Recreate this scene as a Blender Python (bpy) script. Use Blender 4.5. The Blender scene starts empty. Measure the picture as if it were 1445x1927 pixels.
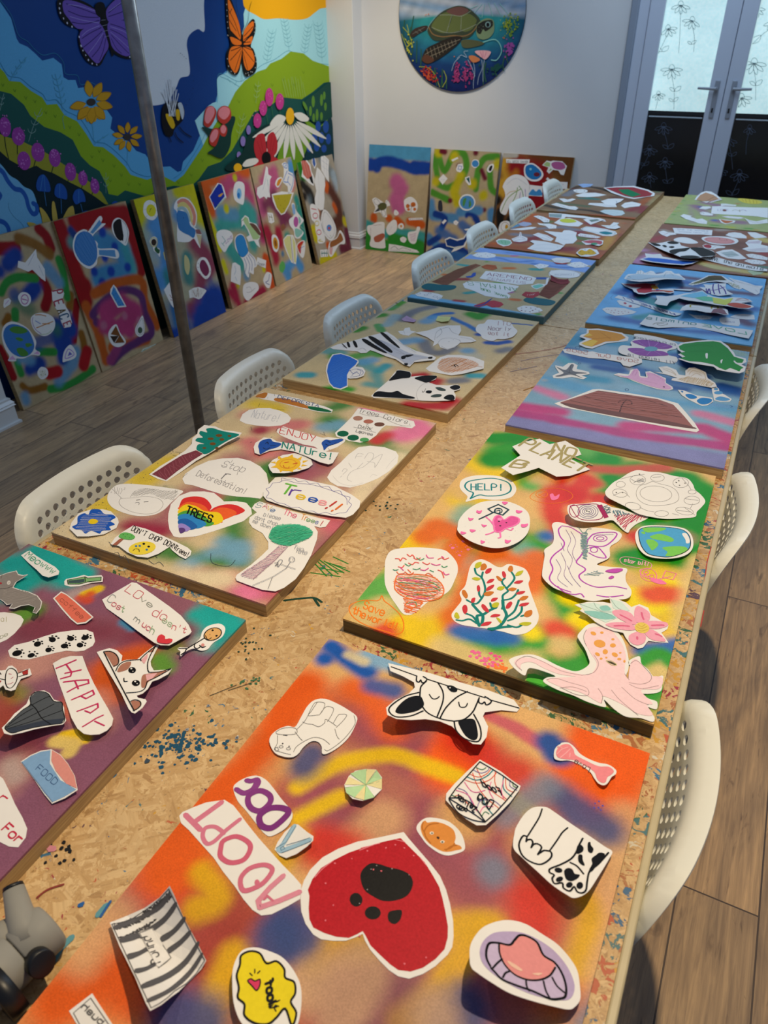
import bpy, bmesh, math, random
import numpy as np
from mathutils import Vector, Matrix
from mathutils.geometry import delaunay_2d_cdt
random.seed(7)
S = bpy.context.scene
COL = S.collection
# ---------------------------------------------------------------- camera
CA = Vector((0.8941530, 0.4476199, -0.0112582))
CB = Vector((-0.2405883, 0.5014941, 0.8310361))
CC = Vector((-0.3776342, 0.7403648, -0.5561046))
CO = Vector((0.0, 0.0, 1.84))
FPX = 1383.99
cam = bpy.data.cameras.new('camera'); camo = bpy.data.objects.new('camera', cam); COL.objects.link(camo)
camo.matrix_world = Matrix(((CA.x, CB.x, -CC.x, CO.x), (CA.y, CB.y, -CC.y, CO.y), (CA.z, CB.z, -CC.z, CO.z), (0, 0, 0, 1)))
cam.sensor_fit = 'VERTICAL'; cam.sensor_height = 36.0; cam.lens = FPX / 1927 * 36.0
cam.clip_start = 0.02
cam.dof.use_dof = True; cam.dof.focus_distance = 1.75; cam.dof.aperture_fstop = 5.6
S.camera = camo
# ---------------------------------------------------------------- world and lamps
S.view_settings.view_transform = 'Standard'; S.view_settings.look = 'None'
S.view_settings.gamma = 1.0; S.view_settings.exposure = 0.0; S.view_settings.use_curve_mapping = False
w = bpy.data.worlds.new('world'); S.world = w; w.use_nodes = True
w.node_tree.nodes['Background'].inputs[0].default_value = (0.50, 0.66, 1.0, 1)
w.node_tree.nodes['Background'].inputs[1].default_value = 0.23
def lamp(kind, name, loc, aim, energy, color, **kw):
    l = bpy.data.lights.new(name, kind); l.energy = energy; l.color = color
    for k, v in kw.items(): setattr(l, k, v)
    o = bpy.data.objects.new(name, l); COL.objects.link(o); o.location = loc
    o.rotation_euler = (Vector(aim) - Vector(loc)).to_track_quat('-Z', 'Y').to_euler()
    return o
WARM = (1.0, 0.80, 0.52)
lamp('SPOT', 'ceiling_spot_near', (-0.06, 1.12, 3.10), (0.12, 0.86, 0.0), 185, WARM, spot_size=math.radians(100), spot_blend=0.8, shadow_soft_size=0.028)
lamp('SPOT', 'ceiling_spot_left', (-1.55, 0.9, 3.10), (-1.15, 0.95, 0.0), 36, WARM, spot_size=math.radians(85), spot_blend=1.0, shadow_soft_size=0.04)
lamp('SPOT', 'ceiling_spot_corner', (-2.75, 5.25, 3.0), (-3.3, 6.1, .6), 135, (1.0, 0.86, 0.66), spot_size=math.radians(95), spot_blend=1.0, shadow_soft_size=0.05)
lamp('AREA', 'cool_fill_far', (-0.9, 4.6, 3.2), (-1.1, 5.0, 0.0), 36, (0.55, 0.74, 1.0), shape='RECTANGLE', size=1.4, size_y=2.2)  # added cool overhead fill for the far end; no roof window is known there
lamp('AREA', 'door_daylight', (-0.55, 6.40, 2.9), (-0.8, 3.6, 0.8), 22, (0.60, 0.80, 1.0), shape='RECTANGLE', size=1.3, size_y=0.9)
# ---------------------------------------------------------------- helpers
def lin(h):
    h = h.lstrip('#'); c = [int(h[i:i+2], 16)/255 for i in (0, 2, 4)]
    return tuple(x/12.92 if x <= 0.04045 else ((x+0.055)/1.055)**2.4 for x in c)
def nodes(name):
    m = bpy.data.materials.new(name); m.use_nodes = True
    nt = m.node_tree; return m, nt, nt.nodes['Principled BSDF']
def N(nt, t, **kw):
    n = nt.nodes.new(t)
    for k, v in kw.items():
        if k in n.inputs: n.inputs[k].default_value = v
        else: setattr(n, k, v)
    return n
def mapping(nt, coord='Object', scale=(1, 1, 1), rot=(0, 0, 0), loc=(0, 0, 0)):
    tc = N(nt, 'ShaderNodeTexCoord'); mp = N(nt, 'ShaderNodeMapping')
    mp.inputs['Scale'].default_value = scale; mp.inputs['Rotation'].default_value = rot; mp.inputs['Location'].default_value = loc
    nt.links.new(tc.outputs[coord], mp.inputs['Vector']); return mp.outputs[0]
def noise(nt, vec, scale, detail=3, rough=0.55, dist=0.0):
    n = N(nt, 'ShaderNodeTexNoise'); n.inputs['Scale'].default_value = scale; n.inputs['Detail'].default_value = detail
    n.inputs['Roughness'].default_value = rough; n.inputs['Distortion'].default_value = dist
    nt.links.new(vec, n.inputs['Vector']); return n
def ramp(nt, fac, stops, interp='LINEAR'):
    r = N(nt, 'ShaderNodeValToRGB'); cr = r.color_ramp; cr.interpolation = interp
    while len(cr.elements) < len(stops): cr.elements.new(0.5)
    for e, (p, c) in zip(cr.elements, stops):
        e.position = p; e.color = (*(lin(c) if isinstance(c, str) else c), 1)
    nt.links.new(fac, r.inputs[0]); return r.outputs[0]
def mix(nt, fac, a, b, mode='MIX'):
    m = N(nt, 'ShaderNodeMix', data_type='RGBA', blend_type=mode)
    for s, v in ((0, fac), (6, a), (7, b)):
        if hasattr(v, 'links'): nt.links.new(v, m.inputs[s])
        elif isinstance(v, (int, float)): m.inputs[s].default_value = v
        else: m.inputs[s].default_value = (*v, 1)
    return m.outputs[2]
def bump(nt, bsdf, h, strength, dist=0.002):
    b = N(nt, 'ShaderNodeBump'); b.inputs['Strength'].default_value = strength; b.inputs['Distance'].default_value = dist
    nt.links.new(h, b.inputs['Height']); nt.links.new(b.outputs[0], bsdf.inputs['Normal'])
MC = {}
def mat(hx, rough=0.6, var=0.10, scale=160.0, metal=0.0):
    """a pen, paint or plain surface colour with a little uneven pigment"""
    k = (hx, rough, var, scale, metal)
    if k in MC: return MC[k]
    m, nt, b = nodes('colour_' + hx.strip('#')); c = lin(hx)
    n = noise(nt, mapping(nt), scale, 2)
    o = mix(nt, n.outputs[0], tuple(x*(1-var) for x in c), tuple(min(1, x*(1+var)+var*0.03) for x in c))
    nt.links.new(o, b.inputs['Base Color']); b.inputs['Roughness'].default_value = rough; b.inputs['Metallic'].default_value = metal
    b.inputs['Specular IOR Level'].default_value = .5 if rough < .5 else .12
    MC[k] = m; return m
PAPER = mat('#e9e6e0', 0.75, 0.025, 60)
def mesh_obj(name, V, F, mats, idx=None, parent=None, smooth=False):
    me = bpy.data.meshes.new(name); me.from_pydata([tuple(v) for v in V], [], F)
    for m in (mats if isinstance(mats, (list, tuple)) else [mats]): me.materials.append(m)
    if idx is not None: me.polygons.foreach_set('material_index', idx)
    if smooth: me.polygons.foreach_set('use_smooth', [True]*len(me.polygons))
    me.update(); o = bpy.data.objects.new(name, me); COL.objects.link(o)
    if parent is not None: o.parent = parent
    return o
class MB:
    """collects geometry for ONE mesh"""
    def __init__(s): s.V = []; s.F = []; s.I = []; s.mats = []
    def mi(s, m):
        if m not in s.mats: s.mats.append(m)
        return s.mats.index(m)
    def add(s, V, F, m):
        o = len(s.V); s.V += [tuple(v) for v in V]; i = s.mi(m)
        for f in F: s.F.append([o+k for k in f]); s.I.append(i)
    def box(s, lo, hi, m, M=None, bev=0.0):
        bm = bmesh.new(); bmesh.ops.create_cube(bm, size=1)
        for v in bm.verts: v.co = Vector([lo[i]+(v.co[i]+.5)*(hi[i]-lo[i]) for i in range(3)])
        if bev: bmesh.ops.bevel(bm, geom=bm.edges[:], offset=bev, segments=2, affect='EDGES', profile=0.5)
        if M: bm.transform(M)
        s.add([v.co.copy() for v in bm.verts], [[v.index for v in f.verts] for f in bm.faces], m); bm.free()
    def tube(s, pts, r, m, seg=14, caps=True):
        pts = [Vector(p) for p in pts]; rs = r if isinstance(r, (list, tuple)) else [r]*len(pts); V = []; F = []
        up = None
        for i, p in enumerate(pts):
            t = (pts[min(i+1, len(pts)-1)] - pts[max(i-1, 0)]).normalized()
            if up is None: up = Vector((1, 0, 0)) if abs(t.x) < .9 else Vector((0, 1, 0))
            a = (up - t*up.dot(t)).normalized(); b = t.cross(a); up = a
            for k in range(seg):
                an = 2*math.pi*k/seg; V.append(p + (a*math.cos(an)+b*math.sin(an))*rs[i])
        for i in range(len(pts)-1):
            for k in range(seg): F.append([i*seg+k, i*seg+(k+1) % seg, (i+1)*seg+(k+1) % seg, (i+1)*seg+k])
        if caps: F.append(list(range(seg))[::-1]); F.append([(len(pts)-1)*seg+k for k in range(seg)])
        s.add(V, F, m)
    def build(s, name, parent=None, smooth=False):
        return mesh_obj(name, s.V, s.F, s.mats, s.I, parent, smooth)
def tag(o, label=None, cat=None, group=None, kind=None):
    if label: o['label'] = label
    if cat: o['category'] = cat
    if group: o['group'] = group
    if kind: o['kind'] = kind
    return o
def empty(name, loc=(0, 0, 0), rz=0):
    o = bpy.data.objects.new(name, None); COL.objects.link(o); o.location = loc; o.rotation_euler = (0, 0, rz); o.empty_display_size = .1; return o
# ---------------------------------------------------------------- planes that drawings lie in
ZM = [0.0, 0.0, 1.0]
def Z(ox, oy, s): ZM[:] = [ox, oy, s]
class Plane:
    """a real surface (table board, leaning board, wall): origin and two axes in metres"""
    def __init__(s, O, U, V):
        s.O = Vector(O); s.U = Vector(U).normalized(); s.V = Vector(V).normalized(); s.N = s.U.cross(s.V).normalized()
    def uv(s, x, y, h=0.0):
        px = ZM[0] + x/ZM[2]; py = ZM[1] + y/ZM[2]
        d = CC + CA*((px-722.5)/FPX) - CB*((py-963.5)/FPX)
        t = ((s.O - CO).dot(s.N) + h) / d.dot(s.N); P = CO + d*t - s.O
        return (P.dot(s.U), P.dot(s.V))
    def at(s, u, v, h=0.0): return s.O + s.U*u + s.V*v + s.N*h
def nums(t): return [tuple(float(k) for k in p.split(',')) for p in t.split()]
def catmull(P, closed, n=5):
    out = []; L = len(P)
    rng = range(L) if closed else range(L-1)
    for i in rng:
        if closed: a, b, c, d = P[i-1], P[i], P[(i+1) % L], P[(i+2) % L]
        else: a, b, c, d = P[max(i-1, 0)], P[i], P[i+1], P[min(i+2, L-1)]
        for k in range(n):
            t = k/n
            out.append(tuple(0.5*((2*b[j])+(-a[j]+c[j])*t+(2*a[j]-5*b[j]+4*c[j]-d[j])*t*t+(-a[j]+3*b[j]-3*c[j]+d[j])*t**3) for j in (0, 1)))
    if not closed: out.append(P[-1])
    return out
def path(t, closed=False):
    """'~' smooths, 'o' closes, 'e x,y rx,ry [deg]' is an ellipse"""
    fl = ''
    while t and t[0] in '~oe ': fl += t[0]; t = t[1:]
    P = nums(t)
    if 'e' in fl:
        (cx, cy), (rx, ry) = P[:2]; an = math.radians(P[2][0]) if len(P) > 2 else 0; n = 22
        return [(cx+rx*math.cos(k*2*math.pi/n)*math.cos(an)-ry*math.sin(k*2*math.pi/n)*math.sin(an), cy+rx*math.cos(k*2*math.pi/n)*math.sin(an)+ry*math.sin(k*2*math.pi/n)*math.cos(an)) for k in range(n)], True
    cl = closed or 'o' in fl
    if '~' in fl: P = catmull(P, cl)
    return P, cl
def inside(p, poly):
    x, y = p; r = False; j = len(poly)-1
    for i in range(len(poly)):
        xi, yi = poly[i]; xj, yj = poly[j]
        if (yi > y) != (yj > y) and x < (xj-xi)*(y-yi)/(yj-yi+1e-15)+xi: r = not r
        j = i
    return r
def tri(poly, grid=0.0):
    """triangulate a closed outline, with interior points every grid metres"""
    n = len(poly); vs = [Vector(p) for p in poly]; ed = [(i, (i+1) % n) for i in range(n)]
    if grid:
        xs = [p[0] for p in poly]; ys = [p[1] for p in poly]; y = min(ys)+grid/2
        while y < max(ys):
            x = min(xs)+grid/2
            while x < max(xs):
                if inside((x, y), poly): vs.append(Vector((x, y)))
                x += grid
            y += grid
    r = delaunay_2d_cdt(vs, ed, [], 0, 1e-6)
    V = [tuple(v) for v in r[0]]; F = []
    for f in r[2]:
        c = (sum(V[k][0] for k in f)/3, sum(V[k][1] for k in f)/3)
        if inside(c, poly):
            a = (V[f[1]][0]-V[f[0]][0])*(V[f[2]][1]-V[f[0]][1])-(V[f[1]][1]-V[f[0]][1])*(V[f[2]][0]-V[f[0]][0])
            if abs(a) > 1e-10: F.append(list(f) if a > 0 else list(f)[::-1])
    return V, F
G = {'A':'002640 1232','B':'000636453443033342413000','C':'4536160501103041','D':'00062645412000','E':'40000646 0333','F':'000646 0333','G':'45361605011030414323','H':'0006 4046 0343','I':'2026','J':'4641301001','K':'0006 460340','L':'060040','M':'0006234640','N':'00064046','O':'160501103041453616','P':'00063645443303','Q':'160501103041453616 2140','R':'00063645443303 2340','S':'453616050413334241301001','T':'2026 0646','U':'060110304146','V':'062046','W':'0610233046','X':'0046 0640','Y':'0623 4620','Z':'06460040','!':'2622 2120',"'":'2624','.':'2021','-':'1333','&':'4016253604100141',
'a':'4334140301103041 4440','b':'0600 0314344341301001','c':'4334140301103041','d':'4640 4334140301103041','e':'0242433414030110304 1'.replace(' ',''),'f':'46362520 0434','g':'4334140302113142 44413010','h':'0600 0314344340','i':'2420 2625','k':'0600 340240','l':'2620','m':'0400 03142320 23344340','n':'0400 0314344340','o':'140301103041433414','p':'0500 0314344341301001','r':'0400 03142434','s':'43341403123241301001','t':'26213041 0444','u':'0401103041 4440','v':'042044','w':'0410233044','x':'0044 0440','y':'0422 4400','z':'04440040','j':'2421100 0'.replace(' ',''),'q':'4440 4334140301103041'}
def letters(text, base):
    """handwritten strokes: baseline start, baseline end, height vector (photo units)"""
    (x0, y0), (x1, y1), (ux, uy) = base; n = len(text); adv = 1.0/(n-0.25 if n > 1 else 1); out = []
    for i, ch in enumerate(text):
        if ch not in G: continue
        j = (random.random()-.5)*.10
        for st in G[ch].split():
            q = []
            for k in range(0, len(st)-1, 2):
                a = (i+int(st[k])/4*0.72)*adv; h = int(st[k+1])/6 + j
                q.append((x0+(x1-x0)*a+ux*h, y0+(y1-y0)*a+uy*h))
            if ch in "OCSGDUJBPRabcdegopqs&" : q = catmull(q, False, 3)
            out.append(q)
    return out
def ribbon(P, w, closed=False):
    """2D stroke of width w with round-ish ends"""
    Q = [P[0]]
    for p in P[1:]:
        if (p[0]-Q[-1][0])**2+(p[1]-Q[-1][1])**2 > 1e-9: Q.append(p)
    if closed and len(Q) > 2: Q.append(Q[0])
    if len(Q) < 2: Q = [Q[0], (Q[0][0]+w*.4, Q[0][1])]
    # densify long segments
    D = [Q[0]]
    for a, b in zip(Q, Q[1:]):
        L = math.hypot(b[0]-a[0], b[1]-a[1]); n = max(1, int(L/0.012))
        for k in range(1, n+1): D.append((a[0]+(b[0]-a[0])*k/n, a[1]+(b[1]-a[1])*k/n))
    V = []; F = []; n = len(D); hw = w/2
    for i, p in enumerate(D):
        def dr(a, b):
            L = math.hypot(b[0]-a[0], b[1]-a[1]) or 1; return ((b[0]-a[0])/L, (b[1]-a[1])/L)
        d0 = dr(D[i-1], p) if i else (dr(D[n-2], D[n-1]) if closed else dr(p, D[1]))
        d1 = dr(p, D[i+1]) if i < n-1 else (dr(D[0], D[1]) if closed else d0)
        tx, ty = d0[0]+d1[0], d0[1]+d1[1]; L = math.hypot(tx, ty)
        if L < 0.5: tx, ty = d1; L = 1
        tx /= L; ty /= L; k = min(1.6, 1/max(0.5, abs(tx*d1[0]+ty*d1[1])))
        V.append((p[0]-ty*hw*k, p[1]+tx*hw*k)); V.append((p[0]+ty*hw*k, p[1]-tx*hw*k))
        if i: F.append([2*i-1, 2*i+1, 2*i, 2*i-2])
    if not closed:
        for i, s, nb in ((0, -1, 1), (n-1, 1, n-2)):
            p = D[i]; q = D[nb]; L = math.hypot(p[0]-q[0], p[1]-q[1]) or 1; tx, ty = (p[0]-q[0])/L, (p[1]-q[1])/L
            o = len(V); V += [(p[0]+tx*hw*.9+ty*hw*.45, p[1]+ty*hw*.9-tx*hw*.45), (p[0]+tx*hw*.9-ty*hw*.45, p[1]+ty*hw*.9+tx*hw*.45)]
            F.append([2*i, 2*i+1, o, o+1] if s == 1 else [2*i+1, 2*i, o, o+1])
            f = F[-1]; a = sum(V[f[k]][0]*V[f[(k+1) % 4]][1]-V[f[(k+1) % 4]][0]*V[f[k]][1] for k in range(4))
            if a < 0:
                F[-1] = f[::-1]
    return V, F
def marks_into(mb, pl, marks, lift, h0=0.0, dh=0.00012, grid=0.0):
    """adds drawn shapes to a mesh; lift(u,v) is the surface height above the plane"""
    h = h0
    def cv(pts): 
        r = []
        for x, y in pts:
            u, v = pl.uv(x, y, h0)
            for _ in range(2): u, v = pl.uv(x, y, h0+lift(u, v))
            r.append((u, v))
        return r
    for mk in marks:
        k, hx = mk[0], mk[1]; m = mat(hx) if isinstance(hx, str) else hx; h += dh; sh = []
        if k == 'f':
            for t in mk[2].split('|'):
                P = cv(path(t, True)[0])
                try: sh.append(tri(P, grid))
                except Exception: pass
        elif k == 's':
            for t in mk[3].split('|'):
                P, c = path(t); sh.append(ribbon(cv(P), mk[2]/1000, c))
        elif k == 't':
            for st in letters(mk[3], nums(mk[4])): sh.append(ribbon(cv(st), mk[2]/1000))
        elif k == 'd':
            for u, v in cv(nums(mk[3])):
                r = mk[2]/1000*random.choice((.35, .6, .8, 1, 1.2)) if len(mk[3]) > 400 else mk[2]/1000*random.uniform(.85, 1.15); a0 = random.random()
                rr = [r*random.uniform(.7, 1.25) for a in range(8)]
                sh.append(([(u+rr[a]*math.cos(a0+a*math.pi/4), v+rr[a]*math.sin(a0+a*math.pi/4)) for a in range(8)], [list(range(8))]))
        elif k == 'z':   # scribble hatching inside a region: (z, colour, w mm, pitch mm, degrees, region)
          for t in mk[5].split('|'):
            P = cv(path(t, True)[0]); an = math.radians(mk[4]); ca, sa = math.cos(an), math.sin(an)
            R = [(p[0]*ca+p[1]*sa, -p[0]*sa+p[1]*ca) for p in P]; ys = [p[1] for p in R]; y = min(ys)+mk[3]/2000
            while y < max(ys):
                xs = []
                for i in range(len(R)):
                    a, b = R[i-1], R[i]
                    if (a[1] > y) != (b[1] > y): xs.append(a[0]+(b[0]-a[0])*(y-a[1])/(b[1]-a[1]))
                xs.sort()
                for a, b in zip(xs[::2], xs[1::2]):
                    j = lambda: random.uniform(-.5, .5)*mk[3]/1000
                    q = [(a+j(), y+j()), ((a+b)/2, y+j()), (b+j(), y+j())]
                    sh.append(ribbon([(p[0]*ca-p[1]*sa, p[0]*sa+p[1]*ca) for p in q], mk[2]/1000))
                y += mk[3]/1000
        for V, F in sh:
            h += 4e-6
            mb.add([pl.at(u, v, lift(u, v)+h+7e-7*(i % 60)) for i, (u, v) in enumerate(V)], F, m)
    return h
COUNT = {}
def sheet(pl, name, label, outline, marks=(), curl=None, parent=None, group=None, cat='paper cutout', base=0.0008, paper=None, th=0.0007):
    """one cut-out sheet of drawn paper lying on a surface"""
    paper = paper or PAPER
    P0 = path(outline, True)[0]; P = [pl.uv(x, y, base) for x, y in P0]
    if curl:
        amp, deg = curl[0]*(1 if pl.O.y < 1.4 or pl.O.z < .1 else .6), math.radians(curl[1]); dx, dy = math.cos(deg), math.sin(deg)
        ss = [u*dx+v*dy for u, v in P]; s0, s1 = min(ss), max(ss)
        if len(curl) > 2 and curl[2] == 'u':
            lift = lambda u, v: amp*(min(1.2, abs(2*(((u*dx+v*dy)-s0)/(s1-s0))-1)))**1.8
        elif len(curl) > 2 and curl[2] == 'n':
            lift = lambda u, v: amp*max(0, 1-(2*(((u*dx+v*dy)-s0)/(s1-s0))-1)**2)
        else:
            lift = lambda u, v: amp*(min(1.2, max(0, ((u*dx+v*dy)-s0)/(s1-s0))))**1.5
        for _ in range(2): P = [pl.uv(x, y, base+lift(*p)) for (x, y), p in zip(P0, P)]
        # densify outline
        D = []
        for a, b in zip(P, P[1:]+P[:1]):
            n = max(1, int(math.hypot(b[0]-a[0], b[1]-a[1])/0.012))
            for k in range(n): D.append((a[0]+(b[0]-a[0])*k/n, a[1]+(b[1]-a[1])*k/n))
        P = D; grid = 0.012
    else:
        lift = lambda u, v: 0.0; grid = 0.0
    ar = sum(a[0]*b[1]-b[0]*a[1] for a, b in zip(P, P[1:]+P[:1]))
    if ar < 0: P = P[::-1]
    V, F = tri(P, grid); mb = MB(); n = len(P)
    mb.add([pl.at(u, v, base+lift(u, v)) for u, v in V], F, paper)
    mb.add([pl.at(u, v, base-th+lift(u, v)) for u, v in V], [f[::-1] for f in F], paper)
    mb.add([pl.at(u, v, base+lift(u, v)) for u, v in P]+[pl.at(u, v, base-th+lift(u, v)) for u, v in P], [[k, n+k, n+(k+1) % n, (k+1) % n] for k in range(n)], paper)
    marks_into(mb, pl, marks, lift, base+(0.0004 if curl else 0), grid=grid and 0.010)
    cu = sum(p[0] for p in P)/n; cv = sum(p[1] for p in P)/n; O = pl.at(cu, cv)
    o = mb.build(name); o.data.transform(Matrix.Translation(-O)); o.location = O
    if parent is not None: o.parent = parent; o.matrix_parent_inverse = parent.matrix_world.inverted() if False else Matrix.Translation(-parent.location)
    else: tag(o, label, cat, group)
    return o
# ---------------------------------------------------------------- spray painted faces
def spray_grid(nu, nv, W, H, base, strokes, pl_uv, seed=0):
    """strokes: (colour, radius cm, softness, alpha, path) -> per-vertex pigment"""
    rs = np.random.RandomState(seed)
    u = np.linspace(0, W, nu+1); v = np.linspace(0, H, nv+1); UU, VV = np.meshgrid(u, v)
    c = np.empty(UU.shape+(3,)); c[:] = lin(base)
    gr = np.zeros_like(UU)
    for sc, am in ((9, .5), (22, .3), (47, .2)):
        a = rs.rand(12)*6.28; f = rs.randn(12, 2)*sc
        for k in range(12): gr += am/5*np.sin(UU*f[k, 0]+VV*f[k, 1]+a[k])
    for i, (hx, r, soft, al, t) in enumerate(strokes):
        for seg in t.split('|'):
            P = [pl_uv(x, y) for x, y in path(seg)[0]]; D = np.full(UU.shape, 9.0)
            if len(P) == 1: D = np.hypot(UU-P[0][0], VV-P[0][1])
            for a, b in zip(P, P[1:]):
                ab = (b[0]-a[0], b[1]-a[1]); L = ab[0]**2+ab[1]**2+1e-12
                tt = np.clip(((UU-a[0])*ab[0]+(VV-a[1])*ab[1])/L, 0, 1)
                D = np.minimum(D, np.hypot(UU-a[0]-tt*ab[0], VV-a[1]-tt*ab[1]))
            R = r/100*.86; D = D + gr*R*0.45*soft + rs.rand(*UU.shape)*R*0.10*soft
            e0 = R*(1-0.7*soft); e1 = R*(1+0.6*soft)+1e-4
            k = np.clip((e1-D)/(e1-e0+1e-6), 0, 1); k = (k*k*(3-2*k)*al)[..., None]
            c = c*(1-k)+np.array(lin(hx))*k
    return UU, VV, c
def painted_mat():
    m, nt, b = nodes('spray_paint_on_plywood')
    at = N(nt, 'ShaderNodeAttribute', attribute_name='pigment')
    n = noise(nt, mapping(nt, scale=(1, 1, 1)), 420, 2, .7); n2 = noise(nt, mapping(nt), 14, 4, .6)
    f = N(nt, 'ShaderNodeMapRange'); f.inputs[1].default_value = .35; f.inputs[2].default_value = .65; f.inputs[3].default_value = .86; f.inputs[4].default_value = 1.12
    nt.links.new(n.outputs[0], f.inputs[0])
    f2 = N(nt, 'ShaderNodeMapRange'); f2.inputs[1].default_value = .3; f2.inputs[2].default_value = .7; f2.inputs[3].default_value = .9; f2.inputs[4].default_value = 1.08
    nt.links.new(n2.outputs[0], f2.inputs[0])
    mu = N(nt, 'ShaderNodeMath', operation='MULTIPLY'); nt.links.new(f.outputs[0], mu.inputs[0]); nt.links.new(f2.outputs[0], mu.inputs[1])
    cm = N(nt, 'ShaderNodeCombineColor'); [nt.links.new(mu.outputs[0], cm.inputs[k]) for k in range(3)]
    nt.links.new(mix(nt, 1.0, at.outputs['Color'], cm.outputs[0], 'MULTIPLY'), b.inputs['Base Color'])
    b.inputs['Roughness'].default_value = 0.48; b.inputs['Specular IOR Level'].default_value = 0.16
    return m
PAINTED = painted_mat()
def wood_mat(name, c0, c1, sc=(60, 60, 6)):
    m, nt, b = nodes(name); n = noise(nt, mapping(nt, scale=sc), 1.0, 5, .6, .6)
    nt.links.new(ramp(nt, n.outputs[0], [(.3, c0), (.7, c1)]), b.inputs['Base Color']); b.inputs['Roughness'].default_value = .55; return m
PINE = wood_mat('pine_frame_wood', '#8f7248', '#c4a674', (8, 8, 240))
BW, BH, BT = 0.6067, 0.9074, 0.034
def board(name, label, O, U, V, base, strokes, group, res=170, extra=(), cat='painting', side=None, seed=1):
    """a shallow wooden painting board: frame body plus sprayed face; O is the near-left corner of the face"""
    pl = Plane(O, U, V); side = side or PINE
    root = empty(name, pl.at(BW/2, BH/2, -BT))
    inv = Matrix.Translation(-root.location)
    M = Matrix((( *pl.U, 0), (*pl.V, 0), (*pl.N, 0), (0, 0, 0, 1))).transposed(); M.translation = pl.O
    fm = MB(); fm.box((0.0, 0.0, -BT), (BW, BH, -0.0045), side, M, 0.0012)
    fr = fm.build('wooden_frame', root); fr.matrix_parent_inverse = inv
    nu = int(res*2/3); UU, VV, c = spray_grid(nu, res, BW, BH, base, strokes, lambda x, y: pl.uv(x, y), seed)
    nv = res; W1 = nu+1
    Vt = [pl.at(a, b) for a, b in zip(UU.ravel(), VV.ravel())]
    F = [[j*W1+i, j*W1+i+1, (j+1)*W1+i+1, (j+1)*W1+i] for j in range(nv) for i in range(nu)]
    n0 = len(Vt); ed = list(range(0, W1)) + [j*W1+nu for j in range(1, nv+1)] + [nv*W1+i for i in range(nu-1, -1, -1)] + [j*W1 for j in range(nv-1, 0, -1)]
    Vt += [Vt[k]-pl.N*0.0045 for k in ed]; E = len(ed)
    F += [[ed[k], n0+k, n0+(k+1) % E, ed[(k+1) % E]] for k in range(E)]
    idx = [0]*len(F)
    # drawn marks belong to the painted surface
    mb = MB(); marks_into(mb, pl, extra, lambda u, v: 0.0, 0.0001, 0.00005)
    o = len(Vt); Vt += mb.V; F += [[o+k for k in f] for f in mb.F]; idx += [1+i for i in mb.I]
    ob = mesh_obj('painted_face', Vt, F, [PAINTED]+mb.mats, idx, root); ob.matrix_parent_inverse = inv
    col = np.ones((len(Vt), 4), dtype=np.float32); cc = c.reshape(-1, 3); col[:n0, :3] = cc; col[n0:n0+E, :3] = cc[ed]
    ca = ob.data.color_attributes.new('pigment', 'FLOAT_COLOR', 'POINT'); ca.data.foreach_set('color', col.ravel())
    tag(root, label, cat, group)
    return root, pl
# ================================================================ room shell
def wall_mat(name, hx):
    m, nt, b = nodes(name); n = noise(nt, mapping(nt), 3, 4); c = lin(hx)
    nt.links.new(mix(nt, n.outputs[0], tuple(x*.96 for x in c), tuple(x*1.03 for x in c)), b.inputs['Base Color'])
    b.inputs['Roughness'].default_value = .7; n2 = noise(nt, mapping(nt), 180, 2); bump(nt, b, n2.outputs[0], .12, .001); return m
WHITE = wall_mat('white_wall_paint', '#d9d9d6'); GLOSSW = mat('#dcdcd8', .35, .02, 8)
def floor_mat():
    m, nt, b = nodes('vinyl_wood_planks'); co = mapping(nt)
    br = N(nt, 'ShaderNodeTexBrick'); br.offset = .37; br.inputs['Scale'].default_value = 1; br.inputs['Mortar Size'].default_value = .0022
    br.inputs['Brick Width'].default_value = 1.25; br.inputs['Row Height'].default_value = .19; br.inputs['Bias'].default_value = 0
    br.inputs['Color1'].default_value = (0, 0, 0, 1); br.inputs['Color2'].default_value = (1, 1, 1, 1); br.inputs['Mortar'].default_value = (.5, .5, .5, 1)
    nt.links.new(mapping(nt, rot=(0, 0, math.radians(90))), br.inputs['Vector'])
    sh = N(nt, 'ShaderNodeVectorMath', operation='SCALE'); sh.inputs['Scale'].default_value = 7.0; nt.links.new(br.outputs['Color'], sh.inputs[0])
    def off(scale):
        a = N(nt, 'ShaderNodeVectorMath', operation='ADD'); nt.links.new(mapping(nt, scale=scale), a.inputs[0]); nt.links.new(sh.outputs[0], a.inputs[1]); return a.outputs[0]
    g = noise(nt, off((90, 5, 1)), 1, 6, .62, .8); g2 = noise(nt, off((9, 1.6, 1)), 1, 4, .6, 1.2); g3 = noise(nt, off((22, 4.5, 1)), 1, 3, .5, 2.5)
    base = ramp(nt, g.outputs[0], [(.25, '#857a6e'), (.5, '#a59784'), (.75, '#c0b097')])
    big = ramp(nt, g2.outputs[0], [(.3, '#8b7a6a'), (.55, '#b9a48b'), (.8, '#d6bf9d')])
    c = mix(nt, .85, base, big, 'MULTIPLY')
    c = mix(nt, ramp(nt, g3.outputs[0], [(.62, (0, 0, 0)), (.72, (.55, .55, .55))]), c, lin('#3a2d26'))
    c = mix(nt, 1, c, ramp(nt, br.outputs['Color'], [(0, (1.95, 1.9, 1.8)), (1, (2.6, 2.45, 2.2))]), 'MULTIPLY')
    c = mix(nt, br.outputs['Fac'], c, lin('#5a4a3c'))
    nt.links.new(c, b.inputs['Base Color']); b.inputs['Roughness'].default_value = .42
    bump(nt, b, g.outputs[0], .25, .0015); return m
mb = MB(); mb.box((-6, -2.5, -0.05), (4.5, 6.62, 0), floor_mat()); tag(mb.build('floor'), kind='structure')
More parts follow.
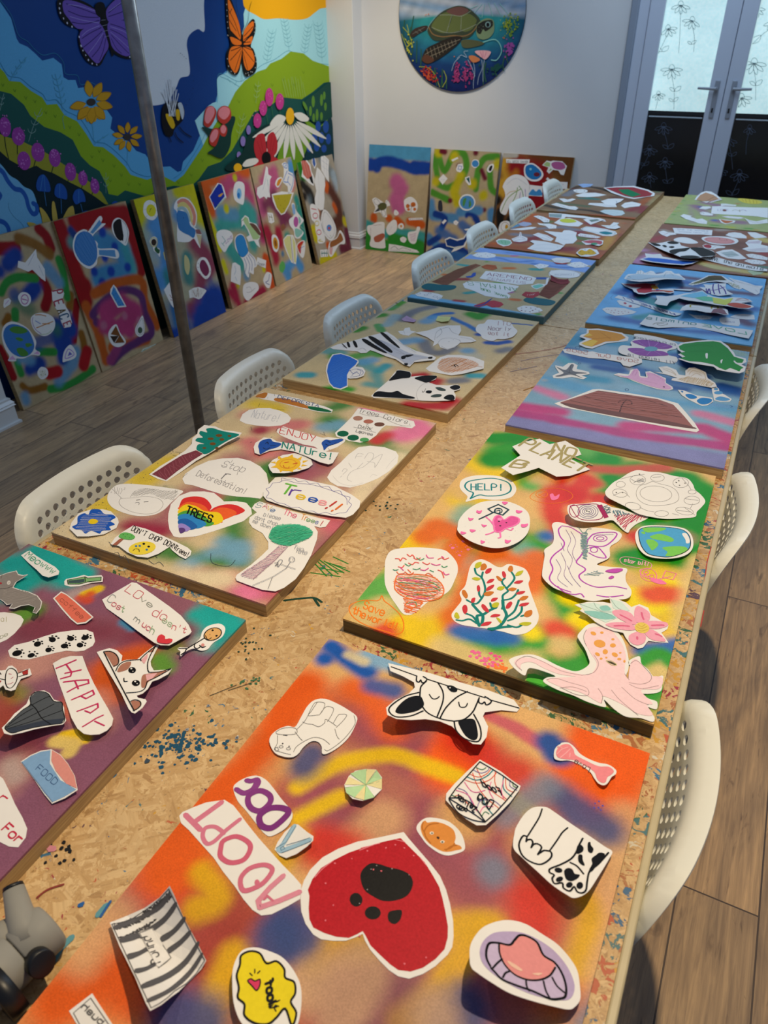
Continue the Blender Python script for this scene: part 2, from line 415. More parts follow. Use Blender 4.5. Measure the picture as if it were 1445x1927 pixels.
def struct(name, mb, parent=None, smooth=False):
    o = mb.build(name, parent, smooth); 
    if parent is None: tag(o, kind='structure')
    return o
mb = MB(); mb.box((-3.90, 2.30, 0), (-3.765, 6.75, 3.25), WHITE); WL = struct('wall_left', mb)
# back wall with a door opening
DX0, DX1, DZ = -1.235, 0.12, 2.18
YB = 6.60
mb = MB(); mb.box((-3.90, YB, 0), (DX0, YB+.15, 3.25), WHITE); mb.box((DX1, YB, 0), (4.0, YB+.15, 3.25), WHITE); mb.box((DX0, YB, DZ), (DX1, YB+.15, 3.25), WHITE)
struct('wall_back', mb)
# chimney-like pillars
mb = MB(); mb.box((-3.78, 6.44, 0), (-3.515, 6.61, 3.25), WHITE, None, .004); struct('wall_pillar_corner', mb)
mb = MB(); mb.box((-4.6, 0.6, 0), (-3.505, 2.36, 3.25), WHITE, None, .004); struct('wall_pillar_left', mb)
def skirting(name, path_, h=0.15):
    """profiled baseboard along a floor path; material to the left of travel is the wall"""
    prof = [(0, 0), (.030, 0), (.030, .012), (.018, .016), (.018, h*.66), (.026, h*.70), (.020, h*.76), (.024, h*.80), (.012, h*.90), (.012, h*.97), (0, h)]
    mb = MB(); P = [Vector((x, y)) for x, y in path_]; V = []; n = len(P); k = len(prof)
    for i, p in enumerate(P):
        d0 = (P[i]-P[i-1]).normalized() if i else (P[1]-P[0]).normalized(); d1 = (P[i+1]-P[i]).normalized() if i < n-1 else d0
        n0 = Vector((d0.y, -d0.x)); n1 = Vector((d1.y, -d1.x)); b = (n0+n1).normalized(); b = b/max(.3, b.dot(n0))
        V += [(p.x+b.x*o, p.y+b.y*o, z) for o, z in prof]
    F = [[i*k+j, i*k+j+1, (i+1)*k+j+1, (i+1)*k+j] for i in range(n-1) for j in range(k-1)]
    F += [list(range(k))[::-1], [(n-1)*k+j for j in range(k)]]
    mb.add(V, F, GLOSSW); return struct(name, mb)
skirting('baseboard_corner', [(-3.765, 6.44), (-3.515, 6.44), (-3.515, 6.60), (-1.30, 6.60)])
skirting('baseboard_left', [(-3.505, 0.6), (-3.505, 2.36), (-3.765, 2.36), (-3.765, 6.43)][:3])
# ---------------------------------------------------------------- french doors
UPVC = mat('#c2cad6', .35, .02, 8)
def pane_mats():
    m, nt, b = nodes('frosted_daylight_glass'); n = noise(nt, mapping(nt), 55, 4, .6); n2 = noise(nt, mapping(nt), 2.2, 2)
    c = mix(nt, n.outputs[0], lin('#a9cdd0'), lin('#dcf3ee')); c = mix(nt, 1.0, c, ramp(nt, n2.outputs[0], [(.3, (.72, .76, .78)), (.7, (1, 1, 1))]), 'MULTIPLY')
    nt.links.new(c, b.inputs['Base Color']); nt.links.new(c, b.inputs['Emission Color']); b.inputs['Emission Strength'].default_value = .72
    b.inputs['Roughness'].default_value = .5
    return m
DAY = pane_mats(); DARK = mat('#07090c', .25, .2, 20)
frame = MB()
for x0, x1 in ((DX0, DX0+.075), (DX1-.075, DX1)): frame.box((x0, YB-.02, 0), (x1, YB+.06, DZ), UPVC, None, .006)
frame.box((DX0+.075, YB-.02, DZ-.07), (DX1-.075, YB+.06, DZ), UPVC, None, .006)
for x0, x1 in ((DX0-.055, DX0),(DX1, DX1+.055)): frame.box((x0, YB-.03, 0), (x1, YB+.02, DZ+.05), mat('#8f98a4', .5, .03, 8), None, .008)
fr = struct('door_frame', frame)
DM = (DX0+DX1)/2 + 0.018
PLB = Plane((0, YB+.004, 0), (1, 0, 0), (0, 0, 1))
flowers_u = {0: [(0,'770,10 848,95 846,240 838,360 815,310','850,30 60'), ], 1: []}
def daisy_line(x, y, r, dx, n=5, stem=()):
    """outline drawing of a drooping daisy head"""
    out = ['~o%g,%g %g,%g %g,%g %g,%g' % (x-r*.28, y, x-r*.1, y-r*.45, x+r*.2, y-r*.42, x+r*.3, y)]
    for k in range(n):
        a = math.radians(90 + (k-(n-1)/2)*-34 + dx)
        ex, ey = x+math.cos(a)*r*1.15, y+math.sin(a)*r*1.05; px_, py_ = -math.sin(a)*r*.17, math.cos(a)*r*.17
        mx, my = x+math.cos(a)*r*.7, y+math.sin(a)*r*.65
        out.append('~o%g,%g %g,%g %g,%g %g,%g' % (x, y, mx+px_, my+py_, ex, ey, mx-px_, my-py_))
    if stem: out.append('~%g,%g ' % (x, y+r*.6) + ' '.join('%g,%g' % s for s in stem))
    return '|'.join(out)
def leafs(x, y, r): return '~o%g,%g %g,%g %g,%g %g,%g|~o%g,%g %g,%g %g,%g %g,%g' % (x, y, x+r*.9, y-r*.2, x+r*1.2, y-r, x+r*.3, y-r*.7, x, y, x-r*.7, y-r*.1, x-r*1.0, y-r*.7, x-r*.3, y-r*.6)
for side, (x0, x1) in enumerate(((DX0+.078, DM-.002), (DM+.002, DX1-.078))):
    root = empty('door_%d' % (side+1), ((x0+x1)/2, YB, 0)); tag(root, kind='structure'); inv = Matrix.Translation(-root.location)
    lf = MB(); st = .105
    for a, b_ in ((x0, x0+st), (x1-st, x1)): lf.box((a, YB-.028, .005), (b_, YB+.035, DZ-.075), UPVC, None, .005)
    for a, b_ in ((.005, .16), (DZ-.19, DZ-.075)): lf.box((x0+st, YB-.028, a), (x1-st, YB+.035, b_), UPVC, None, .005)
    o = lf.build('door_leaf', root); o.matrix_parent_inverse = inv
    zs = 1.235
    Z(1045, 0, 3.6125)
    if side == 0:
        up = [daisy_line(852,35,60,0,5,((846,240),(838,360))), daisy_line(765,195,55,-25,5,((735,290),(695,375))), daisy_line(930,140,58,20,5,((945,250),(940,350))), leafs(725,350,38), leafs(925,300,26),
              daisy_line(790,470,65,0,6,((808,620),(805,745))), daisy_line(700,640,42,-10,5,((675,760),(635,820))), leafs(812,620,34), leafs(800,690,28), leafs(655,775,22), daisy_line(740,830,50,0,5)]
        dn = [daisy_line(735,860,55,0,5,((755,950),(765,1015))), daisy_line(640,1010,50,0,5,((615,1095),(580,1150))), daisy_line(745,1095,52,0,5,((755,1200),(762,1245))), daisy_line(640,1195,50,0,5,((645,1240),(650,1275))), leafs(765,1010,34), leafs(762,1245,32), leafs(605,1125,26)]
    else:
        up = [daisy_line(1360,60,58,0,6,((1345,190),(1335,260))), daisy_line(1480,150,60,0,5,((1400,240),(1270,370))), leafs(1330,295,55), daisy_line(1350,430,75,5,6,((1362,560),(1360,680))), leafs(1360,580,38),
              daisy_line(1265,665,62,-20,5,((1215,760),(1170,850))), daisy_line(1340,830,55,0,5)]
        dn = [daisy_line(1180,950,52,0,5,((1195,1050),(1205,1150))), daisy_line(1320,870,45,0,4,((1300,960),(1295,1050))), daisy_line(1125,1160,42,-10,5,((1095,1240),(1065,1300))), daisy_line(1250,1180,58,0,5,((1225,1270),(1200,1330))), leafs(1200,1060,26), leafs(1065,1300,28), leafs(1200,1325,40)]
    gx0, gx1 = x0+st, x1-st
    for nm, za, zb, m, hx, art in (('upper_glass', zs, DZ-.19, DAY, '#56727a', up), ('lower_glass', .16, zs, DARK, '#5a6578', dn)):
        g = MB(); g.box((gx0, YB+.004, za), (gx1, YB+.014, zb), m)
        mk = MB(); marks_into(mk, PLB, [('s', hx, 2.3, '|'.join(art))], lambda u, v: 0.0, 0.0, .002)
        # keep only strokes that fall on this pane
        keep = [i for i, f in enumerate(mk.F) if all(gx0 < mk.V[k][0] < gx1 and za < mk.V[k][2] < zb for k in f)]
        g.add(mk.V, [mk.F[i] for i in keep], mk.mats[0]) if keep else None
        o = g.build(nm, root); o.matrix_parent_inverse = inv
    bar = MB(); bar.box((gx0, YB-.008, zs-.014), (gx1, YB+.003, zs+.008), mat('#10151b', .4)); bar.box((gx0+.01, YB-.009, zs-.034), (gx1-.01, YB+.001, zs-.026), mat('#b9c6cc', .3))
    o = bar.build('glazing_bar', root); o.matrix_parent_inverse = inv
    hx_ = x1-.055 if side == 0 else x0+.055; sg = -1 if side == 0 else 1
    h = MB(); HM = mat('#8e939b', .3, .03, 30); h.box((hx_-.016, YB-.040, 1.19-.15+.17), (hx_+.016, YB-.028, 1.19+.09+.17), HM, None, .003)
    h.tube([(hx_, YB-.03, 1.40), (hx_, YB-.075, 1.40)], .010, HM); h.tube([(hx_, YB-.072, 1.40), (hx_+sg*.05, YB-.075, 1.40), (hx_+sg*.125, YB-.072, 1.402)], [.011, .010, .008], HM)
    h.box((hx_-.006, YB-.042, 1.245), (hx_+.006, YB-.039, 1.275), mat('#15161a', .4))
    o = h.build('door_handle', root, False); o.matrix_parent_inverse = inv
# ================================================================ painted mural on the left wall
MW = Plane((-3.765, 0, 0), (0, 1, 0), (0, 0, 1))
mu = MB(); mu.add([(-3.7642, 2.362, 0), (-3.7642, 6.438, 0), (-3.7642, 6.438, 3.25), (-3.7642, 2.362, 3.25)], [[0, 1, 2, 3]], mat('#0f3f82', .5, .06, 6))
def M(marks, lay=[.0012]):
    lay[0] = marks_into(mu, MW, marks, lambda u, v: 0.0, lay[0], .0002)
rnd = random.Random(5); jit = lambda s: rnd.uniform(-s, s)
def petals(cx, cy, r1, r2, n, w, a0=0, a1=360, sq=1.0):
    o = []
    for k in range(n):
        a = math.radians(a0+(a1-a0)*k/(n if a1-a0 == 360 else n-1)); c, s = math.cos(a), math.sin(a); m = (r1+r2)/2
        o.append('~%g,%g %g,%g %g,%g %g,%g' % (cx+r1*c, cy+r1*s*sq, cx+m*c-w*s, cy+(m*s+w*c)*sq, cx+r2*c, cy+r2*s*sq, cx+m*c+w*s, cy+(m*s-w*c)*sq))
    return '|'.join(o)
def sprig(x, y, h, lean=0, n=5):
    o = ['~%g,%g %g,%g %g,%g' % (x, y, x+lean*.4, y-h*.5, x+lean, y-h)]
    for k in range(1, n):
        t = k/n; bx, by = x+lean*t, y-h*t
        for sg in (-1, 1): o.append('~%g,%g %g,%g %g,%g' % (bx, by, bx+sg*h*.09, by-h*.05, bx+sg*h*.12, by-h*.14))
    return '|'.join(o)
Z(0, 0, 2.89)
LB_top = '0,10 60,100 90,210 105,235 150,255 190,290 230,330 290,315 335,350 345,420 370,435 410,435 425,480 480,470 530,480 565,525 575,590 610,640 600,700 650,740 700,770 740,820 790,840 845,910 925,905 965,935 985,930 995,880 1050,820 1085,740 1115,720 1120,670 1160,600 1180,520 1190,470 1180,430 1230,385'
gr_top = '0,370 25,395 50,440 110,445 170,495 230,530 255,570 310,565 350,625 420,660 470,730 510,795 560,800 620,845 680,905 710,950 800,978 870,948 950,990 1000,950 1040,890 1100,800 1130,740 1180,660 1240,580 1280,500 1330,440 1400,390 1445,375'
M([('f', '#5aa6d2', '-900,-700 -300,-400 -100,-120 '+LB_top+' 1235,700 1000,1100 0,900 -900,900'),
   ('f', '#d6dadc', '~700,60 660,-80 690,-260 780,-420 900,-400 1040,-500 1190,-400 1220,-220 1150,-110 1110,0 1112,165 1075,158 1030,190 1015,240 1025,310 1030,405 980,425 955,480 900,560 785,560 770,420 735,300 705,60')])
Z(400, 0, 3.6125)
M([('f', '#a3dbe2', '210,95 300,-200 900,-200 900,900 500,1000 -60,1000 -120,820 -30,720 0,700 30,690 32,640 28,540 45,515 95,495 100,470 100,360 190,250 215,180'),
   ('f', '#f0ad10', '~205,-10 225,60 290,100 350,130 450,125 560,135 640,125 690,90 730,60 790,30 830,-150 700,-420 400,-440 200,-250'),
   ('s', '#3f8fa8', 3, '~30,700 35,660 30,540 60,500 180,555 260,500 340,440 420,405 500,350 540,352 600,380 660,405 720,430 800,440'), ('s', '#62a8b4', 3, sprig(365, 440, 240, 45, 8)+'|'+sprig(520, 345, 220, -40, 8)+'|'+sprig(620, 385, 220, 35, 8)+'|'+sprig(745, 420, 270, -35, 9)+'|~180,590 110,545 50,520|~150,580 165,550|~120,560 100,530')])
Z(0, 0, 2.89)
M([('f', '#86a61e', '-900,-250 -400,120 -150,280 '+gr_top+' 1470,345 1530,320 1580,280 1650,290 1700,330 1830,375 1830,1900 -900,1900'),
   ('s', '#2f80a4', 2.6, '~0,340 45,410 110,425 165,470 230,510 255,545 310,545 355,600 430,640 480,710 515,770 570,780 625,820 690,885 720,930 800,960 850,940|~945,970 990,935 1035,870 1085,790 1115,730|~0,0 60,80 100,190 150,225 190,270 235,300 300,290 345,340 355,400 420,410 440,460 500,450 560,500'),
   ('f', '#17504a', '-900,0 -300,300 0,495 60,510 130,570 165,630 240,690 330,720 395,760 440,850 490,900 540,930 580,1010 590,1055 640,1065 680,1035 800,1070 870,1025 945,1010 1030,1020 1080,975 1130,905 1200,880 1260,820 1330,700 1380,610 1445,590 1490,560 1540,530 1640,540 1700,500 1760,450 1830,440 1830,1900 -900,1900'),
   ('s', '#3f6a1c', 2.4, '|'.join('%g,%g %g,%g %g,%g' % (x-8, y-16, x, y, x+6, y-14) for x, y in [(15,470),(80,500),(140,540),(190,560),(250,620),(300,640),(380,700),(430,740),(500,860),(560,880),(620,910),(660,960),(540,830),(600,990),(700,1010),(760,1010),(830,990),(970,1000),(1040,960),(1100,880),(1180,780),(1250,700),(1300,560),(1330,640),(1390,480),(1420,560),(1480,470),(1540,440),(1600,470),(1650,400),(1500,520)])),
   ('s', '#4f9ab0', 2.4, sprig(55, 440, 130, 90, 4)+'|'+sprig(340, 600, 200, -40, 6)+'|'+sprig(510, 790, 60, 80, 3)+'|500,660 512,780|695,800 690,900|~350,700 340,640 360,620'), ('s', '#8fb0a8', 2, sprig(155, 770, 180, 70, 4)+'|'+sprig(575, 1050, 110, 0, 3)+'|'+sprig(0, 600, 90, 20, 3)),
   ('f', '#c8941c', petals(495, 555, 30, 120, 8, 24, -100, 165)+'|'+petals(495, 555, 30, 110, 4, 22, 60, 120)+'|'+petals(690, 745, 22, 82, 9, 15, -210, 120)), ('s', '#7a5410', 2, petals(495, 555, 30, 118, 8, 24, -100, 165)+'|'+petals(690, 745, 22, 80, 9, 15, -210, 120)), ('f', '#3a3430', 'e495,555 25,20|e690,745 20,18')])
Z(0, 200, 5.5577)
M([('f', '#0c2228', '-600,0 0,470 100,560 180,605 300,655 380,620 440,660 560,700 720,790 860,860 1000,950 1100,1025 1160,1060 1200,1700 -600,1700'),
   ('f', '#94922c', '-600,-300 0,290 60,320 200,350 300,400 400,440 520,510 640,590 740,660 850,730 950,800 1060,900 1135,1030 1100,1025 1000,950 860,860 720,790 560,700 440,660 380,620 300,650 180,605 100,560 0,470 -600,100'),
   ('f', '#6aaad0', '~-600,200 -200,440 0,600 100,720 180,770 250,840 330,880 370,960 400,1080 440,1230 470,1700 -600,1700'),
   ('s', '#1f55a4', 26, '~-40,640 30,690 80,780 150,860 220,880 270,950 300,1060 345,1125 385,1105 380,1040 345,1015|~-60,1190 30,1210 80,1260 100,1340|~-40,890 0,930 -30,980'), ('s', '#4f86a8', 3, '~90,1010 95,1080 150,1160 220,1220 260,1290'),
   ('s', '#0d2420', 5, '~45,310 60,430 90,550|180,400 180,500|375,540 350,640|555,630 535,700|715,765 705,800|860,830 850,860|970,895 960,920'),
   ('f', '#943a94', '~oe50,215 62,105 -8|~oe190,315 68,95 -8|~oe395,480 68,100 -10|~oe250,570 68,98 -10|~oe570,540 60,95 -8|~oe735,685 58,95 -8|~oe865,753 48,76 -8|~oe990,835 46,80 -8'),
   ('d', '#c070c0', 4, ' '.join('%g,%g' % (x+rnd.gauss(0, w), y+rnd.gauss(0, h)) for x, y, w, h in ((50,190,26,40),(190,290,28,36),(395,460,28,40),(250,550,28,38),(570,510,25,38),(735,655,24,36),(865,730,18,30),(990,810,18,30)) for _ in range(22))),
   ('f', '#1c4f9c', '~445,712 400,740 375,820 390,880 440,890 520,890 515,810 480,740|~620,805 580,830 566,910 590,950 640,965 695,970 695,890 665,830|~820,862 775,890 758,960 790,1025 850,1000 890,995 880,930 855,880|~1200,990 1165,1020 1250,1020|~900,1090 850,1120 950,1120'), ('s', '#3f7fb8', 3, '460,895 480,1040|635,970 640,1120|840,1020 860,1100|445,720 420,880|455,720 470,885|620,820 620,950|820,880 820,1010'),
   ('f', '#c0a44a', '~410,1060 450,1080 500,1150 530,1230 450,1230 430,1150|~540,1010 560,995 575,1040 600,1200 560,1230 540,1130|~765,1055 740,1045 700,1080 650,1200 770,1180|~280,1215 350,1220 400,1260 330,1275')])
Z(0, 0, 2.89)
# purple butterfly, bee
M([('f', '#0e0e14', '~540,60 480,20 400,-10 320,-5 312,40 330,100 370,140 430,162 425,210 440,280 480,340 540,358 570,310 600,255 620,290 680,318 725,312 742,250 735,190 710,140 700,110 710,40 706,-40 640,-20 580,40'), ('f', '#6a50a8', '~535,70 480,35 400,5 345,5 345,60 375,105 420,155 480,150 540,125|~545,130 470,150 435,180 440,240 480,300 530,345 565,300 590,240|~580,50 640,-10 700,-20 700,50 690,100 610,115 585,110|~590,120 690,115 715,160 728,230 715,290 680,305 620,270 595,210'),
   ('s', '#2a1c5c', 4, '~530,80 450,50 360,20|~535,95 450,90 370,60|~540,110 460,130 390,120|~550,150 490,180 445,210|~555,170 500,220 450,260|~565,190 540,260 500,310|~575,210 560,280 540,330|~590,70 640,30 695,0|~590,90 650,70 695,50|~600,130 660,150 715,180|~600,160 660,190 722,240|~605,190 650,240 700,290|~605,210 630,260 660,290'), ('s', '#a89cd8', 2, '~530,65 440,35 370,25|~540,140 480,165 445,195|~560,180 520,240 480,290|~595,60 650,20 698,-10|~600,145 670,170 720,210|~600,175 650,215 710,270|~540,125 450,110 380,90'), ('f', '#0b0b0f', '~545,10 518,25 520,70 545,95 572,70 568,25|545,90 565,88 618,300 610,308'), ('d', '#c8c8dc', 5, '325,20 322,45 328,70 345,100 365,125 390,145 440,250 450,275 465,300 480,325 500,345 525,352 725,200 735,230 733,260 728,290 705,310 430,200'), ('s', '#a0a0b0', 1.5, '550,110 572,108|555,140 580,135|562,170 586,165|570,200 592,195'),
   ('f', '#101014', '~880,600 900,560 960,550 1000,590 995,650 950,700 935,740 900,735 880,680'), ('f', '#dcae1c', '~900,620 930,630 950,680 935,700 910,660|~955,600 975,600 975,650 960,650'), ('s', '#d0d4d8', 6, '|'.join('%g,%g %g,%g' % (935+jit(20), 630, 880+k*9, 430+abs(k-5)*16+jit(16)) for k in range(11))), ('s', '#101014', 7, '~950,720 965,750 995,775|~975,690 1000,720 1040,745|~915,735 930,770'), ('f', '#c0c8cc', '~965,565 985,560 1000,610 990,650 975,600'), ('d', '#1a2a4a', 3, '980,290 990,298 1000,308 1010,318 1035,380 1045,410 1050,440 1048,480 1045,510 1030,540 1010,570')])
# roses
Z(0, 0, 2.89)
M([('f', '#123a34', '~1100,690 1180,700 1240,640 1280,640 1260,720 1250,800 1210,860 1150,840 1130,830 1170,790 1120,720'), ('f', '#b8382c', '~1110,640 1120,590 1150,575 1175,600 1170,640 1140,690 1110,680|~1185,600 1215,575 1250,590 1256,640 1220,675 1185,650|~1140,740 1160,700 1190,700 1192,740 1170,795 1140,780|~1195,700 1215,675 1235,700 1225,740 1200,735'), ('f', '#e2858a', '~1115,625 1130,585 1160,582 1165,620 1135,670 1115,660|~1190,600 1215,580 1245,590 1248,620 1220,650 1190,630|~1145,735 1165,705 1185,710 1180,745 1155,775 1142,760|~1200,695 1215,680 1230,700 1220,725 1203,720')])
Z(400, 0, 3.6125)
M([('f', '#10100f', '~90,-60 90,60 100,200 120,300 95,360 100,460 150,510 180,490 198,420 215,500 240,520 290,490 300,420 280,340 260,310 290,220 290,150 270,130 230,180 205,240 170,120 120,-20'), ('f', '#e2701c', '~105,-10 110,100 120,200 165,250 190,265 185,180 150,80|~120,250 190,280 190,305 140,300|~195,320 130,320 108,380 115,440 150,495 175,470 195,380|~270,145 220,195 208,250 215,280 265,215 280,170|~210,300 265,245 270,270 255,300|~210,320 260,330 285,400 275,450 240,480 215,440 205,360'), ('s', '#10100f', 5, '~105,60 150,150 185,250|~110,130 160,210|~115,200 180,270|~125,345 190,320|~120,410 192,330|~150,480 195,345|~265,340 205,315|~280,420 208,330|~240,480 205,350|~275,180 215,245|~270,225 215,270|~255,285 210,290|~115,90 130,60'), ('d', '#c8c8c4', 4, '95,30 97,70 98,110 100,150 105,190 103,240 100,400 108,450 125,485 150,500 225,500 245,510 270,490 290,460 295,420 288,380 285,150 288,190 285,220 260,488 240,495'), ('s', '#10100f', 3, '~200,220 190,150 165,60 160,0|~205,215 240,140 250,60 265,10|200,240 200,540'),
   ('f', '#c23a88', '~oe385,660 28,62|~oe456,690 28,56|~oe343,735 26,52|~oe304,820 27,50'), ('d', '#dc78b0', 4, ' '.join('%g,%g' % (x+rnd.gauss(0, 11), y+rnd.gauss(0, 26)) for x, y in ((385,650),(456,680),(343,725),(304,810)) for _ in range(16))), ('s', '#3f7a44', 4, '400,725 410,800|455,748 460,780|365,780 385,890|325,865 340,910'),
   ('f', '#8a78b8', 'e243,883 15,32|e205,960 17,35|e247,1003 14,28|e177,1055 14,25'), ('f', '#0e3330', '~100,1160 200,1040 230,940 300,880 400,840 560,860 640,1000 640,1160'),
   ('f', '#6f9a24', '~640,860 600,800 660,830 720,860 790,800 800,830 740,900 690,900 640,1010 560,1160 440,1160 460,1000 540,900'), ('f', '#1a4a40', '~620,700 700,630 790,560 820,600 820,780 720,830 660,810'), ('f', '#5f8f34', '~oe682,690 11,40|~oe738,680 10,40|~oe757,650 9,28|~oe627,720 10,34 -25|~oe663,755 10,34|~oe708,780 9,40|~oe765,725 9,28|~oe738,790 9,28|~oe685,800 9,30'), ('f', '#123a44', '~640,1030 680,920 760,840 810,820 810,1160 620,1160'), ('f', '#2350a0', '~oe715,860 18,36|~oe768,862 20,42|~oe690,940 20,40|~oe738,935 18,38|~oe785,945 18,36|~oe655,1005 18,30|~oe705,1000 18,30|~oe755,1010 18,26'),
   ('f', '#e4e2d6', petals(523, 800, 50, 290, 10, 17, 30, 152)+'|~550,775 600,765 650,800 640,825 590,820|~495,800 440,780 390,835 400,860 460,850'), ('f', '#f0b41c', '~oe524,790 28,58'),
   ('f', '#b82c34', '~345,910 300,920 278,980 290,1060 330,1110 365,1060 360,980|~400,898 370,930 368,1010 385,1070 430,1040 438,970 420,910|~300,1100 360,1060 440,1080 480,1160 280,1160'), ('s', '#7a141c', 3, '320,930 345,1050|300,960 335,1060|400,920 385,1050|420,940 395,1060'), ('f', '#0f0f12', '~oe362,1075 32,44'), ('f', '#f0b41c', '~oe168,1140 28,30'), ('f', '#e4e2d6', '~200,1120 230,1085 290,1075 308,1095 280,1120 220,1135'), ('s', '#9aba8c', 2.4, sprig(290, 700, 150, 20, 4)+'|'+sprig(170, 950, 180, 40, 4)+'|'+'|'.join('%g,%g %g,%g' % (500+k*16, 660, 470+k*18+jit(6), 540+jit(20)) for k in range(9)))])
mo = mu.build('mural', WL); mo['label'] = 'painted garden mural with butterflies and flowers'
# ================================================================ tables
def osb_mat():
    m, nt, b = nodes('paint_spattered_osb')
    def flake(ang, loc, sx=14, sy=62):
        r = N(nt, 'ShaderNodeMapping'); tc = N(nt, 'ShaderNodeTexCoord'); r.inputs['Rotation'].default_value = (0, 0, math.radians(ang)); nt.links.new(tc.outputs['Object'], r.inputs['Vector'])
        s = N(nt, 'ShaderNodeMapping'); s.inputs['Scale'].default_value = (sx, sy, 1); s.inputs['Location'].default_value = loc; nt.links.new(r.outputs[0], s.inputs['Vector'])
        vo = N(nt, 'ShaderNodeTexVoronoi', voronoi_dimensions='2D'); vo.inputs['Scale'].default_value = 1; vo.inputs['Randomness'].default_value = 1
        wn = noise(nt, s.outputs[0], .9, 4, .7); ws = N(nt, 'ShaderNodeVectorMath', operation='SCALE'); ws.inputs['Scale'].default_value = 0.9; nt.links.new(wn.outputs['Color'], ws.inputs[0])
        wv = N(nt, 'ShaderNodeVectorMath', operation='ADD'); nt.links.new(s.outputs[0], wv.inputs[0]); nt.links.new(ws.outputs[0], wv.inputs[1])
        nt.links.new(wv.outputs[0], vo.inputs['Vector'])
        f = N(nt, 'ShaderNodeMapping'); f.inputs['Scale'].default_value = (14, 230, 1); nt.links.new(r.outputs[0], f.inputs['Vector'])
        fn = noise(nt, f.outputs[0], 1, 4, .65)
        t = ramp(nt, vo.outputs['Color'], [(0, '#a27b4b'), (.2, '#c09a64'), (.5, '#cda974'), (.8, '#dcbc88'), (1, '#b48c56')])
        c = mix(nt, 1, t, ramp(nt, fn.outputs[0], [(.25, (.72, .66, .58)), (.45, (.95, .93, .9)), (.7, (1.05, 1.04, 1.02))]), 'MULTIPLY')
        return c, vo.outputs['Distance'], vo.outputs['Color']
    a = flake(12, (0, 0, 0), 14, 95); c2 = flake(74, (3, 7, 0), 13, 105); c3 = flake(-41, (9, 2, 0), 16, 120); c4 = flake(140, (5, 5, 0), 18, 100); c5 = flake(38, (2, 9, 0), 14, 130)
    def msk(o, t): return ramp(nt, o, [(t, (0, 0, 0)), (t+.012, (1, 1, 1))])
    k = [noise(nt, mapping(nt, loc=l), sc, 4, .62, 1.0) for l, sc in (((1, 2, 0), 24), ((7, 2, 0), 28), ((4, 9, 0), 33), ((2, 5, 0), 38))]
    c = mix(nt, msk(k[0].outputs[0], .49), a[0], c2[0])
    c = mix(nt, msk(k[1].outputs[0], .52), c, c3[0])
    c = mix(nt, msk(k[2].outputs[0], .54), c, c4[0])
    c = mix(nt, msk(k[3].outputs[0], .56), c, c5[0])
    # little dark chips and grime
    g = noise(nt, mapping(nt), 75, 4, .7, 1.5); c = mix(nt, ramp(nt, g.outputs[0], [(.30, (.7, .7, .7)), (.37, (0, 0, 0))]), c, lin('#4f3519'))
    g2 = noise(nt, mapping(nt), 3.0, 4, .6); c = mix(nt, ramp(nt, g2.outputs[0], [(.45, (0, 0, 0)), (.75, (.30, .30, .30))]), c, lin('#6d5a3c'))
    # where people painted most: the long edges and the gap between the nearest boards
    tc = N(nt, 'ShaderNodeTexCoord'); sp = N(nt, 'ShaderNodeSeparateXYZ'); nt.links.new(tc.outputs['Object'], sp.inputs[0])
    def mr(o, a0, a1, b0=0, b1=1):
        r = N(nt, 'ShaderNodeMapRange'); nt.links.new(o, r.inputs[0])
        for k, v in zip((1, 2, 3, 4), (a0, a1, b0, b1)): r.inputs[k].default_value = v
        return r.outputs[0]
    def ma(op, x, y=None):
        q = N(nt, 'ShaderNodeMath', operation=op)
        for s, v in ((0, x), (1, y)):
            if v is None: continue
            if hasattr(v, 'links'): nt.links.new(v, q.inputs[s])
            else: q.inputs[s].default_value = v
        return q.outputs[0]
    zr = mr(sp.outputs[0], -.06, .0); zl = mr(sp.outputs[0], -1.30, -1.36)
    gy = mr(ma('ABSOLUTE', ma('SUBTRACT', sp.outputs[1], .90)), .075, .045)
    zone = ma('MAXIMUM', ma('MAXIMUM', zr, zl), ma('MULTIPLY', gy, ma('MAXIMUM', mr(sp.outputs[0], -.56, -.48), mr(sp.outputs[0], -.78, -.92))))
    spl = noise(nt, mapping(nt, scale=(1, 1.0, 1)), 46, 3, .62, 1.4)
    thr = ma('ADD', spl.outputs[0], ma('MULTIPLY', zone, .125))
    msk = mr(thr, .655, .675)
    pv = N(nt, 'ShaderNodeTexVoronoi', voronoi_dimensions='2D'); pv.inputs['Scale'].default_value = 26
    wv = N(nt, 'ShaderNodeVectorMath', operation='ADD'); ns = noise(nt, mapping(nt), 20, 2); nt.links.new(mapping(nt), wv.inputs[0])
    sc = N(nt, 'ShaderNodeVectorMath', operation='SCALE'); sc.inputs['Scale'].default_value = .05; nt.links.new(ns.outputs['Color'], sc.inputs[0]); nt.links.new(sc.outputs[0], wv.inputs[1]); nt.links.new(wv.outputs[0], pv.inputs['Vector'])
    pc = ramp(nt, pv.outputs['Color'], [(0, '#2a5f86'), (.17, '#b9542a'), (.27, '#3a7090'), (.37, '#9a2c38'), (.46, '#c8952c'), (.54, '#2f5f3a'), (.62, '#cfc6b0'), (.68, '#a8683a'), (.80, '#3f6f73'), (.9, '#5a3a44')], 'CONSTANT')
    c = mix(nt, msk, c, pc)
    nt.links.new(c, b.inputs['Base Color']); b.inputs['Roughness'].default_value = .5
    bump(nt, b, ma('ADD', g.outputs[0], msk), .3, .0015)
    return m
OSB = osb_mat(); TRIM = mat('#b9ab86', .45, .12, 30); LEGM = mat('#7d776d', .5, .06, 20)
TX0, TX1, TZ = -1.385, 0.053, 0.806
TBL = Plane((0, 0, TZ), (1, 0, 0), (0, 1, 0))
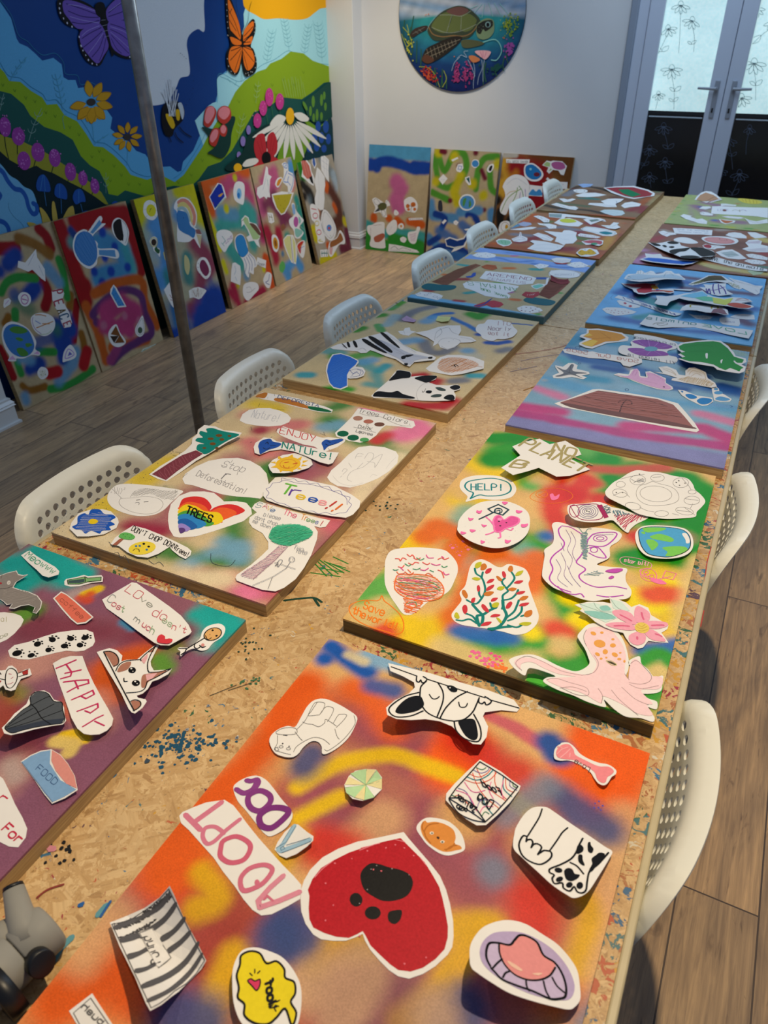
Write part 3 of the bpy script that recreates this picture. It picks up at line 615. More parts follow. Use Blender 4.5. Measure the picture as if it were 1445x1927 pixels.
def table(y0, y1, label, marks, lift=()):
    cx, cy = (TX0+TX1)/2, (y0+y1)/2
    r = empty('craft_table', (cx, cy, 0)); inv = Matrix.Translation(-r.location)
    t = MB(); t.box((TX0, y0, TZ-.024), (TX1, y1, TZ), OSB)
    marks_into(t, TBL, marks, lambda u, v: 0.0, 0.0001, .00003)
    o = t.build('tabletop', r); o.matrix_parent_inverse = inv
    for x0, x1 in ((TX1, TX1+.013), (TX0-.013, TX0)):
        t = MB(); t.box((x0, y0, TZ-.034), (x1, y1, TZ+.002), TRIM, None, .003); o = t.build('edge_trim', r); o.matrix_parent_inverse = inv
    for x in (TX0+.14, TX1-.16):
        for y in (y0+.25, y1-.25):
            t = MB(); t.tube([(x, y, 0), (x, y, TZ-.06)], .022, LEGM); o = t.build('leg', r, True); o.matrix_parent_inverse = inv
    t = MB(); t.box((TX0+.10, y0+.2, TZ-.064), (TX0+.16, y1-.2, TZ-.024), LEGM); t.box((TX1-.20, y0+.2, TZ-.064), (TX1-.14, y1-.2, TZ-.024), LEGM)
    for y in (y0+.25, y1-.25): t.box((TX0+.16, y-.02, TZ-.064), (TX1-.2, y+.02, TZ-.03), LEGM)
    o = t.build('under_frame', r); o.matrix_parent_inverse = inv
    tag(r, label, 'table', 'long craft tables'); return r
Z(0, 0, 1)
grid = '|'.join('%d,%d %d,%d' % (588+k*11, 1048+k*4, 625+k*11, 1082-k*2) for k in range(-1, 4))+'|'+'|'.join('%d,%d %d,%d' % (585+k*14, 1078-k*10, 640+k*5, 1085-k*14+k*6) for k in range(4))
sp = lambda x, y, w, h, n: ' '.join('%.0f,%.0f' % (x+random.gauss(0, w/2), y+random.gauss(0, h/2)) for _ in range(n))
table(-0.75, 2.868, "near paint-spattered OSB craft table with a cream edge strip", [
 ('s', '#2c7a2c', 3.4, grid), ('s', '#1c3f30', 6, '~535,1130 560,1127 590,1125 605,1133|590,1125 600,1140'), ('d', '#1f4f6a', 3.6, sp(335, 1400, 60, 36, 150)), ('d', '#1f4f6a', 3, sp(400, 1395, 30, 14, 16)), ('d', '#3f6a4a', 2.6, sp(470, 1285, 30, 14, 18)), ('d', '#1c3a34', 3.2, sp(720, 955, 50, 16, 14)),
 ('d', '#1f3f34', 2.4, sp(465, 1215, 30, 24, 20)), ('s', '#5f98a4', 9, '~135,1765 115,1785 100,1810 80,1835|200,1705 185,1722'), ('s', '#2f62a0', 4, '208,1697 190,1725'), ('d', '#1a1c20', 3, sp(120, 1600, 50, 24, 14)), ('d', '#2a5fa0', 4, '154,1702 152,1704'), ('d', '#d08a98', 4.5, sp(97, 1597, 7, 4, 8)), ('s', '#8a3a34', 3, '~70,1690 90,1675 120,1665'), ('s', '#2a2018', 1.2, '430,1300 475,1285|395,1310 445,1290'),
 ('d', '#8a929c', 4, '392,1329 352,1374 446,1389'), ('d', '#30343a', 1.4, '392,1329 352,1374 446,1389'), ('s', '#a02a30', 2.6, '~960,668 1010,662 1060,652 1085,640'), ('s', '#4a3f7a', 2, '~980,680 1020,672 1070,665|~960,700 1010,690'), ('s', '#b0803a', 4, '985,735 1005,728'), ('s', '#2a2018', 2, '830,1035 850,1030'),
 ('d', '#3a4a5a', 5, sp(225, 1370, 90, 60, 8)), ('s', '#b04038', 2, '~1325,1100 1330,1060 1338,1030|~1318,1180 1324,1150')])
table(2.874, 5.73, "far paint-spattered OSB craft table ending near the french doors", [])
# ================================================================ chairs
def chair_parts():
    HW = .238; S1 = .295; R0 = .075; ARC = R0*math.pi/2*1.0; SEAT = .36; TOT = S1+ARC+SEAT
    PL = mat('#e4e2d2', .38, .02, 20)
    lean = math.radians(12)
    def surf(w, s):
        # profile: s = 0 at the top of the back, running down and forward
        if s < S1: z = .478+R0+(S1-s)*math.cos(lean); x = -.215-(S1-s)*math.sin(lean)
        elif s < S1+ARC:
            a = (s-S1)/ARC*(math.pi/2); z = .478+R0-R0*math.sin(a)*1.0; x = -.215+R0*(1-math.cos(a))
        else: z = .478+.012*math.sin((s-S1-ARC)/SEAT*3.1); x = -.215+R0+(s-S1-ARC)
        k = max(0, 1-s/(S1+ARC)); x += .10*(w/HW)**2*.45*min(1, k*2.2)
        # rolled rim
        d = HW-abs(w); d = min(d, s+.0, TOT-s)
        cr = .095
        if s < cr and abs(w) > HW-cr: d = cr-math.hypot(abs(w)-(HW-cr), cr-s)
        elif s > TOT-cr and abs(w) > HW-cr: d = cr-math.hypot(abs(w)-(HW-cr), s-(TOT-cr))
        rr = .034; q = max(0, 1-max(0, d)/rr); o = rr*.95*(1-math.sqrt(max(0, 1-q*q)))
        a = 0 if s < S1 else min(1, (s-S1)/ARC)*math.pi/2
        return Vector((x-o*math.cos(a), w, z-o*math.sin(a)))
    def panel(s0, s1, rows, name):
        cr = .095; out = []; n = 9
        if s0 == 0:
            out += [(-HW, s1)] + [(-HW, s1-(s1-cr)*k/8) for k in range(1, 8)]
            out += [(-(HW-cr)-cr*math.cos(k/n*math.pi/2), cr-cr*math.sin(k/n*math.pi/2)) for k in range(n+1)]
            out += [(-(HW-cr)+2*(HW-cr)*k/14, 0) for k in range(1, 14)]
            out += [((HW-cr)+cr*math.sin(k/n*math.pi/2), cr-cr*math.cos(k/n*math.pi/2)) for k in range(n+1)]
            out += [(HW, cr+(s1-cr)*k/8) for k in range(1, 9)] + [(HW-2*HW*k/20, s1) for k in range(1, 20)]
        else:
            out += [(HW-2*HW*k/20, s0) for k in range(0, 21)] + [(-HW, s0+(s1-cr-s0)*k/8) for k in range(1, 8)]
            out += [(-(HW-cr)-cr*math.cos(k/n*math.pi/2), s1-cr+cr*math.sin(k/n*math.pi/2)) for k in range(n+1)]
            out += [(-(HW-cr)+2*(HW-cr)*k/14, s1) for k in range(1, 14)]
            out += [((HW-cr)+cr*math.sin(k/n*math.pi/2), s1-cr+cr*math.cos(k/n*math.pi/2)) for k in range(n+1)]
            out += [(HW, s1-cr-(s1-cr-s0)*k/8) for k in range(1, 8)]
        P = []
        for p in out:
            if not P or (abs(p[0]-P[-1][0])+abs(p[1]-P[-1][1])) > 1e-5: P.append(p)
        vs = list(P); ed = [(i, (i+1) % len(P)) for i in range(len(P))]; holes = []
        for r, sy in enumerate(rows):
            m = 13 - (r % 2)
            for k in range(m):
                w = (k-(m-1)/2)*.0316
                if abs(w) > HW-.045: continue
                if s0 == 0 and sy < cr and math.hypot(max(0, abs(w)-(HW-cr)), cr-sy) > cr-.042: continue
                holes.append((w, sy)); o = len(vs); h = 10; vs += [(w+.0098*math.cos(j*2*math.pi/h), sy+.0098*math.sin(j*2*math.pi/h)) for j in range(h)]
                ed += [(o+j, o+(j+1) % h) for j in range(h)]
        g = .0125; y = s0+g/2
        while y < s1:
            x = -HW+g/2
            while x < HW:
                if inside((x, y), P) and all((x-a)**2+(y-b)**2 > .0126**2 for a, b in holes): vs.append((x, y))
                x += g
            y += g
        # extra rings near the rim so that it rolls smoothly
        for q in (.006, .014, .024):
            for p in P:
                c = (p[0]*(1-q/HW), p[1]+(q if (s0 == 0 and p[1] < s1-.05) else 0)*(1 if p[1] < cr else 0)-(q if (s0 > 0 and p[1] > s1-cr) else 0))
                if inside(c, P) and all((c[0]-a)**2+(c[1]-b)**2 > .0126**2 for a, b in holes): vs.append(c)
        r_ = delaunay_2d_cdt([Vector(v) for v in vs], ed, [], 0, 1e-5); V = [tuple(v) for v in r_[0]]; F = []
        for f in r_[2]:
            c = (sum(V[k][0] for k in f)/3, sum(V[k][1] for k in f)/3)
            if inside(c, P) and all((c[0]-a)**2+(c[1]-b)**2 > .0088**2 for a, b in holes): F.append(list(f))
        used = sorted({k for f in F for k in f}); mp = {k: i for i, k in enumerate(used)}
        V3 = [surf(V[k][0], V[k][1]) for k in used]; F = [[mp[k] for k in f] for f in F]
        o = mesh_obj(name, V3, F, PL, None, None, True)
        bm = bmesh.new(); bm.from_mesh(o.data); bmesh.ops.recalc_face_normals(bm, faces=bm.faces[:])
        up = sum(f.normal.z+f.normal.x for f in bm.faces)
        if up < 0: bmesh.ops.reverse_faces(bm, faces=bm.faces[:])
        bm.to_mesh(o.data); bm.free()
        md = o.modifiers.new('thickness', 'SOLIDIFY'); md.thickness = .0042; md.offset = -1
        es = o.modifiers.new('crisp_hole_edges', 'EDGE_SPLIT'); es.split_angle = math.radians(42)
        return o
    rb = [.052+.0280*k for k in range(8)]
    rs_ = [S1+ARC+.03+.0292*k for k in range(10)]
    mid = S1+ARC*.55
    back = panel(0, mid, rb, 'backrest'); seat = panel(mid, TOT, rs_, 'seat')
    LM = mat('#d9d8cc', .35, .02, 20); RF = mat('#1c1b1a', .7)
    legs = []
    for sx in (-1, 1):
        for sy in (-1, 1):
            t = MB(); top = (sx*.115, sy*.150, .462); bot = (sx*.175-.005, sy*.185, .012); t.tube([(0, sy*.12, .466), top, bot] if False else [top, bot], .0115, LM)
            l = t.build('leg', None, True); f = MB(); f.tube([(bot[0], bot[1], 0), (bot[0], bot[1], .016)], .0128, RF); ft = f.build('rubber_foot', l, True); legs.append(l)
    t = MB(); t.tube([(-.115, -.15, .458), (.115, -.15, .458), (.115, .15, .458), (-.115, .15, .458), (-.115, -.15, .458)], .009, LM, caps=False); ring = t.build('seat_frame', None, True)
    return [back, seat, ring] + legs
CP = chair_parts(); FIRST = [True]
def place_chair(x, y, rz, label):
    r = empty('plastic_chair', (x, y, 0), rz); tag(r, label, 'chair', 'white perforated chairs around the table')
    for p in CP:
        if FIRST[0]: c = p
        else:
            c = p.copy(); COL.objects.link(c)
            for ch in p.children:
                d = ch.copy(); COL.objects.link(d); d.parent = c
        c.parent = r
    FIRST[0] = False
LX = -1.245
for i, (y, t) in enumerate(((1.14, 'white perforated plastic chair nearest the camera on the left side, behind the nature board'),
        (1.965, 'white perforated plastic chair beside the steel pole, left of the zebra and panda board'),
        (2.67, 'white perforated plastic chair left of the far end of the zebra and panda board'),
        (3.53, 'bluish white perforated chair at the front corner of the save our animals board'),
        (4.23, 'fifth white perforated chair along the left side, by the leaf and doodle board'),
        (4.99, 'white chair second from the back wall on the left side, before the jellyfish board'),
        (5.74, 'farthest white chair on the left side, before the brown leaning board'))):
    place_chair(LX+random.uniform(-.01, .01), y, random.uniform(-.03, .03), t)
for i, (y, t) in enumerate(((.86, 'white perforated chair in bright lamplight at the lower right table edge'),
        (1.74, 'white perforated chair on the right beside the earth and octopus board'),
        (2.56, 'white perforated chair cut off by the right picture edge beside the sea life board'))):
    place_chair(-.172, y, math.pi+random.uniform(-.02, .02), t)
# ================================================================ steel pole
t = MB(); PX, PY = -2.37, 2.585
m, nt, b = nodes('brushed_steel'); n = noise(nt, mapping(nt, scale=(1, 1, 1)), 14, 3)
nt.links.new(ramp(nt, n.outputs[0], [(.3, '#8a8680'), (.7, '#b5b0a8')]), b.inputs['Base Color']); b.inputs['Metallic'].default_value = .8; b.inputs['Roughness'].default_value = .34
t.tube([(PX, PY, 0.002), (PX, PY, 3.2)], .027, m, 40); pr = t.build('steel_pole', None, True); tag(pr, 'round brushed steel pole standing behind the left row of chairs', 'pole')
# ================================================================ grey plastic gadget at the near left of the table
def device():
    r = empty('handheld_gadget', (-.70, .20, TZ)); inv = Matrix.Translation(-r.location)
    GP = mat('#908e86', .5, .04, 60); BP = mat('#0a0a0b', .42, .1, 60); RD = mat('#8a1a1c', .4)
    pts = lambda t, h: [TBL.at(*TBL.uv(x, y, h), h) for x, y in nums(t)]
    def part(nm, f, sm=True):
        m = MB(); f(m); o = m.build(nm, r, sm); o.matrix_parent_inverse = inv; return o
    a, b_ = pts('-60,1890 98,1738', .034); d = (b_-a).normalized()
    part('body', lambda m: m.tube([a, b_-d*.052, b_-d*.050], [.034, .034, .030], GP, 36))
    part('head_cap', lambda m: m.tube([b_-d*.049, b_-d*.047, b_-d*.006, b_], [.030, .0335, .0335, .029], GP, 36))
    c = pts('50,1772', .045)[0]; e = pts('24,1666', .075)[0]; f = (e-c).normalized()
    part('handle', lambda m: m.tube([c, c+f*.02, e-f*.005], [.024, .019, .0135], GP, 28))
    part('button_plate', lambda m: m.tube([e-f*.005, e], [.0137, .0125], BP, 28))
    part('red_button', lambda m: m.tube([e, e+f*.001], [.003, .003], RD, 12))
    g = pts('-30,1790 45,1752', .038); part('side_grip', lambda m: m.tube([g[0], g[1]], [.027, .024], GP, 30))
    h0 = pts('60,1800', .036)[0]; nrm = d.cross(Vector((0, 0, 1))).normalized()
    if nrm.dot(CO-h0) < 0: nrm = -nrm
    nrm = (nrm+Vector((0, 0, .55))).normalized()
    part('lens', lambda m: m.tube([h0+nrm*.010, h0+nrm*.0348, h0+nrm*.0354], [.0165, .0165, .015], BP, 30))
    k = pts('8,1868', .036)[0]; up = (nrm+Vector((0, 0, .7))).normalized(); part('dark_panel', lambda m: m.tube([k-d*.011, k+d*.011], [.0346, .0346], BP, 36))
    tag(r, 'grey plastic handheld gadget with black round end, lying at the lower left table edge', 'gadget')
device()
# ================================================================ painting boards on the tables
FZ_ = 0.84
def tb(x, y, th): return (x, y, FZ_), (math.cos(th), math.sin(th), 0), (-math.sin(th), math.cos(th), 0)
BD = {'L1': (-1.3539, -0.0505, 0.0094), 'L2': (-1.3519, 0.9133, 0.0074), 'L3': (-1.3526, 1.9096, -0.0165), 'L4': (-1.3383, 2.8742, 0.0033), 'L5': (-1.3335, 3.8188, -0.0037), 'L6': (-1.3427, 4.7917, -0.0255),
      'R1': (-0.5822, -0.0181, -0.0057), 'R2': (-0.5818, 0.9511, -0.0028), 'R3': (-0.5641, 1.905, 0.0049), 'R4': (-0.5651, 2.8791, 0.0057), 'R5': (-0.5642, 3.8098, 0.0043), 'R6': (-0.5640, 4.742, 0.0)}
WD = {'W1': (-3.579, 2.491, 1.573, 0.127), 'W2': (-3.573, 3.102, 1.614, 0.108), 'W3': (-3.560, 3.780, 1.581, 0.154), 'W4': (-3.561, 4.461, 1.594, 0.150), 'W5': (-3.575, 5.091, 1.596, 0.157), 'W6': (-3.575, 5.798, 1.573, 0.208),
      'B1': (-3.455, 6.454, 0.021, 0.145), 'B2': (-2.806, 6.420, -0.005, 0.158), 'B3': (-2.181, 6.407, -0.03, 0.195)}
def wb(x, y, t, l):
    u = Vector((math.cos(t), math.sin(t), 0)); n = Vector((-math.sin(t), math.cos(t), 0))
    return (x, y, .002), u, n*math.sin(l)+Vector((0, 0, 1))*math.cos(l)
BR = {}
def B(k, label, base, strokes, res=170, extra=(), side=None, group='painting boards laid out on the craft tables'):
    v = BD[k] if k in BD else WD[k]
    if k == 'L2': strokes = [(c, r*1.4, so, a, p) for c, r, so, a, p in strokes]
    BR[k] = board('painting_board', label, *(tb(*v) if k in BD else wb(*v)), base, strokes, group, res=res, extra=extra, side=side, seed=ord(k[0])+ord(k[1]))
GR = {'L1': 'paper cutouts on the purple pet board', 'L2': 'paper cutouts on the trees and nature board', 'L3': 'paper cutouts on the zebra and panda board', 'L4': 'paper cutouts on the save our animals board', 'L5': 'paper cutouts on the orange red board', 'L6': 'paper cutouts on the farthest left board',
      'R1': 'paper cutouts on the orange dog adoption board', 'R2': 'paper cutouts on the green and yellow earth board', 'R3': 'paper cutouts on the pink and blue sea board', 'R4': 'paper cutouts on the blue animals board', 'R5': 'paper cutouts on the brown panda board', 'R6': 'paper cutouts on the farthest right board'}
def K(k, name, label, outline, marks=(), curl=None, **kw):
    root, pl = BR[k]
    return sheet(pl, name, label, outline, marks, curl, parent=(root if k in WD else None), group=GR.get(k), **kw)
BLK = '#0b0a0c'; PCL = '#8b8a8c'
# ================================================================ R1, nearest right: orange dog adoption board
Z(0, 0, 1)
B('R1', 'orange and red sprayed board nearest the camera with a red paw heart on it', '#d9ab6c', [
 ('#b4453a', 9, 1, .8, '640,1330 800,1420 1000,1500|560,1500 700,1560 900,1640 1060,1700|330,1700 480,1780 600,1880'),
 ('#94495c', 7.5, 1, .85, '700,1360 790,1420|600,1490 760,1580|860,1560 900,1640|340,1650 260,1760|700,1880 820,1860|1000,1840 940,1900'),
 ('#dd5a14', 6.5, .8, 1, '575,1290 500,1400 430,1480 330,1590|380,1560 330,1640|200,1830 110,1880|250,1850'),
 ('#ea5c0a', 5.5, .8, 1, '1120,1390 1190,1430 1150,1490|1080,1440 1150,1510|880,1385 840,1440 930,1480'),
 ('#e2611a', 4, 1, .9, '690,1310 740,1370|600,1330|660,1295'),
 ('#d9a86a', 4.5, .9, .9, '830,1290 960,1370 1010,1400|980,1470|560,1430|870,1540'),
 ('#d6a674', 4, 1, .8, '1010,1600 1060,1630 1130,1640 1180,1540|720,1540 680,1580|1120,1690 1130,1780|210,1740 160,1800|560,1830 500,1790'),
 ('#9a2f2c', 6, 1, .7, '420,1700 480,1730|330,1880 420,1830'),
 ('#cf2a20', 4.5, .9, .9, '1000,1700 1000,1740|870,1390 910,1420|970,1460|600,1590 640,1600'),
 ('#c44c66', 1.6, .8, .85, '~915,1345 970,1370 1010,1395 1050,1410'),
 ('#d2691e', 5, 1, .8, '450,1560 430,1600|1060,1880 1100,1900'),
 ('#e3b909', 1.9, .9, .95, '~560,1480 610,1450 660,1430 740,1420 800,1440 860,1460|~960,1500 1000,1530|640,1500 560,1540'),
 ('#d9a60c', 2.3, 1, .9, '~560,1570 530,1620|~380,1640 410,1690 370,1710|~1080,1660 1110,1720 1080,1820|~930,1740 870,1800 820,1880 760,1927|~440,1800 400,1900|~600,1800 640,1780 900,1740'),
 ('#1c55a8', 3.0, .7, 1, '625,1218 650,1240 690,1262|612,1240'),
 ('#74a9cc', 2.8, .8, .9, '690,1236 740,1250 790,1262'),
 ('#d8c79a', 1.6, .9, .9, '655,1232 685,1245'),
 ('#26559c', 2.6, .9, .9, '700,1290 740,1300'),
 ('#2a4f96', 2.8, .8, 1, '1035,1398 1050,1412|1050,1420'),
 ('#33477c', 3.6, 1, .9, '585,1420 570,1440|540,1730 560,1760|520,1760|330,1910 380,1927|1090,1530 1060,1500 1140,1560|880,1900 840,1927'),
 ('#6f7f94', 3.0, 1, .8, '1030,1480 1000,1500 950,1530|930,1640|1150,1870 1100,1927'),
 ('#6b3a4e', 5, 1, .6, '760,1700|660,1850 740,1900'),
 ('#c9a079', 3.5, 1, .7, '600,1860 680,1830 640,1900|820,1920'),
], res=240, extra=[('d', '#5a4fa0', 1.6, '1120,1512 1127,1508 1134,1516 1126,1520 1118,1520 1130,1524')], side=wood_mat('plain_pine', '#7d5e38', '#b08c5a', (8, 8, 240)))
Z(320, 1200, 3.6125)
K('R1', 'paper_letters', 'long white strip reading ADOPT in pink capitals on the orange board', '62,1210 85,1185 165,1150 245,1120 370,1102 430,1140 470,1190 520,1260 600,1360 680,1450 760,1540 840,1620 892,1680 885,1775 800,1825 690,1880 620,1888 560,1850 500,1780 440,1690 360,1590 300,1500 210,1400 130,1310 75,1260',
  [('s', '#d2788f', 8.5, '105,1205 205,1305|170,1250 350,1120'), ('s', '#d2788f', 6.5, '~475,1235 380,1310 300,1385 250,1400 222,1350 240,1295 300,1285 345,1310 365,1330'), ('s', '#cc6079', 7.5, '~o365,1380 450,1352 530,1390 545,1440 500,1510 410,1530 345,1490 345,1430'),
   ('s', '#cf6d84', 7, '~o480,1640 540,1570 640,1545 695,1575 660,1640 600,1690 500,1720|~600,1690 590,1660'), ('s', '#d8899b', 7.5, '770,1620 680,1700 600,1790 610,1835|610,1835 740,1790 880,1730'), ('s', '#cf6d84', 3, '660,1755 700,1790|640,1780 660,1760')])
K('R1', 'paper_letters', 'white oval strip reading DOG in purple capitals above the ADOPT strip', '~430,1025 455,985 520,950 590,938 650,965 700,1020 760,1100 820,1170 832,1215 800,1280 740,1325 680,1350 640,1330 590,1270 520,1180 460,1110',
  [('s', '#8a3f86', 8, '~590,975 560,1030 500,1055 450,1030|~450,1030 500,1058 560,1040 600,990 590,965 550,975 520,970'), ('s', '#83377f', 9, '~o540,1070 610,1040 675,1070 680,1120 620,1175 560,1165 530,1120'), ('s', '#7a2f78', 9.5, '~o610,1210 680,1160 770,1160 805,1190 740,1260 680,1295 620,1275')], curl=(.004, 60))
K('R1', 'paper_letters', 'small white card with a pale blue letter A beside the purple DOG strip', '840,1268 870,1270 930,1320 975,1350 972,1380 930,1420 860,1470 790,1498 745,1480 710,1440 730,1390 780,1320',
  [('s', '#9cbdd0', 7, '845,1280 770,1400|950,1375 750,1450|770,1400 735,1440'), ('s', '#5d7f96', .9, '855,1280 790,1390 720,1430|830,1280 765,1385|950,1360 790,1410|955,1385 760,1462|o750,1430 770,1418 780,1435 755,1448')], curl=(.012, 10))
K('R1', 'paper_sheep', 'white cutout of a standing sheep in fine pencil line on the orange board', '~675,710 690,660 740,620 800,600 850,605 890,540 930,470 980,425 1050,415 1130,445 1210,490 1268,535 1265,580 1220,670 1150,740 1075,785 1035,788 1030,740 1005,708 960,705 910,740 870,790 830,812 770,808 710,780',
  [('s', '#6f6d6c', .9, '~860,625 920,560 960,480 990,440 1050,445 1040,490 1015,525|~1015,525 1060,470 1110,480 1100,520 1070,570|~1110,580 1140,530 1160,520 1200,525 1180,560 1130,610|~900,572 930,585 970,590 1010,605 1050,580 1060,555 1130,600|~1250,530 1255,590 1180,690 1080,765 1050,760|~1085,725 1040,690 980,678 920,700 860,740 840,775|~1120,620 1135,670 1150,690|~720,640 770,615 850,615 860,650 800,660 730,655 720,640|~730,665 728,720 710,760 760,780 820,795|~850,640 880,680 900,700|~1000,440 960,500 940,530 1010,525'),
   ('d', '#4b4848', 1.5, '765,720 808,738'), ('s', '#4b4848', 1.6, '770,662 795,665'), ('s', '#8a8785', .9, 'o712,750 730,745 740,765 720,772|~oe755,742 14,8|~oe805,755 14,8')], curl=(.004, -90))
K('R1', 'paper_ball', 'small pastel green and yellow pinwheel disc on the orange board', '1185,1000 1215,940 1260,905 1330,895 1400,900 1440,950 1440,1030 1380,1090 1310,1110 1240,1095 1195,1050',
  [('f', '#b5d9a4', '1330,1000 1225,925 1290,900 1335,897|1330,1000 1440,960 1405,905|1330,1000 1190,1020 1200,1060 1255,1090|1330,1000 1320,1108 1390,1085'), ('f', '#e6d9a0', '1330,1000 1335,897 1400,902|1330,1000 1188,1000 1215,945|1330,1000 1255,1090 1320,1108|1330,1000 1440,1030 1440,960'), ('s', '#8fae80', .8, '1330,1000 1335,897|1330,1000 1225,925|1330,1000 1440,975|1330,1000 1190,1020|1330,1000 1320,1108|1330,1000 1405,905|1330,1000 1390,1085|1330,1000 1255,1090')], curl=(.01, 100, 'u'))
Z(680, 1220, 2.5804)
K('R1', 'paper_dog', 'black and white cutout of an upside-down peeking dog with closed eyes', '130,72 200,88 330,120 480,165 620,205 740,250 770,290 755,308 680,300 600,310 590,330 615,380 608,430 580,468 540,465 490,430 440,380 380,355 310,345 240,350 170,345 125,325 120,290 160,255 230,220 260,190 255,165 200,135 140,110',
  [('f', BLK, '~165,310 185,275 230,240 282,232 300,255 302,280 270,305 200,320|~470,355 500,345 545,345 560,380 565,430 545,448 510,430 485,395'), ('s', BLK, 2.4, '145,90 270,135|320,150 600,240|630,252 765,290'), ('s', BLK, 2.6, '~285,210 285,250 300,290 330,320 390,345 450,355|~285,210 290,185 315,160|~370,165 395,210 395,260 368,332|~515,210 460,240 410,290 382,340|~450,355 500,345 540,310 560,270 570,245|~280,215 210,235 145,280 135,310 170,335 240,330 300,305|~450,355 460,400 500,440 560,455 580,430 575,380 545,320'),
   ('s', BLK, 2, '~330,225 345,245 365,245 378,235|~472,262 480,285 505,285 515,268'), ('f', BLK, '~415,185 440,182 465,198 460,212 435,210'), ('f', '#e9e6e0', 'e430,193 4,3'), ('s', BLK, 2.4, '~268,140 268,160 280,165 288,155 295,168 308,165 318,150 300,138|~572,240 570,262 585,270 598,262 605,275 622,270 630,255 600,235')], curl=(.03, -100))
K('R1', 'paper_bone', 'pink bone cutout with the word Love on the orange board', '~935,505 945,480 965,465 975,458 1005,458 1035,480 1060,510 1100,535 1150,555 1200,565 1235,590 1235,610 1215,625 1195,655 1175,665 1150,655 1130,630 1110,600 1060,565 1010,545 965,545 938,535',
  [('f', '#ec8a90', '~945,505 960,478 985,466 1010,468 1030,492 1040,518 1090,545 1150,572 1200,575 1225,595 1215,612 1195,625 1185,650 1165,652 1145,635 1130,600 1090,572 1040,545 990,538 955,530'), ('t', '#5d4a4c', 1.1, 'Love', '1112,580 1040,540 -10,20'), ('z', '#f3adb0', 1.5, 6, 70, '955,480 1010,475 1020,520 960,530'), ('s', '#c9676e', 1, '~1080,580 1075,570 1085,565')], curl=(.008, 160, 'u'))
K('R1', 'paper_food_bag', 'white dog food bag cutout with rainbow arcs and black lettering', '575,540 620,565 680,600 730,640 773,668 765,690 720,750 660,810 605,858 560,860 510,830 450,780 410,738 412,705 450,660 510,600',
  [('s', '#e0562e', 1.3, '~560,585 590,640 630,690 700,740|~540,605 560,660 600,720 665,775'), ('s', '#2c7f8c', 1.8, '~515,625 560,640 610,620 640,590|~640,810 600,760 590,720|~690,620 690,680 730,720'), ('s', '#e0562e', 1.2, '~528,612 570,625 610,608 630,583|~505,640 560,655 620,640 655,605|~700,628 705,680 740,700|~450,720 480,715 520,760|~650,600 650,660 690,720 710,735'), ('s', '#7d6aa8', 1.2, '~545,592 580,606 612,595 620,578|~470,680 510,700 545,770|~722,640 722,670 755,690|~560,780 580,740 640,740 680,770'), ('s', '#e86aa0', 1.2, '~460,690 520,715 560,790|~575,800 595,770 640,770|~500,650 530,690 560,700 600,690|~630,650 620,690 640,730|~690,640 680,690 690,730'), ('s', '#3f7f4c', 1.2, '~558,580 585,590 605,580|~735,650 738,670 758,678|~440,715 460,722|~585,815 600,795 620,805'),
   ('s', BLK, 1.7, 'o575,552 620,578 680,615 760,672 700,745 650,800 600,845 560,815 500,775 425,730 460,680 520,615'), ('s', BLK, 1.8, '~425,728 480,730 540,760 600,842|~425,735 470,800 540,835 600,845|~oe480,775 20,10 30|~oe482,775 8,5|~oe508,785 6,7'), ('t', BLK, 1.8, 'Food', '682,715 590,672 -12,-32'), ('t', BLK, 1.9, 'Dog', '620,785 560,730 22,-38'), ('t', BLK, 1.8, 'Zelvax', '560,775 470,712 -12,24')], curl=(.012, -60))
Z(540, 1500, 3.4405)
RED = mat('#b40c1e', .5, .25, 300); BK2 = mat('#070606', .5, .3, 400)
K('R1', 'paper_heart', 'large red crayon heart with a black paw print on the orange board', '755,226 790,270 850,340 920,420 990,510 1030,600 1055,690 1075,800 1078,900 1070,970 1040,1020 960,1095 880,1145 790,1176 720,1160 660,1120 600,1060 540,990 505,930 490,885 450,905 380,930 300,930 220,920 170,890 120,820 92,740 88,660 90,600 110,540 150,470 230,390 330,335 450,290 600,260',
  [('f', RED, '735,265 780,310 840,370 890,420 940,500 985,580 1005,650 1025,740 1042,840 1040,910 1020,985 960,1050 880,1105 800,1130 720,1120 670,1085 600,1020 540,960 510,900 490,868 450,890 400,912 320,905 240,880 170,845 145,790 140,720 145,640 135,600 165,530 220,460 300,410 400,360 500,325 620,290'),
   ('f', BK2, '~475,520 490,470 540,430 600,435 660,455 730,470 790,500 815,550 800,610 760,650 690,672 620,672 560,645 500,600|~oe447,665 41,45 -20|~oe555,750 52,43|~o660,745 700,733 742,735 735,790 700,822 665,810 652,780'),
   ('s', '#e8818b', 1.2, '~180,520 230,465 300,412|~470,345 560,310 600,300|~700,275 760,290|~860,390 900,440|~480,330 520,320'), ('d', '#e06a76', 1.3, '250,560 310,430 420,400 520,350 640,330 700,310 760,330 820,380 470,900 760,1080 900,1040 300,700 250,800 560,470 610,480'), ('d', '#8e8686', .9, '545,468 580,445 680,465 790,505 520,600 470,690')])
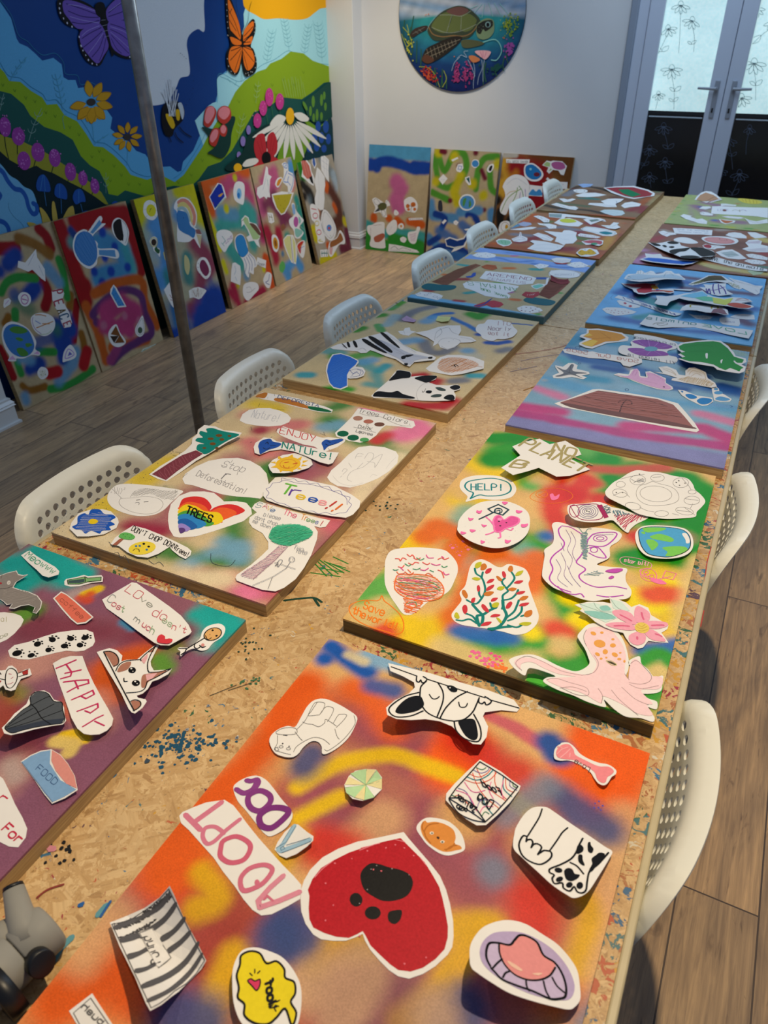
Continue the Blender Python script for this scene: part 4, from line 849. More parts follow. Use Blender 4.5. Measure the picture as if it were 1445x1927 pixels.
K('R1', 'paper_puppy_face', 'small oval cutout of an orange-brown puppy face with floppy ears', '~838,205 855,165 900,135 960,135 1040,155 1100,200 1135,250 1152,310 1145,345 1100,365 1040,378 980,360 910,310 870,260',
  [('f', '#d98a3c', '~865,200 875,165 895,152 910,165 960,160 1020,175 1075,210 1092,260 1085,300 1120,315 1130,335 1095,345 1040,355 990,345 920,300 880,250'), ('s', '#b46a24', 1.8, '~880,165 875,200 895,240|~1030,345 1060,320 1100,312|~930,300 900,260 890,220 920,180 980,170|~1085,300 1060,330 1020,340'), ('f', '#e3d4bd', '~oe937,234 14,10|~oe1006,290 14,10'), ('d', '#3d4a4a', 1.3, '938,235 1006,291'), ('d', '#4a3020', 2.2, '978,263')])
Z(860, 1480, 4.25)
K('R1', 'paper_paws', 'white cutout with two drawn dog paws, one black-spotted, on the orange board', '~460,370 480,310 540,220 610,168 710,165 780,205 900,290 1050,390 1180,480 1240,520 1215,580 1130,720 1040,850 940,895 870,865 760,790 640,680 520,570 450,490',
  [('s', BLK, 2.3, '~680,180 655,250 600,340 562,400|~885,330 840,370 800,430 740,515'), ('s', BLK, 2.6, '~555,400 530,395 505,430 495,480 520,550 580,600 660,625 720,600 755,560 750,525 720,515 690,515 645,545|~645,545 675,490 650,462 615,462 592,490|~592,490 605,450 590,425 560,430 552,440 558,410|~1005,415 970,480 950,530 910,580 830,625 745,660 740,690 775,710 760,740 780,780 840,775 850,815 900,840 935,805 960,845 1000,855 1030,830 1040,760 1060,680 1130,620 1210,530|~905,610 960,640 1010,700'),
   ('f', BLK, '~960,480 985,465 1010,490 1005,520 970,540 955,530|~970,550 1000,550 1005,590 1020,630 1000,630 970,600|~1045,455 1065,445 1070,470 1090,500 1080,530 1060,530 1045,510|~1075,580 1110,550 1140,530 1180,540 1170,570 1130,610 1080,680 1055,670 1080,620|~855,680 885,655 920,665 940,700 980,710 960,740 910,760 870,740|~oe810,672 32,20 10|~oe818,745 30,20 -20|~oe897,790 27,22 -20|~oe980,795 26,28 30')], curl=(.03, -75))
K('R1', 'paper_mouth', 'oval cutout of a lilac mouth with teeth and a pink tongue, lower right of board', '~100,1380 105,1280 150,1190 220,1120 340,1075 450,1072 560,1105 680,1180 800,1260 900,1370 960,1470 980,1580 985,1700 940,1765 890,1785 780,1765 600,1720 420,1660 280,1580 160,1500 110,1450',
  [('f', '#b5a3c6', '~180,1330 210,1240 290,1175 400,1160 520,1170 640,1220 760,1300 860,1410 920,1520 940,1620 900,1700 800,1710 640,1680 480,1620 320,1530 210,1430'), ('f', '#c3b2cf', '~235,1330 260,1260 330,1260 420,1270 520,1200 600,1230 680,1340 780,1410 850,1520 870,1640 840,1700 740,1700 600,1640 440,1590 330,1520 250,1430'), ('f', '#e08f8c', '~335,1265 420,1270 470,1220 500,1195 560,1200 630,1250 690,1350 740,1390 785,1430 760,1490 690,1540 600,1555 500,1530 420,1470 360,1380'),
   ('s', BLK, 3, '~265,1445 235,1380 235,1310 260,1258 330,1255 420,1270 460,1230 500,1192 560,1200 640,1250 690,1350 780,1410 840,1500 870,1600 865,1680 820,1700 740,1700 600,1640 480,1600 360,1550 300,1490 270,1460'), ('s', BLK, 2.4, '~335,1260 340,1340 380,1430 460,1510 560,1550 660,1550 740,1515 785,1450|~285,1460 320,1420 360,1385|~365,1535 385,1500 415,1485|~575,1640 555,1600 550,1550|~740,1695 710,1640 690,1560|~870,1660 800,1600 760,1530'), ('f', '#ecc0a8', '~400,1400 450,1420 520,1470 500,1480 430,1440|~600,1500 680,1495 650,1515')], curl=(.045, -110))
Z(80, 1620, 2.4083)
K('R1', 'paper_pound_sign', 'curled white cutout with grey bars and the word Pound', '305,280 380,250 460,215 530,170 580,125 600,165 640,260 690,350 742,452 720,490 650,560 580,620 490,685 470,650 420,530 350,390',
  [('z', '#4b4a4c', 2.2, 2.0, -0, '325,285 450,235 575,150 585,170 460,262 335,310|345,350 430,310 520,260'), ('f', '#59585b', '~330,292 440,250 520,210 570,155 578,172 530,225 450,265 335,312|~355,350 450,318 540,262 600,195 608,215 550,285 465,340 365,372|~535,345 590,310 640,258 648,275 600,330 545,368|~385,425 440,408 480,385 485,402 440,430 395,448|~420,492 470,480 515,455 520,470 480,495 430,512|~565,400 620,360 665,318 672,335 630,380 575,420|~455,560 560,510 640,450 700,370 708,388 650,475 570,535 462,582|~480,628 570,580 660,500 718,420 724,438 670,520 590,590 490,645'),
   ('f', '#e9e6e0', '435,325 500,305 585,440 525,488'), ('s', '#5c5b5d', 1, 'o440,328 498,308 583,440 527,485|o315,288 450,235 575,138 735,452 600,590 495,672'), ('t', '#4a494b', 1.7, 'Pound', '538,458 488,338 -40,12')], curl=(.05, 80, 'u'))
K('R1', 'paper_speech_bubble', 'yellow speech cloud cutout with a pink heart and the word Woof', '~860,560 865,480 900,410 960,392 1030,410 1090,440 1140,500 1170,570 1172,660 1155,745 1120,800 1000,800 910,745 870,660',
  [('f', '#e5cf1a', '~895,470 900,430 940,410 985,420 1015,455 1060,455 1095,490 1100,530 1140,550 1145,600 1125,640 1150,690 1130,745 1100,670 1060,710 1020,740 960,735 915,700 915,650 885,620 890,575 880,520'), ('s', BLK, 2.6, '~o895,470 900,430 940,410 985,420 1015,465 1060,455 1095,490 1100,530 1140,550 1145,600 1125,640 1150,690 1130,745 1100,670 1060,710 1020,740 960,735 915,700 915,650 885,620 890,575 880,520'), ('f', '#d2365e', '~930,545 945,535 962,545 985,538 985,565 970,588 950,568'), ('s', BLK, 1.6, '~o930,545 945,535 962,545 985,538 985,565 970,588 950,568|940,510 950,520|962,492 962,508|985,500 975,510|1060,640 1075,632|1055,655 1070,660|1050,668 1058,682'), ('t', BLK, 3.2, 'Woof', '1025,672 1010,545 34,-12')], curl=(.02, -140))
K('R1', 'paper_card', 'small bordered white card with handwriting at the bottom edge of the orange board', '120,680 225,600 320,745 330,800 190,800', [('s', '#6c6b6c', 1.2, '140,690 218,622 312,760 300,800|140,690 200,800'), ('t', '#5c5b5c', 1.6, 'push', '262,745 175,665 20,-22')])
K('R1', 'paper_scrap', 'white paper scrap with pink pencil just entering the bottom edge', '1030,800 1040,735 1090,722 1130,745 1150,800', [('s', '#b86a74', 1.4, '~1050,770 1080,745 1120,760')])
# ================================================================ R2: green and yellow earth board
Z(0, 0, 1)
B('R2', 'green, yellow and orange sprayed board with earth, octopus and coral cutouts', '#ddb26c', [
 ('#e8c40c', 5.5, .9, .95, '900,870 960,900|870,940 900,950|770,1020 760,1050|1240,1060 1170,1090 1110,1100|1120,1160|880,1180 790,1190 760,1180|1270,1170|1180,1120'),
 ('#379a26', 5.4, .85, 1, '940,850 1000,830 1100,870 1200,890 1310,920|1000,890 1040,870|1300,930 1290,980|1060,1060 1010,1030|1150,930|960,990 1000,1000'),
 ('#1f8c1d', 5, .8, 1, '1320,930 1300,990 1270,1050|1060,840 1150,865|1290,900 1200,880|930,825 980,820 1080,850|1200,900 1320,930 1320,960|1150,900 1220,980 1290,1020|930,865 980,865|1180,1050 1230,1040 1280,1020'),
 ('#c54a3a', 3, .9, .9, '1090,880 1160,885 1250,880|1120,910'),
 ('#62a84c', 4.4, .9, 1, '740,1130 700,1120|1100,850|930,1000|1150,970|860,1000 880,1040|820,1100 760,1100|700,1110 740,1090|1000,910|1180,990'),
 ('#6ea79a', 4.4, 1, .8, '880,960 870,990|960,1020 990,1040|880,1060|1100,1010'),
 ('#e06a1c', 4.2, .9, .95, '820,990 870,1010 850,1060|930,1040 900,1080 880,1130|1010,1050 1020,1080|860,1160 880,1190|960,1060 1000,1100|800,1010'),
 ('#cf2b1d', 4.2, .9, .95, '1050,900 1040,960 1060,1010|1100,900 1080,940|1130,940|1200,1010|1075,930'),
 ('#d8b070', 4.2, 1, .85, '960,960 1000,990|1180,1090|1020,900|870,930|940,1080'),
 ('#3c9b34', 4.6, .85, 1, '1060,1110 1090,1180 1130,1190|1100,1250 1050,1260 990,1230 1010,1200|880,1215 940,1210|1280,1250 1210,1310|1000,1300 1080,1310 1160,1350|1130,1260 1100,1210'),
 ('#f1d90c', 3.2, .9, 1, '1190,1120 1130,1150 1090,1170|1260,1100 1230,1140|1075,1125|1000,1190'),
 ('#de4a30', 3.6, .85, .95, '1245,1115 1280,1120 1230,1120|1045,1183 1060,1190|720,1190'),
 ('#2866b2', 3, .9, .95, '935,1195 960,1200|1210,1225 1250,1222 1280,1215|870,1190 930,1200|1030,1010'),
 ('#dcc07c', 3.6, .9, .95, '1000,1240 960,1260|900,1240 840,1220|1060,1215|1290,1180 1320,1060|1250,1270 1220,1260|720,1140 690,1160'),
 ('#3a9a34', 2.2, .8, 1, '~1200,1250 1240,1230 1270,1250'),
 ('#c87f80', 3, 1, .6, '1250,1000 1290,1010'),
], res=240, side=wood_mat('dark_brown_pine', '#3a2c1a', '#6b5a30', (4, 4, 120)),  # sides in darker brown wood than the plain pine
 extra=[])
Z(640, 800, 3.6125); pl2 = BR['R2'][1]
Zx = dict()
def extra_on(k, marks, name='pen_drawing'):
    """pen drawing made straight on a painted face"""
    root, pl = BR[k]; mb = MB(); marks_into(mb, pl, marks, lambda u, v: 0.0, 0.0002, .00008)
    o = mb.build(name, root); o.matrix_parent_inverse = Matrix.Translation(-root.location); return o
extra_on('R2', [('s', '#ee7d1c', 2.2, '~245,1195 270,1185 283,1160 300,1195 340,1225 400,1280 430,1340 425,1400 380,1420 300,1400 200,1370 120,1330 70,1280 65,1230 120,1200 180,1190 245,1195'), ('t', '#ee7d1c', 2.6, 'Save', '155,1245 292,1300 18,-50'), ('t', '#ee7d1c', 2.6, 'the', '80,1280 165,1315 16,-48'), ('t', '#ee7d1c', 2.6, 'world!', '180,1320 385,1395 18,-42')], 'drawn_speech_bubble')
extra_on('R2', [('s', '#ee7d1c', 1.4, '~o1290,490 1330,450 1400,432 1480,430 1560,455 1580,490 1530,520 1430,532 1340,520'), ('s', '#ee7d1c', 1.6, '~oe1370,470 40,24|1350,480 1395,455|1345,468 1380,490'), ('f', '#f07aa8', '~1425,475 1445,465 1460,485 1490,470 1480,500 1440,510')], 'drawn_badge')
extra_on('R2', [('d', '#e87aa6', 4.5, '765,835 870,845 810,885 835,790'), ('d', '#e87aa6', 1.6, '745,820 755,812 785,815 795,828 850,830 862,822 885,825 895,840 790,865 800,858 825,860')])
Z(1000, 800, 3.2472)
extra_on('R2', [('s', '#e79ab0', 1.6, '~660,870 640,870 560,850 540,820 570,805 650,815 720,840 735,860 715,880 670,880 660,895'), ('t', '#f0b0c0', 1.8, 'stay pit!', '565,835 715,862 6,-22'), ('s', '#f07aa8', 1.7, '~oe715,915 52,38 20|~oe700,900 14,10|~oe735,925 14,10|~oe715,930 9,7|~oe690,920 9,7|820,890 885,908 865,945 800,930 820,890|850,925 790,940'), ('f', '#f07aa8', '~730,935 790,945 825,970 780,972 735,955')])
Z(940, 1080, 3.6125)
extra_on('R2', [('d', '#e8568e', 4, '-60,540 -30,555 0,562 10,590 -20,580'), ('d', '#ee7a3a', 3, '20,610 0,620 -15,640 15,645 40,650 25,630 45,640 30,665'), ('s', '#e88fb2', 1.4, '~955,-5 985,20 1050,40 1100,30')])
Z(680, 1220, 2.5804)
extra_on('R2', [('d', '#e8689a', 4.2, '575,35 598,48 617,50 603,62 640,68 620,75 553,22 530,40 560,45 662,78 585,60 600,78 640,85 570,20 540,15'), ('d', '#ee7c34', 3.6, '625,55 655,95 680,90 668,98 690,100 650,80 700,95 615,90')])
Z(640, 800, 3.6125)
K('R2', 'paper_speech_bubble', 'white speech bubble cutout with HELP! in teal capitals', '~812,410 830,370 900,345 1000,340 1090,350 1160,375 1195,420 1190,460 1150,495 1050,508 950,500 880,515 852,519 865,485 825,445',
  [('s', '#157f86', 4.2, '~885,500 905,462 870,445 848,415 870,385 940,370 1040,362 1130,385 1160,420 1150,455 1090,478 1000,482 945,475 885,500'), ('t', '#157f86', 3.6, 'HELP!', '890,440 1110,445 0,-42')])
K('R2', 'paper_heart_character', 'round white cutout of a pink heart waving a sign, ringed by small hearts', '~798,690 810,640 860,580 940,530 1030,513 1140,520 1230,555 1280,600 1290,670 1270,740 1210,795 1120,830 1020,833 910,800 840,760 800,720',
  [('f', '#e0569a', '~1040,650 1055,622 1085,615 1115,645 1160,620 1210,632 1215,660 1180,685 1130,700 1090,725 1055,725 1045,690'), ('f', '#f08fc0', '~oe1085,640 16,10'), ('s', '#f57cb8', 4, '~1040,650 1055,622 1085,615 1115,645 1160,620 1210,632 1215,660 1180,685 1130,700 1090,725 1055,725 1045,690 1040,650|~1050,690 1020,650 985,620|~1055,720 1025,735 990,745|~1085,725 1090,760 1075,768|~1130,705 1160,715 1175,700'), ('s', '#26404e', 4, '945,640 1050,590|o1005,570 1075,540 1145,575 1105,612 1030,590'), ('s', '#26404e', 2.6, '~1095,570 1060,570 1055,585 1085,580 1080,600 1055,595|~oe1075,583 26,18'), ('d', '#1f2a33', 2.2, '1080,655 1130,664 1088,685'), ('f', '#f06fae', '~930,580 945,585 965,580 955,600 940,602 925,592|~1195,580 1215,582 1240,585 1220,600 1200,597|~870,630 885,635 908,635 890,650 878,650|~960,675 975,680 998,682 975,695|~1230,675 1250,675 1278,672 1265,692 1235,695|~880,712 905,712 922,718 895,730|~820,725 838,728 858,735 835,745 820,740|~955,785 968,788 985,795 960,808|~1120,780 1140,785 1162,785 1140,805 1122,800|~1100,525 1120,522 1140,528 1118,542'), ('d', '#a9a7a4', .6, '1000,560 900,650 950,720 1010,800 1150,760 1190,720 1230,640 850,690 1120,820 990,780 1170,540')], curl=(.014, -100))
K('R2', 'paper_tornado', 'white cutout of an orange scribbled swirl with a flock of tiny birds', '~303,975 310,910 345,855 430,835 560,832 690,845 740,870 790,930 800,990 780,1050 745,1120 690,1160 600,1200 540,1250 490,1285 450,1290 420,1275 380,1220 340,1160 305,1080',
  [('z', '#ee8a4a', 1.5, 3.2, 8, '~380,1040 520,1015 640,1035 700,1110 680,1170 560,1200 430,1165 375,1110'), ('z', '#e0709a', 1.1, 7, -12, '~390,1050 620,1040 690,1130 560,1190 400,1130'), ('z', '#6a9a60', 1.1, 8, 20, '~400,1040 600,1035 690,1110 600,1160 420,1110'), ('z', '#ee7436', 1.6, 4, 10, '~440,1185 560,1195 520,1270 450,1272'), ('s', '#ee7436', 2.4, '~380,1040 400,1020 520,1015 620,1030 680,1070 705,1120 690,1165 640,1190 540,1200 480,1185 420,1160 375,1120 370,1080 380,1040|~375,1060 450,1100 560,1110 650,1100|~380,1090 460,1130 570,1140 680,1120|~400,1130 470,1160 560,1170 660,1150|~430,1180 500,1190 560,1210 500,1240 440,1230 460,1200|~440,1230 500,1240 520,1220|~435,1255 470,1262 490,1250 460,1240|~440,1268 470,1270'), ('s', '#54a070', 1.5, '~400,1045 500,1040 620,1070 680,1110|~395,1070 480,1080 600,1090 680,1130|~450,1165 540,1155 640,1165|~450,1215 510,1205 520,1235'), ('s', '#ee6f9a', 1.7, '~390,1030 500,1060 620,1060|~385,1110 450,1150 560,1180|~480,1190 530,1180 600,1180|~470,1225 500,1210|~400,1055 520,1065 660,1110'), ('s', '#c8743a', 1.2, '~395,1080 500,1095 620,1080|~400,1100 520,1120 650,1135|~420,1145 520,1150 640,1180|~390,1120 440,1120'),
   ('s', '#ee5a46', 2.2, '~375,910 400,912 410,925 425,905 450,915|~455,880 475,895 490,885 505,900|~500,905 520,915 545,905|~395,965 420,970 435,955|~465,940 490,950 510,935 535,940|~560,935 590,950 610,940|~665,915 690,905 710,915 738,905|~665,988 690,1000 705,1040'), ('s', '#e8559a', 2.2, '~585,885 600,905 635,905|~410,970 430,990|~545,985 575,990 600,975|~620,945 650,955 680,950|~700,1000 715,1020 740,1015|~690,895 705,905'), ('s', '#4f9f63', 2, '~520,905 545,920 570,910|~440,945 465,960 480,950|~495,980 520,985 545,975|~610,990 635,1000|~690,960 705,970 728,962|~360,985 375,990 395,985'), ('s', '#ee7436', 2, '~385,1000 400,1015 440,1008|~440,1000 470,1020 500,1005|~580,1020 600,1010 630,1030|~460,985 480,1005')])
K('R2', 'paper_coral', 'white cutout of teal branches with red, orange and yellow leaves', '~915,925 960,912 1010,930 1060,960 1100,965 1140,945 1200,955 1260,980 1290,1040 1280,1080 1300,1150 1330,1230 1350,1300 1330,1360 1270,1410 1190,1425 1110,1405 1010,1385 900,1370 820,1355 770,1325 758,1285 790,1240 825,1190 812,1140 850,1090 870,1010 885,960',
  [('s', '#147a72', 6.5, '~945,1365 930,1300 970,1290 1015,1260 1060,1240|~900,1220 935,1260 970,1300 960,1360|~1010,1385 1080,1370 1130,1300 1110,1240 1105,1190|~1030,1390 1100,1375 1160,1370'), ('s', '#147a72', 4.6, '~915,975 925,1010 960,1035 980,1080 985,1130 960,1180 925,1215 880,1200 860,1188|~945,1110 945,1150 960,1175|~1105,1080 1130,1110 1140,1130 1105,1160 1110,1210 1100,1250|~1165,1000 1185,1040 1160,1080 1130,1110|~1110,1190 1160,1180 1195,1150 1210,1120|~1130,1310 1180,1270 1200,1230 1215,1190|~1140,1330 1190,1310 1230,1270 1235,1230|~930,1350 880,1320 830,1330 790,1325|~1060,1240 1030,1240 1020,1210|~930,1340 900,1300 850,1280|~1140,1360 1200,1375 1240,1355|~1105,1080 1100,1060 1120,1040|~960,1040 970,1000|~1230,1300 1260,1290'),
   ('f', '#c93740', '~985,1000 1000,978 1030,975 1020,1000 995,1012|~1105,1030 1100,1000 1115,995 1128,1020 1120,1040|~995,1075 1015,1050 1048,1048 1030,1070|~990,1125 1005,1100 1045,1085 1040,1105 1010,1125|~930,1120 930,1095 945,1090 952,1115 940,1135|~890,1205 895,1180 918,1175 912,1205|~1180,1075 1205,1058 1245,1058 1220,1078|~1195,1150 1215,1132 1258,1130 1235,1150|~1125,1245 1135,1215 1160,1200 1170,1215 1150,1245|~1025,1200 1035,1178 1072,1175 1055,1195|~835,1270 830,1240 845,1222 862,1232 865,1265 850,1285|~1215,1230 1235,1212 1285,1208 1260,1230|~1020,1305 1045,1285 1090,1290 1065,1305|~955,1365 985,1340 1030,1338 1005,1362|~960,1235 965,1218 985,1225 1010,1260 1005,1275 980,1262'), ('f', '#c9752b', '~955,985 960,950 985,942 998,965 980,985|~1060,1030 1075,1028 1100,1050 1095,1062 1075,1055|~1140,985 1150,960 1170,960 1175,985 1160,1000|~975,1150 1000,1132 1045,1135 1020,1160 990,1162|~830,1150 830,1125 850,1125 868,1160 855,1180|~1140,1120 1165,1105 1200,1112 1175,1130|~1215,1190 1240,1165 1280,1165 1255,1190|~1250,1300 1260,1270 1300,1258 1305,1285 1280,1305|~895,970 900,955'), ('f', '#bdbb2c', '~915,965 925,940 960,932 955,960 930,975|~895,1045 920,1035 955,1045 930,1058|~1065,1115 1085,1098 1120,1102 1095,1125|~1190,1025 1205,1000 1245,990 1225,1020|~1030,1225 1050,1208 1080,1210 1070,1238 1040,1242|~775,1300 785,1275 800,1280 812,1310 795,1318|~1060,1310 1080,1315 1100,1340 1085,1345|~1215,1355 1250,1340 1300,1345 1270,1365')])
K('R2', 'paper_sign', 'white cross-shaped cutout with NO PLANET B in khaki capitals', '1240,115 1355,92 1425,130 1530,105 1620,160 1640,200 1560,225 1700,300 1560,345 1470,350 1350,290 1270,315 1175,340 1095,290 1225,205 1170,145',
  [('t', '#a89a63', 7, 'NO', '1440,172 1590,212 25,-50'), ('t', '#a89a63', 7, 'PLANET', '1215,140 1645,320 70,-50'), ('t', '#a89a63', 7, 'B', '1150,285 1270,300 50,-45')], curl=(.022, -120))
Z(1000, 800, 3.2472)
K('R2', 'paper_planet_ring', 'large white cutout of pencil planets orbiting a sun, upper right of board', '~450,410 465,385 500,350 545,325 600,290 650,275 720,285 790,290 870,310 950,325 985,360 1000,395 1035,425 1062,465 1040,500 1010,530 1000,560 930,568 830,573 740,562 650,540 580,500 520,470 465,440',
  [('s', '#8f8d8c', .9, '~oe760,420 98,48 5|~o640,410 660,372 700,360 740,345 790,360 840,372 880,395 900,430 895,460 860,480 800,490 740,492 690,480 650,450|~oe650,335 48,30|~oe540,415 45,25 10|~oe770,322 42,22|~oe545,362 28,18|~oe912,352 48,30|~oe982,408 25,12|~oe980,460 48,26|~oe935,525 55,22 10|~oe620,495 48,22 10|~oe795,540 42,18|~930,500 1000,550|~545,330 600,315 690,300|~920,325 960,370 975,395|~985,480 970,510|~660,500 700,520 750,530|~860,540 900,550|~500,430 560,410 600,440'), ('s', '#6f6d6c', .9, '~610,330 640,345 680,325|~625,350 660,340 690,345|~740,320 790,315|~940,450 1020,460|~890,520 970,530'), ('d', '#55534f', 2, '520,412 556,412 885,350 938,355 905,368 900,340 660,300'), ('z', '#9b9999', 1, 4, 20, '640,330 690,328 680,350 650,352')], curl=(.02, 180))
K('R2', 'paper_television', 'white cutout of a ringed dial beside a magenta and blue fan shape', '~220,500 240,485 320,480 400,470 450,480 490,500 560,515 600,530 715,560 640,605 605,635 590,657 560,640 520,600 490,580 430,590 340,592 260,575 225,540',
  [('f', '#a3275c', '398,490 430,485 472,562 445,570'), ('s', '#a3275c', 2, '~235,495 320,485 410,488 435,560 380,580 290,570 240,500|~oe262,525 30,38 -10'), ('s', '#7b6a93', 1.3, '~oe345,528 48,32|~oe345,528 34,22|~oe345,528 62,42|~oe345,528 22,14'), ('d', '#30303a', 2, '338,525 352,530'), ('z', '#4f6a78', 1.8, 4, 60, '430,500 470,495 490,530 460,545'), ('z', '#c4355a', 1.7, 4, 75, '500,550 600,545 700,560 600,600 570,640'), ('z', '#3f6f80', 1.7, 4, -60, '490,525 530,520 600,545 520,560')], curl=(.035, 180))
K('R2', 'paper_butterfly', 'white cutout of purple wavy water with a grey-bodied butterfly', '~125,610 150,592 200,600 300,630 380,625 450,632 530,650 552,675 530,710 480,745 475,810 400,850 470,865 540,870 585,880 575,920 580,960 610,1010 600,1050 550,1065 470,1062 380,1075 300,1060 200,1020 130,990 75,940 65,900 80,800 80,760 130,720 135,660',
  [('s', '#b443b8', 3, '~180,620 165,640 175,680 200,715 190,750 140,790 115,830 130,880 110,940 160,990 240,1020|~185,615 240,625 290,655 330,680|~345,700 330,750 300,800 275,840 330,880 290,920 320,960 400,990 500,985 580,1000|~345,700 380,665 450,655 520,660 500,700 440,740 350,735|~355,750 400,745 430,770 455,810 400,805 350,780|~160,985 200,1020 260,1035 300,1030 320,1050|~400,1040 470,1050 560,1040'), ('s', '#b443b8', 2, '~oe420,692 42,20|~oe420,692 22,10|~oe382,762 22,16'), ('z', '#7d9a9c', 3, 4, 5, '305,660 335,655 345,760 330,820 315,815 305,720'), ('s', '#6f8f92', 1.6, '~310,655 290,630 280,625|~330,655 345,635 365,635'), ('s', '#8a6aa0', .9, '~210,640 240,700 220,760 250,820 230,880|~240,650 270,710 250,780 270,830|~150,820 180,880 160,940 220,990|~180,780 210,850 200,920 250,980|~220,860 250,930 300,990|~380,670 440,670 500,668|~180,720 200,770'), ('z', '#7f9a9c', 1.6, 5, 15, '320,915 400,890 445,905 380,925'), ('f', '#c04fb0', '~450,895 490,880 550,878 555,890 510,905|~470,935 490,922 505,930 485,942')], curl=(.012, -100))
K('R2', 'paper_earth', 'white rimmed cutout of the blue and green earth on the green board', '~635,700 640,650 680,618 760,612 880,620 950,640 985,690 985,750 950,790 880,812 790,815 710,800 660,760',
  [('f', '#4fa3d2', '~655,670 660,640 700,625 780,622 880,630 940,650 968,690 968,745 930,780 850,805 780,803 710,785 670,735'), ('f', '#79c653', '~680,630 760,625 820,630 800,645 740,655 700,655|~725,680 780,665 840,680 870,700 850,715 790,705 740,695|~700,705 740,700 775,730 740,765 720,745|~800,750 870,740 940,745 950,770 880,798 820,800 830,775|~670,655 690,650 695,665 680,665'), ('f', '#e9e6e0', '~920,665 945,662 965,695 965,720 945,722 940,700'), ('s', BLK, 1.6, '~o655,670 660,640 700,625 780,622 880,630 940,650 968,690 968,745 930,780 850,805 780,803 710,785 670,735')], curl=(.008, -60))
Z(940, 1080, 3.6125)
K('R2', 'paper_flower', 'pink six-petalled flower cutout with pale teal leaves', '745,155 800,170 860,195 895,225 950,205 1010,230 1030,280 1100,320 1148,350 1140,375 1100,400 1130,440 1148,468 1060,462 1010,455 975,500 940,508 890,480 855,430 840,400 770,385 710,360 650,325 600,280 545,250 560,235 510,210 600,190 700,190 755,200',
  [('f', '#cfe4da', '545,205 640,195 760,230 800,300 720,330 640,290 580,255|755,170 830,190 885,250 820,260 770,230'), ('f', '#8cc4bb', '~575,255 660,255 740,270 790,300 720,310 640,295|~680,225 730,215 755,245 700,250'), ('s', '#8fa9a2', 1, '~640,195 660,230 700,255 760,260|~545,205 640,240 760,280|~755,170 800,230 870,260'), ('f', '#eba3b6', '~930,330 915,260 935,220 980,235 1020,270 1010,320|~980,330 1050,320 1130,330 1140,355 1070,375 1010,365|~1000,370 1060,390 1110,430 1125,460 1040,450 990,410|~975,400 995,430 980,470 930,485 885,460 880,420 930,395|~930,375 870,385 780,370 720,345 780,330 880,335|~930,345 860,330 790,290 765,255 830,245 900,275'), ('s', '#d9688a', 4, '~780,355 830,353 880,357|~820,280 870,305 895,320|~965,265 970,290 978,310|~1035,352 1075,350 1115,350|~1060,410 1085,418 1100,425|~935,430 935,445'), ('f', '#e3c75f', '~oe968,368 50,36 10'), ('s', '#b9963a', .9, '~930,360 960,375 1000,360|~940,345 965,360 990,345|~940,385 970,390 1005,380')], curl=(.022, 170))
K('R2', 'paper_octopus', 'large pale pink octopus cutout with orange spots at the near right corner', '~600,345 650,335 720,345 780,380 830,430 860,500 878,590 875,650 860,700 900,740 950,710 955,670 940,640 880,615 885,585 950,560 965,610 1010,650 1050,700 1110,692 1105,740 1090,800 980,815 900,790 960,820 1020,850 1070,870 1065,920 1000,905 1050,970 1040,1005 960,980 860,970 780,920 710,855 720,905 600,870 500,825 400,790 300,735 320,705 380,695 280,655 215,640 190,650 170,690 110,650 70,605 68,580 130,555 220,548 300,575 400,625 500,660 560,650 610,610 600,560 580,510 545,455 530,420 560,380',
  [('f', '#f2cfd1', '~590,380 660,360 740,370 800,430 840,490 860,570 850,640 860,700 920,735 1000,700 1105,705 1085,780 960,790 1040,880 1000,890 1040,960 940,950 820,880 700,830 690,880 560,810 420,770 320,720 400,705 520,700 400,680 300,640 220,600 150,610 140,650 100,600 150,570 260,580 400,640 540,680 620,680 660,610 620,540 580,460|~890,610 930,580 1000,660 1030,700 950,740 880,735'), ('s', '#9c8688', 1, '~150,655 110,610 140,575 200,560 300,600 420,660 560,690|~320,720 380,710 480,740 590,775 600,825 520,820 420,775|~560,690 640,670 672,610 640,550|~590,380 570,430 590,490|~670,780 700,830 690,880|~760,790 820,860 940,960|~830,770 920,850 1010,890|~880,740 960,750 1020,730 1030,690 990,640 930,590 890,610|~850,680 880,720|~880,750 960,780 1080,760|~410,775 500,770 590,800'), ('f', '#e6a24e', '~oe680,475 40,26 10|~oe637,405 20,12 20|~oe695,400 12,8|~oe770,487 20,14|~oe770,445 11,7|~oe718,530 18,17|~oe783,550 22,14 25|~oe665,547 18,11 30|~oe813,580 14,8|~oe725,570 8,6|~oe820,537 9,5|~oe848,595 8,9|~oe690,577 10,7'), ('f', '#4d4a2c', '~730,595 760,598 795,620 765,615'), ('s', '#cfc98a', 1.4, '~o725,592 760,592 795,618 765,622')], curl=(.03, 200))
K('R2', 'paper_leaf_scrap', 'bright green paper scrap tucked under the octopus tentacle', '190,680 240,678 310,705 290,755 180,725', [], paper=mat('#4cb03c', .7, .05))
K('R2', 'paper_grass_scrap', 'pale green paper wedge under the octopus tentacles at the near edge', '715,865 745,880 830,930 790,925 725,905', [], paper=mat('#b9c46a', .7, .05))
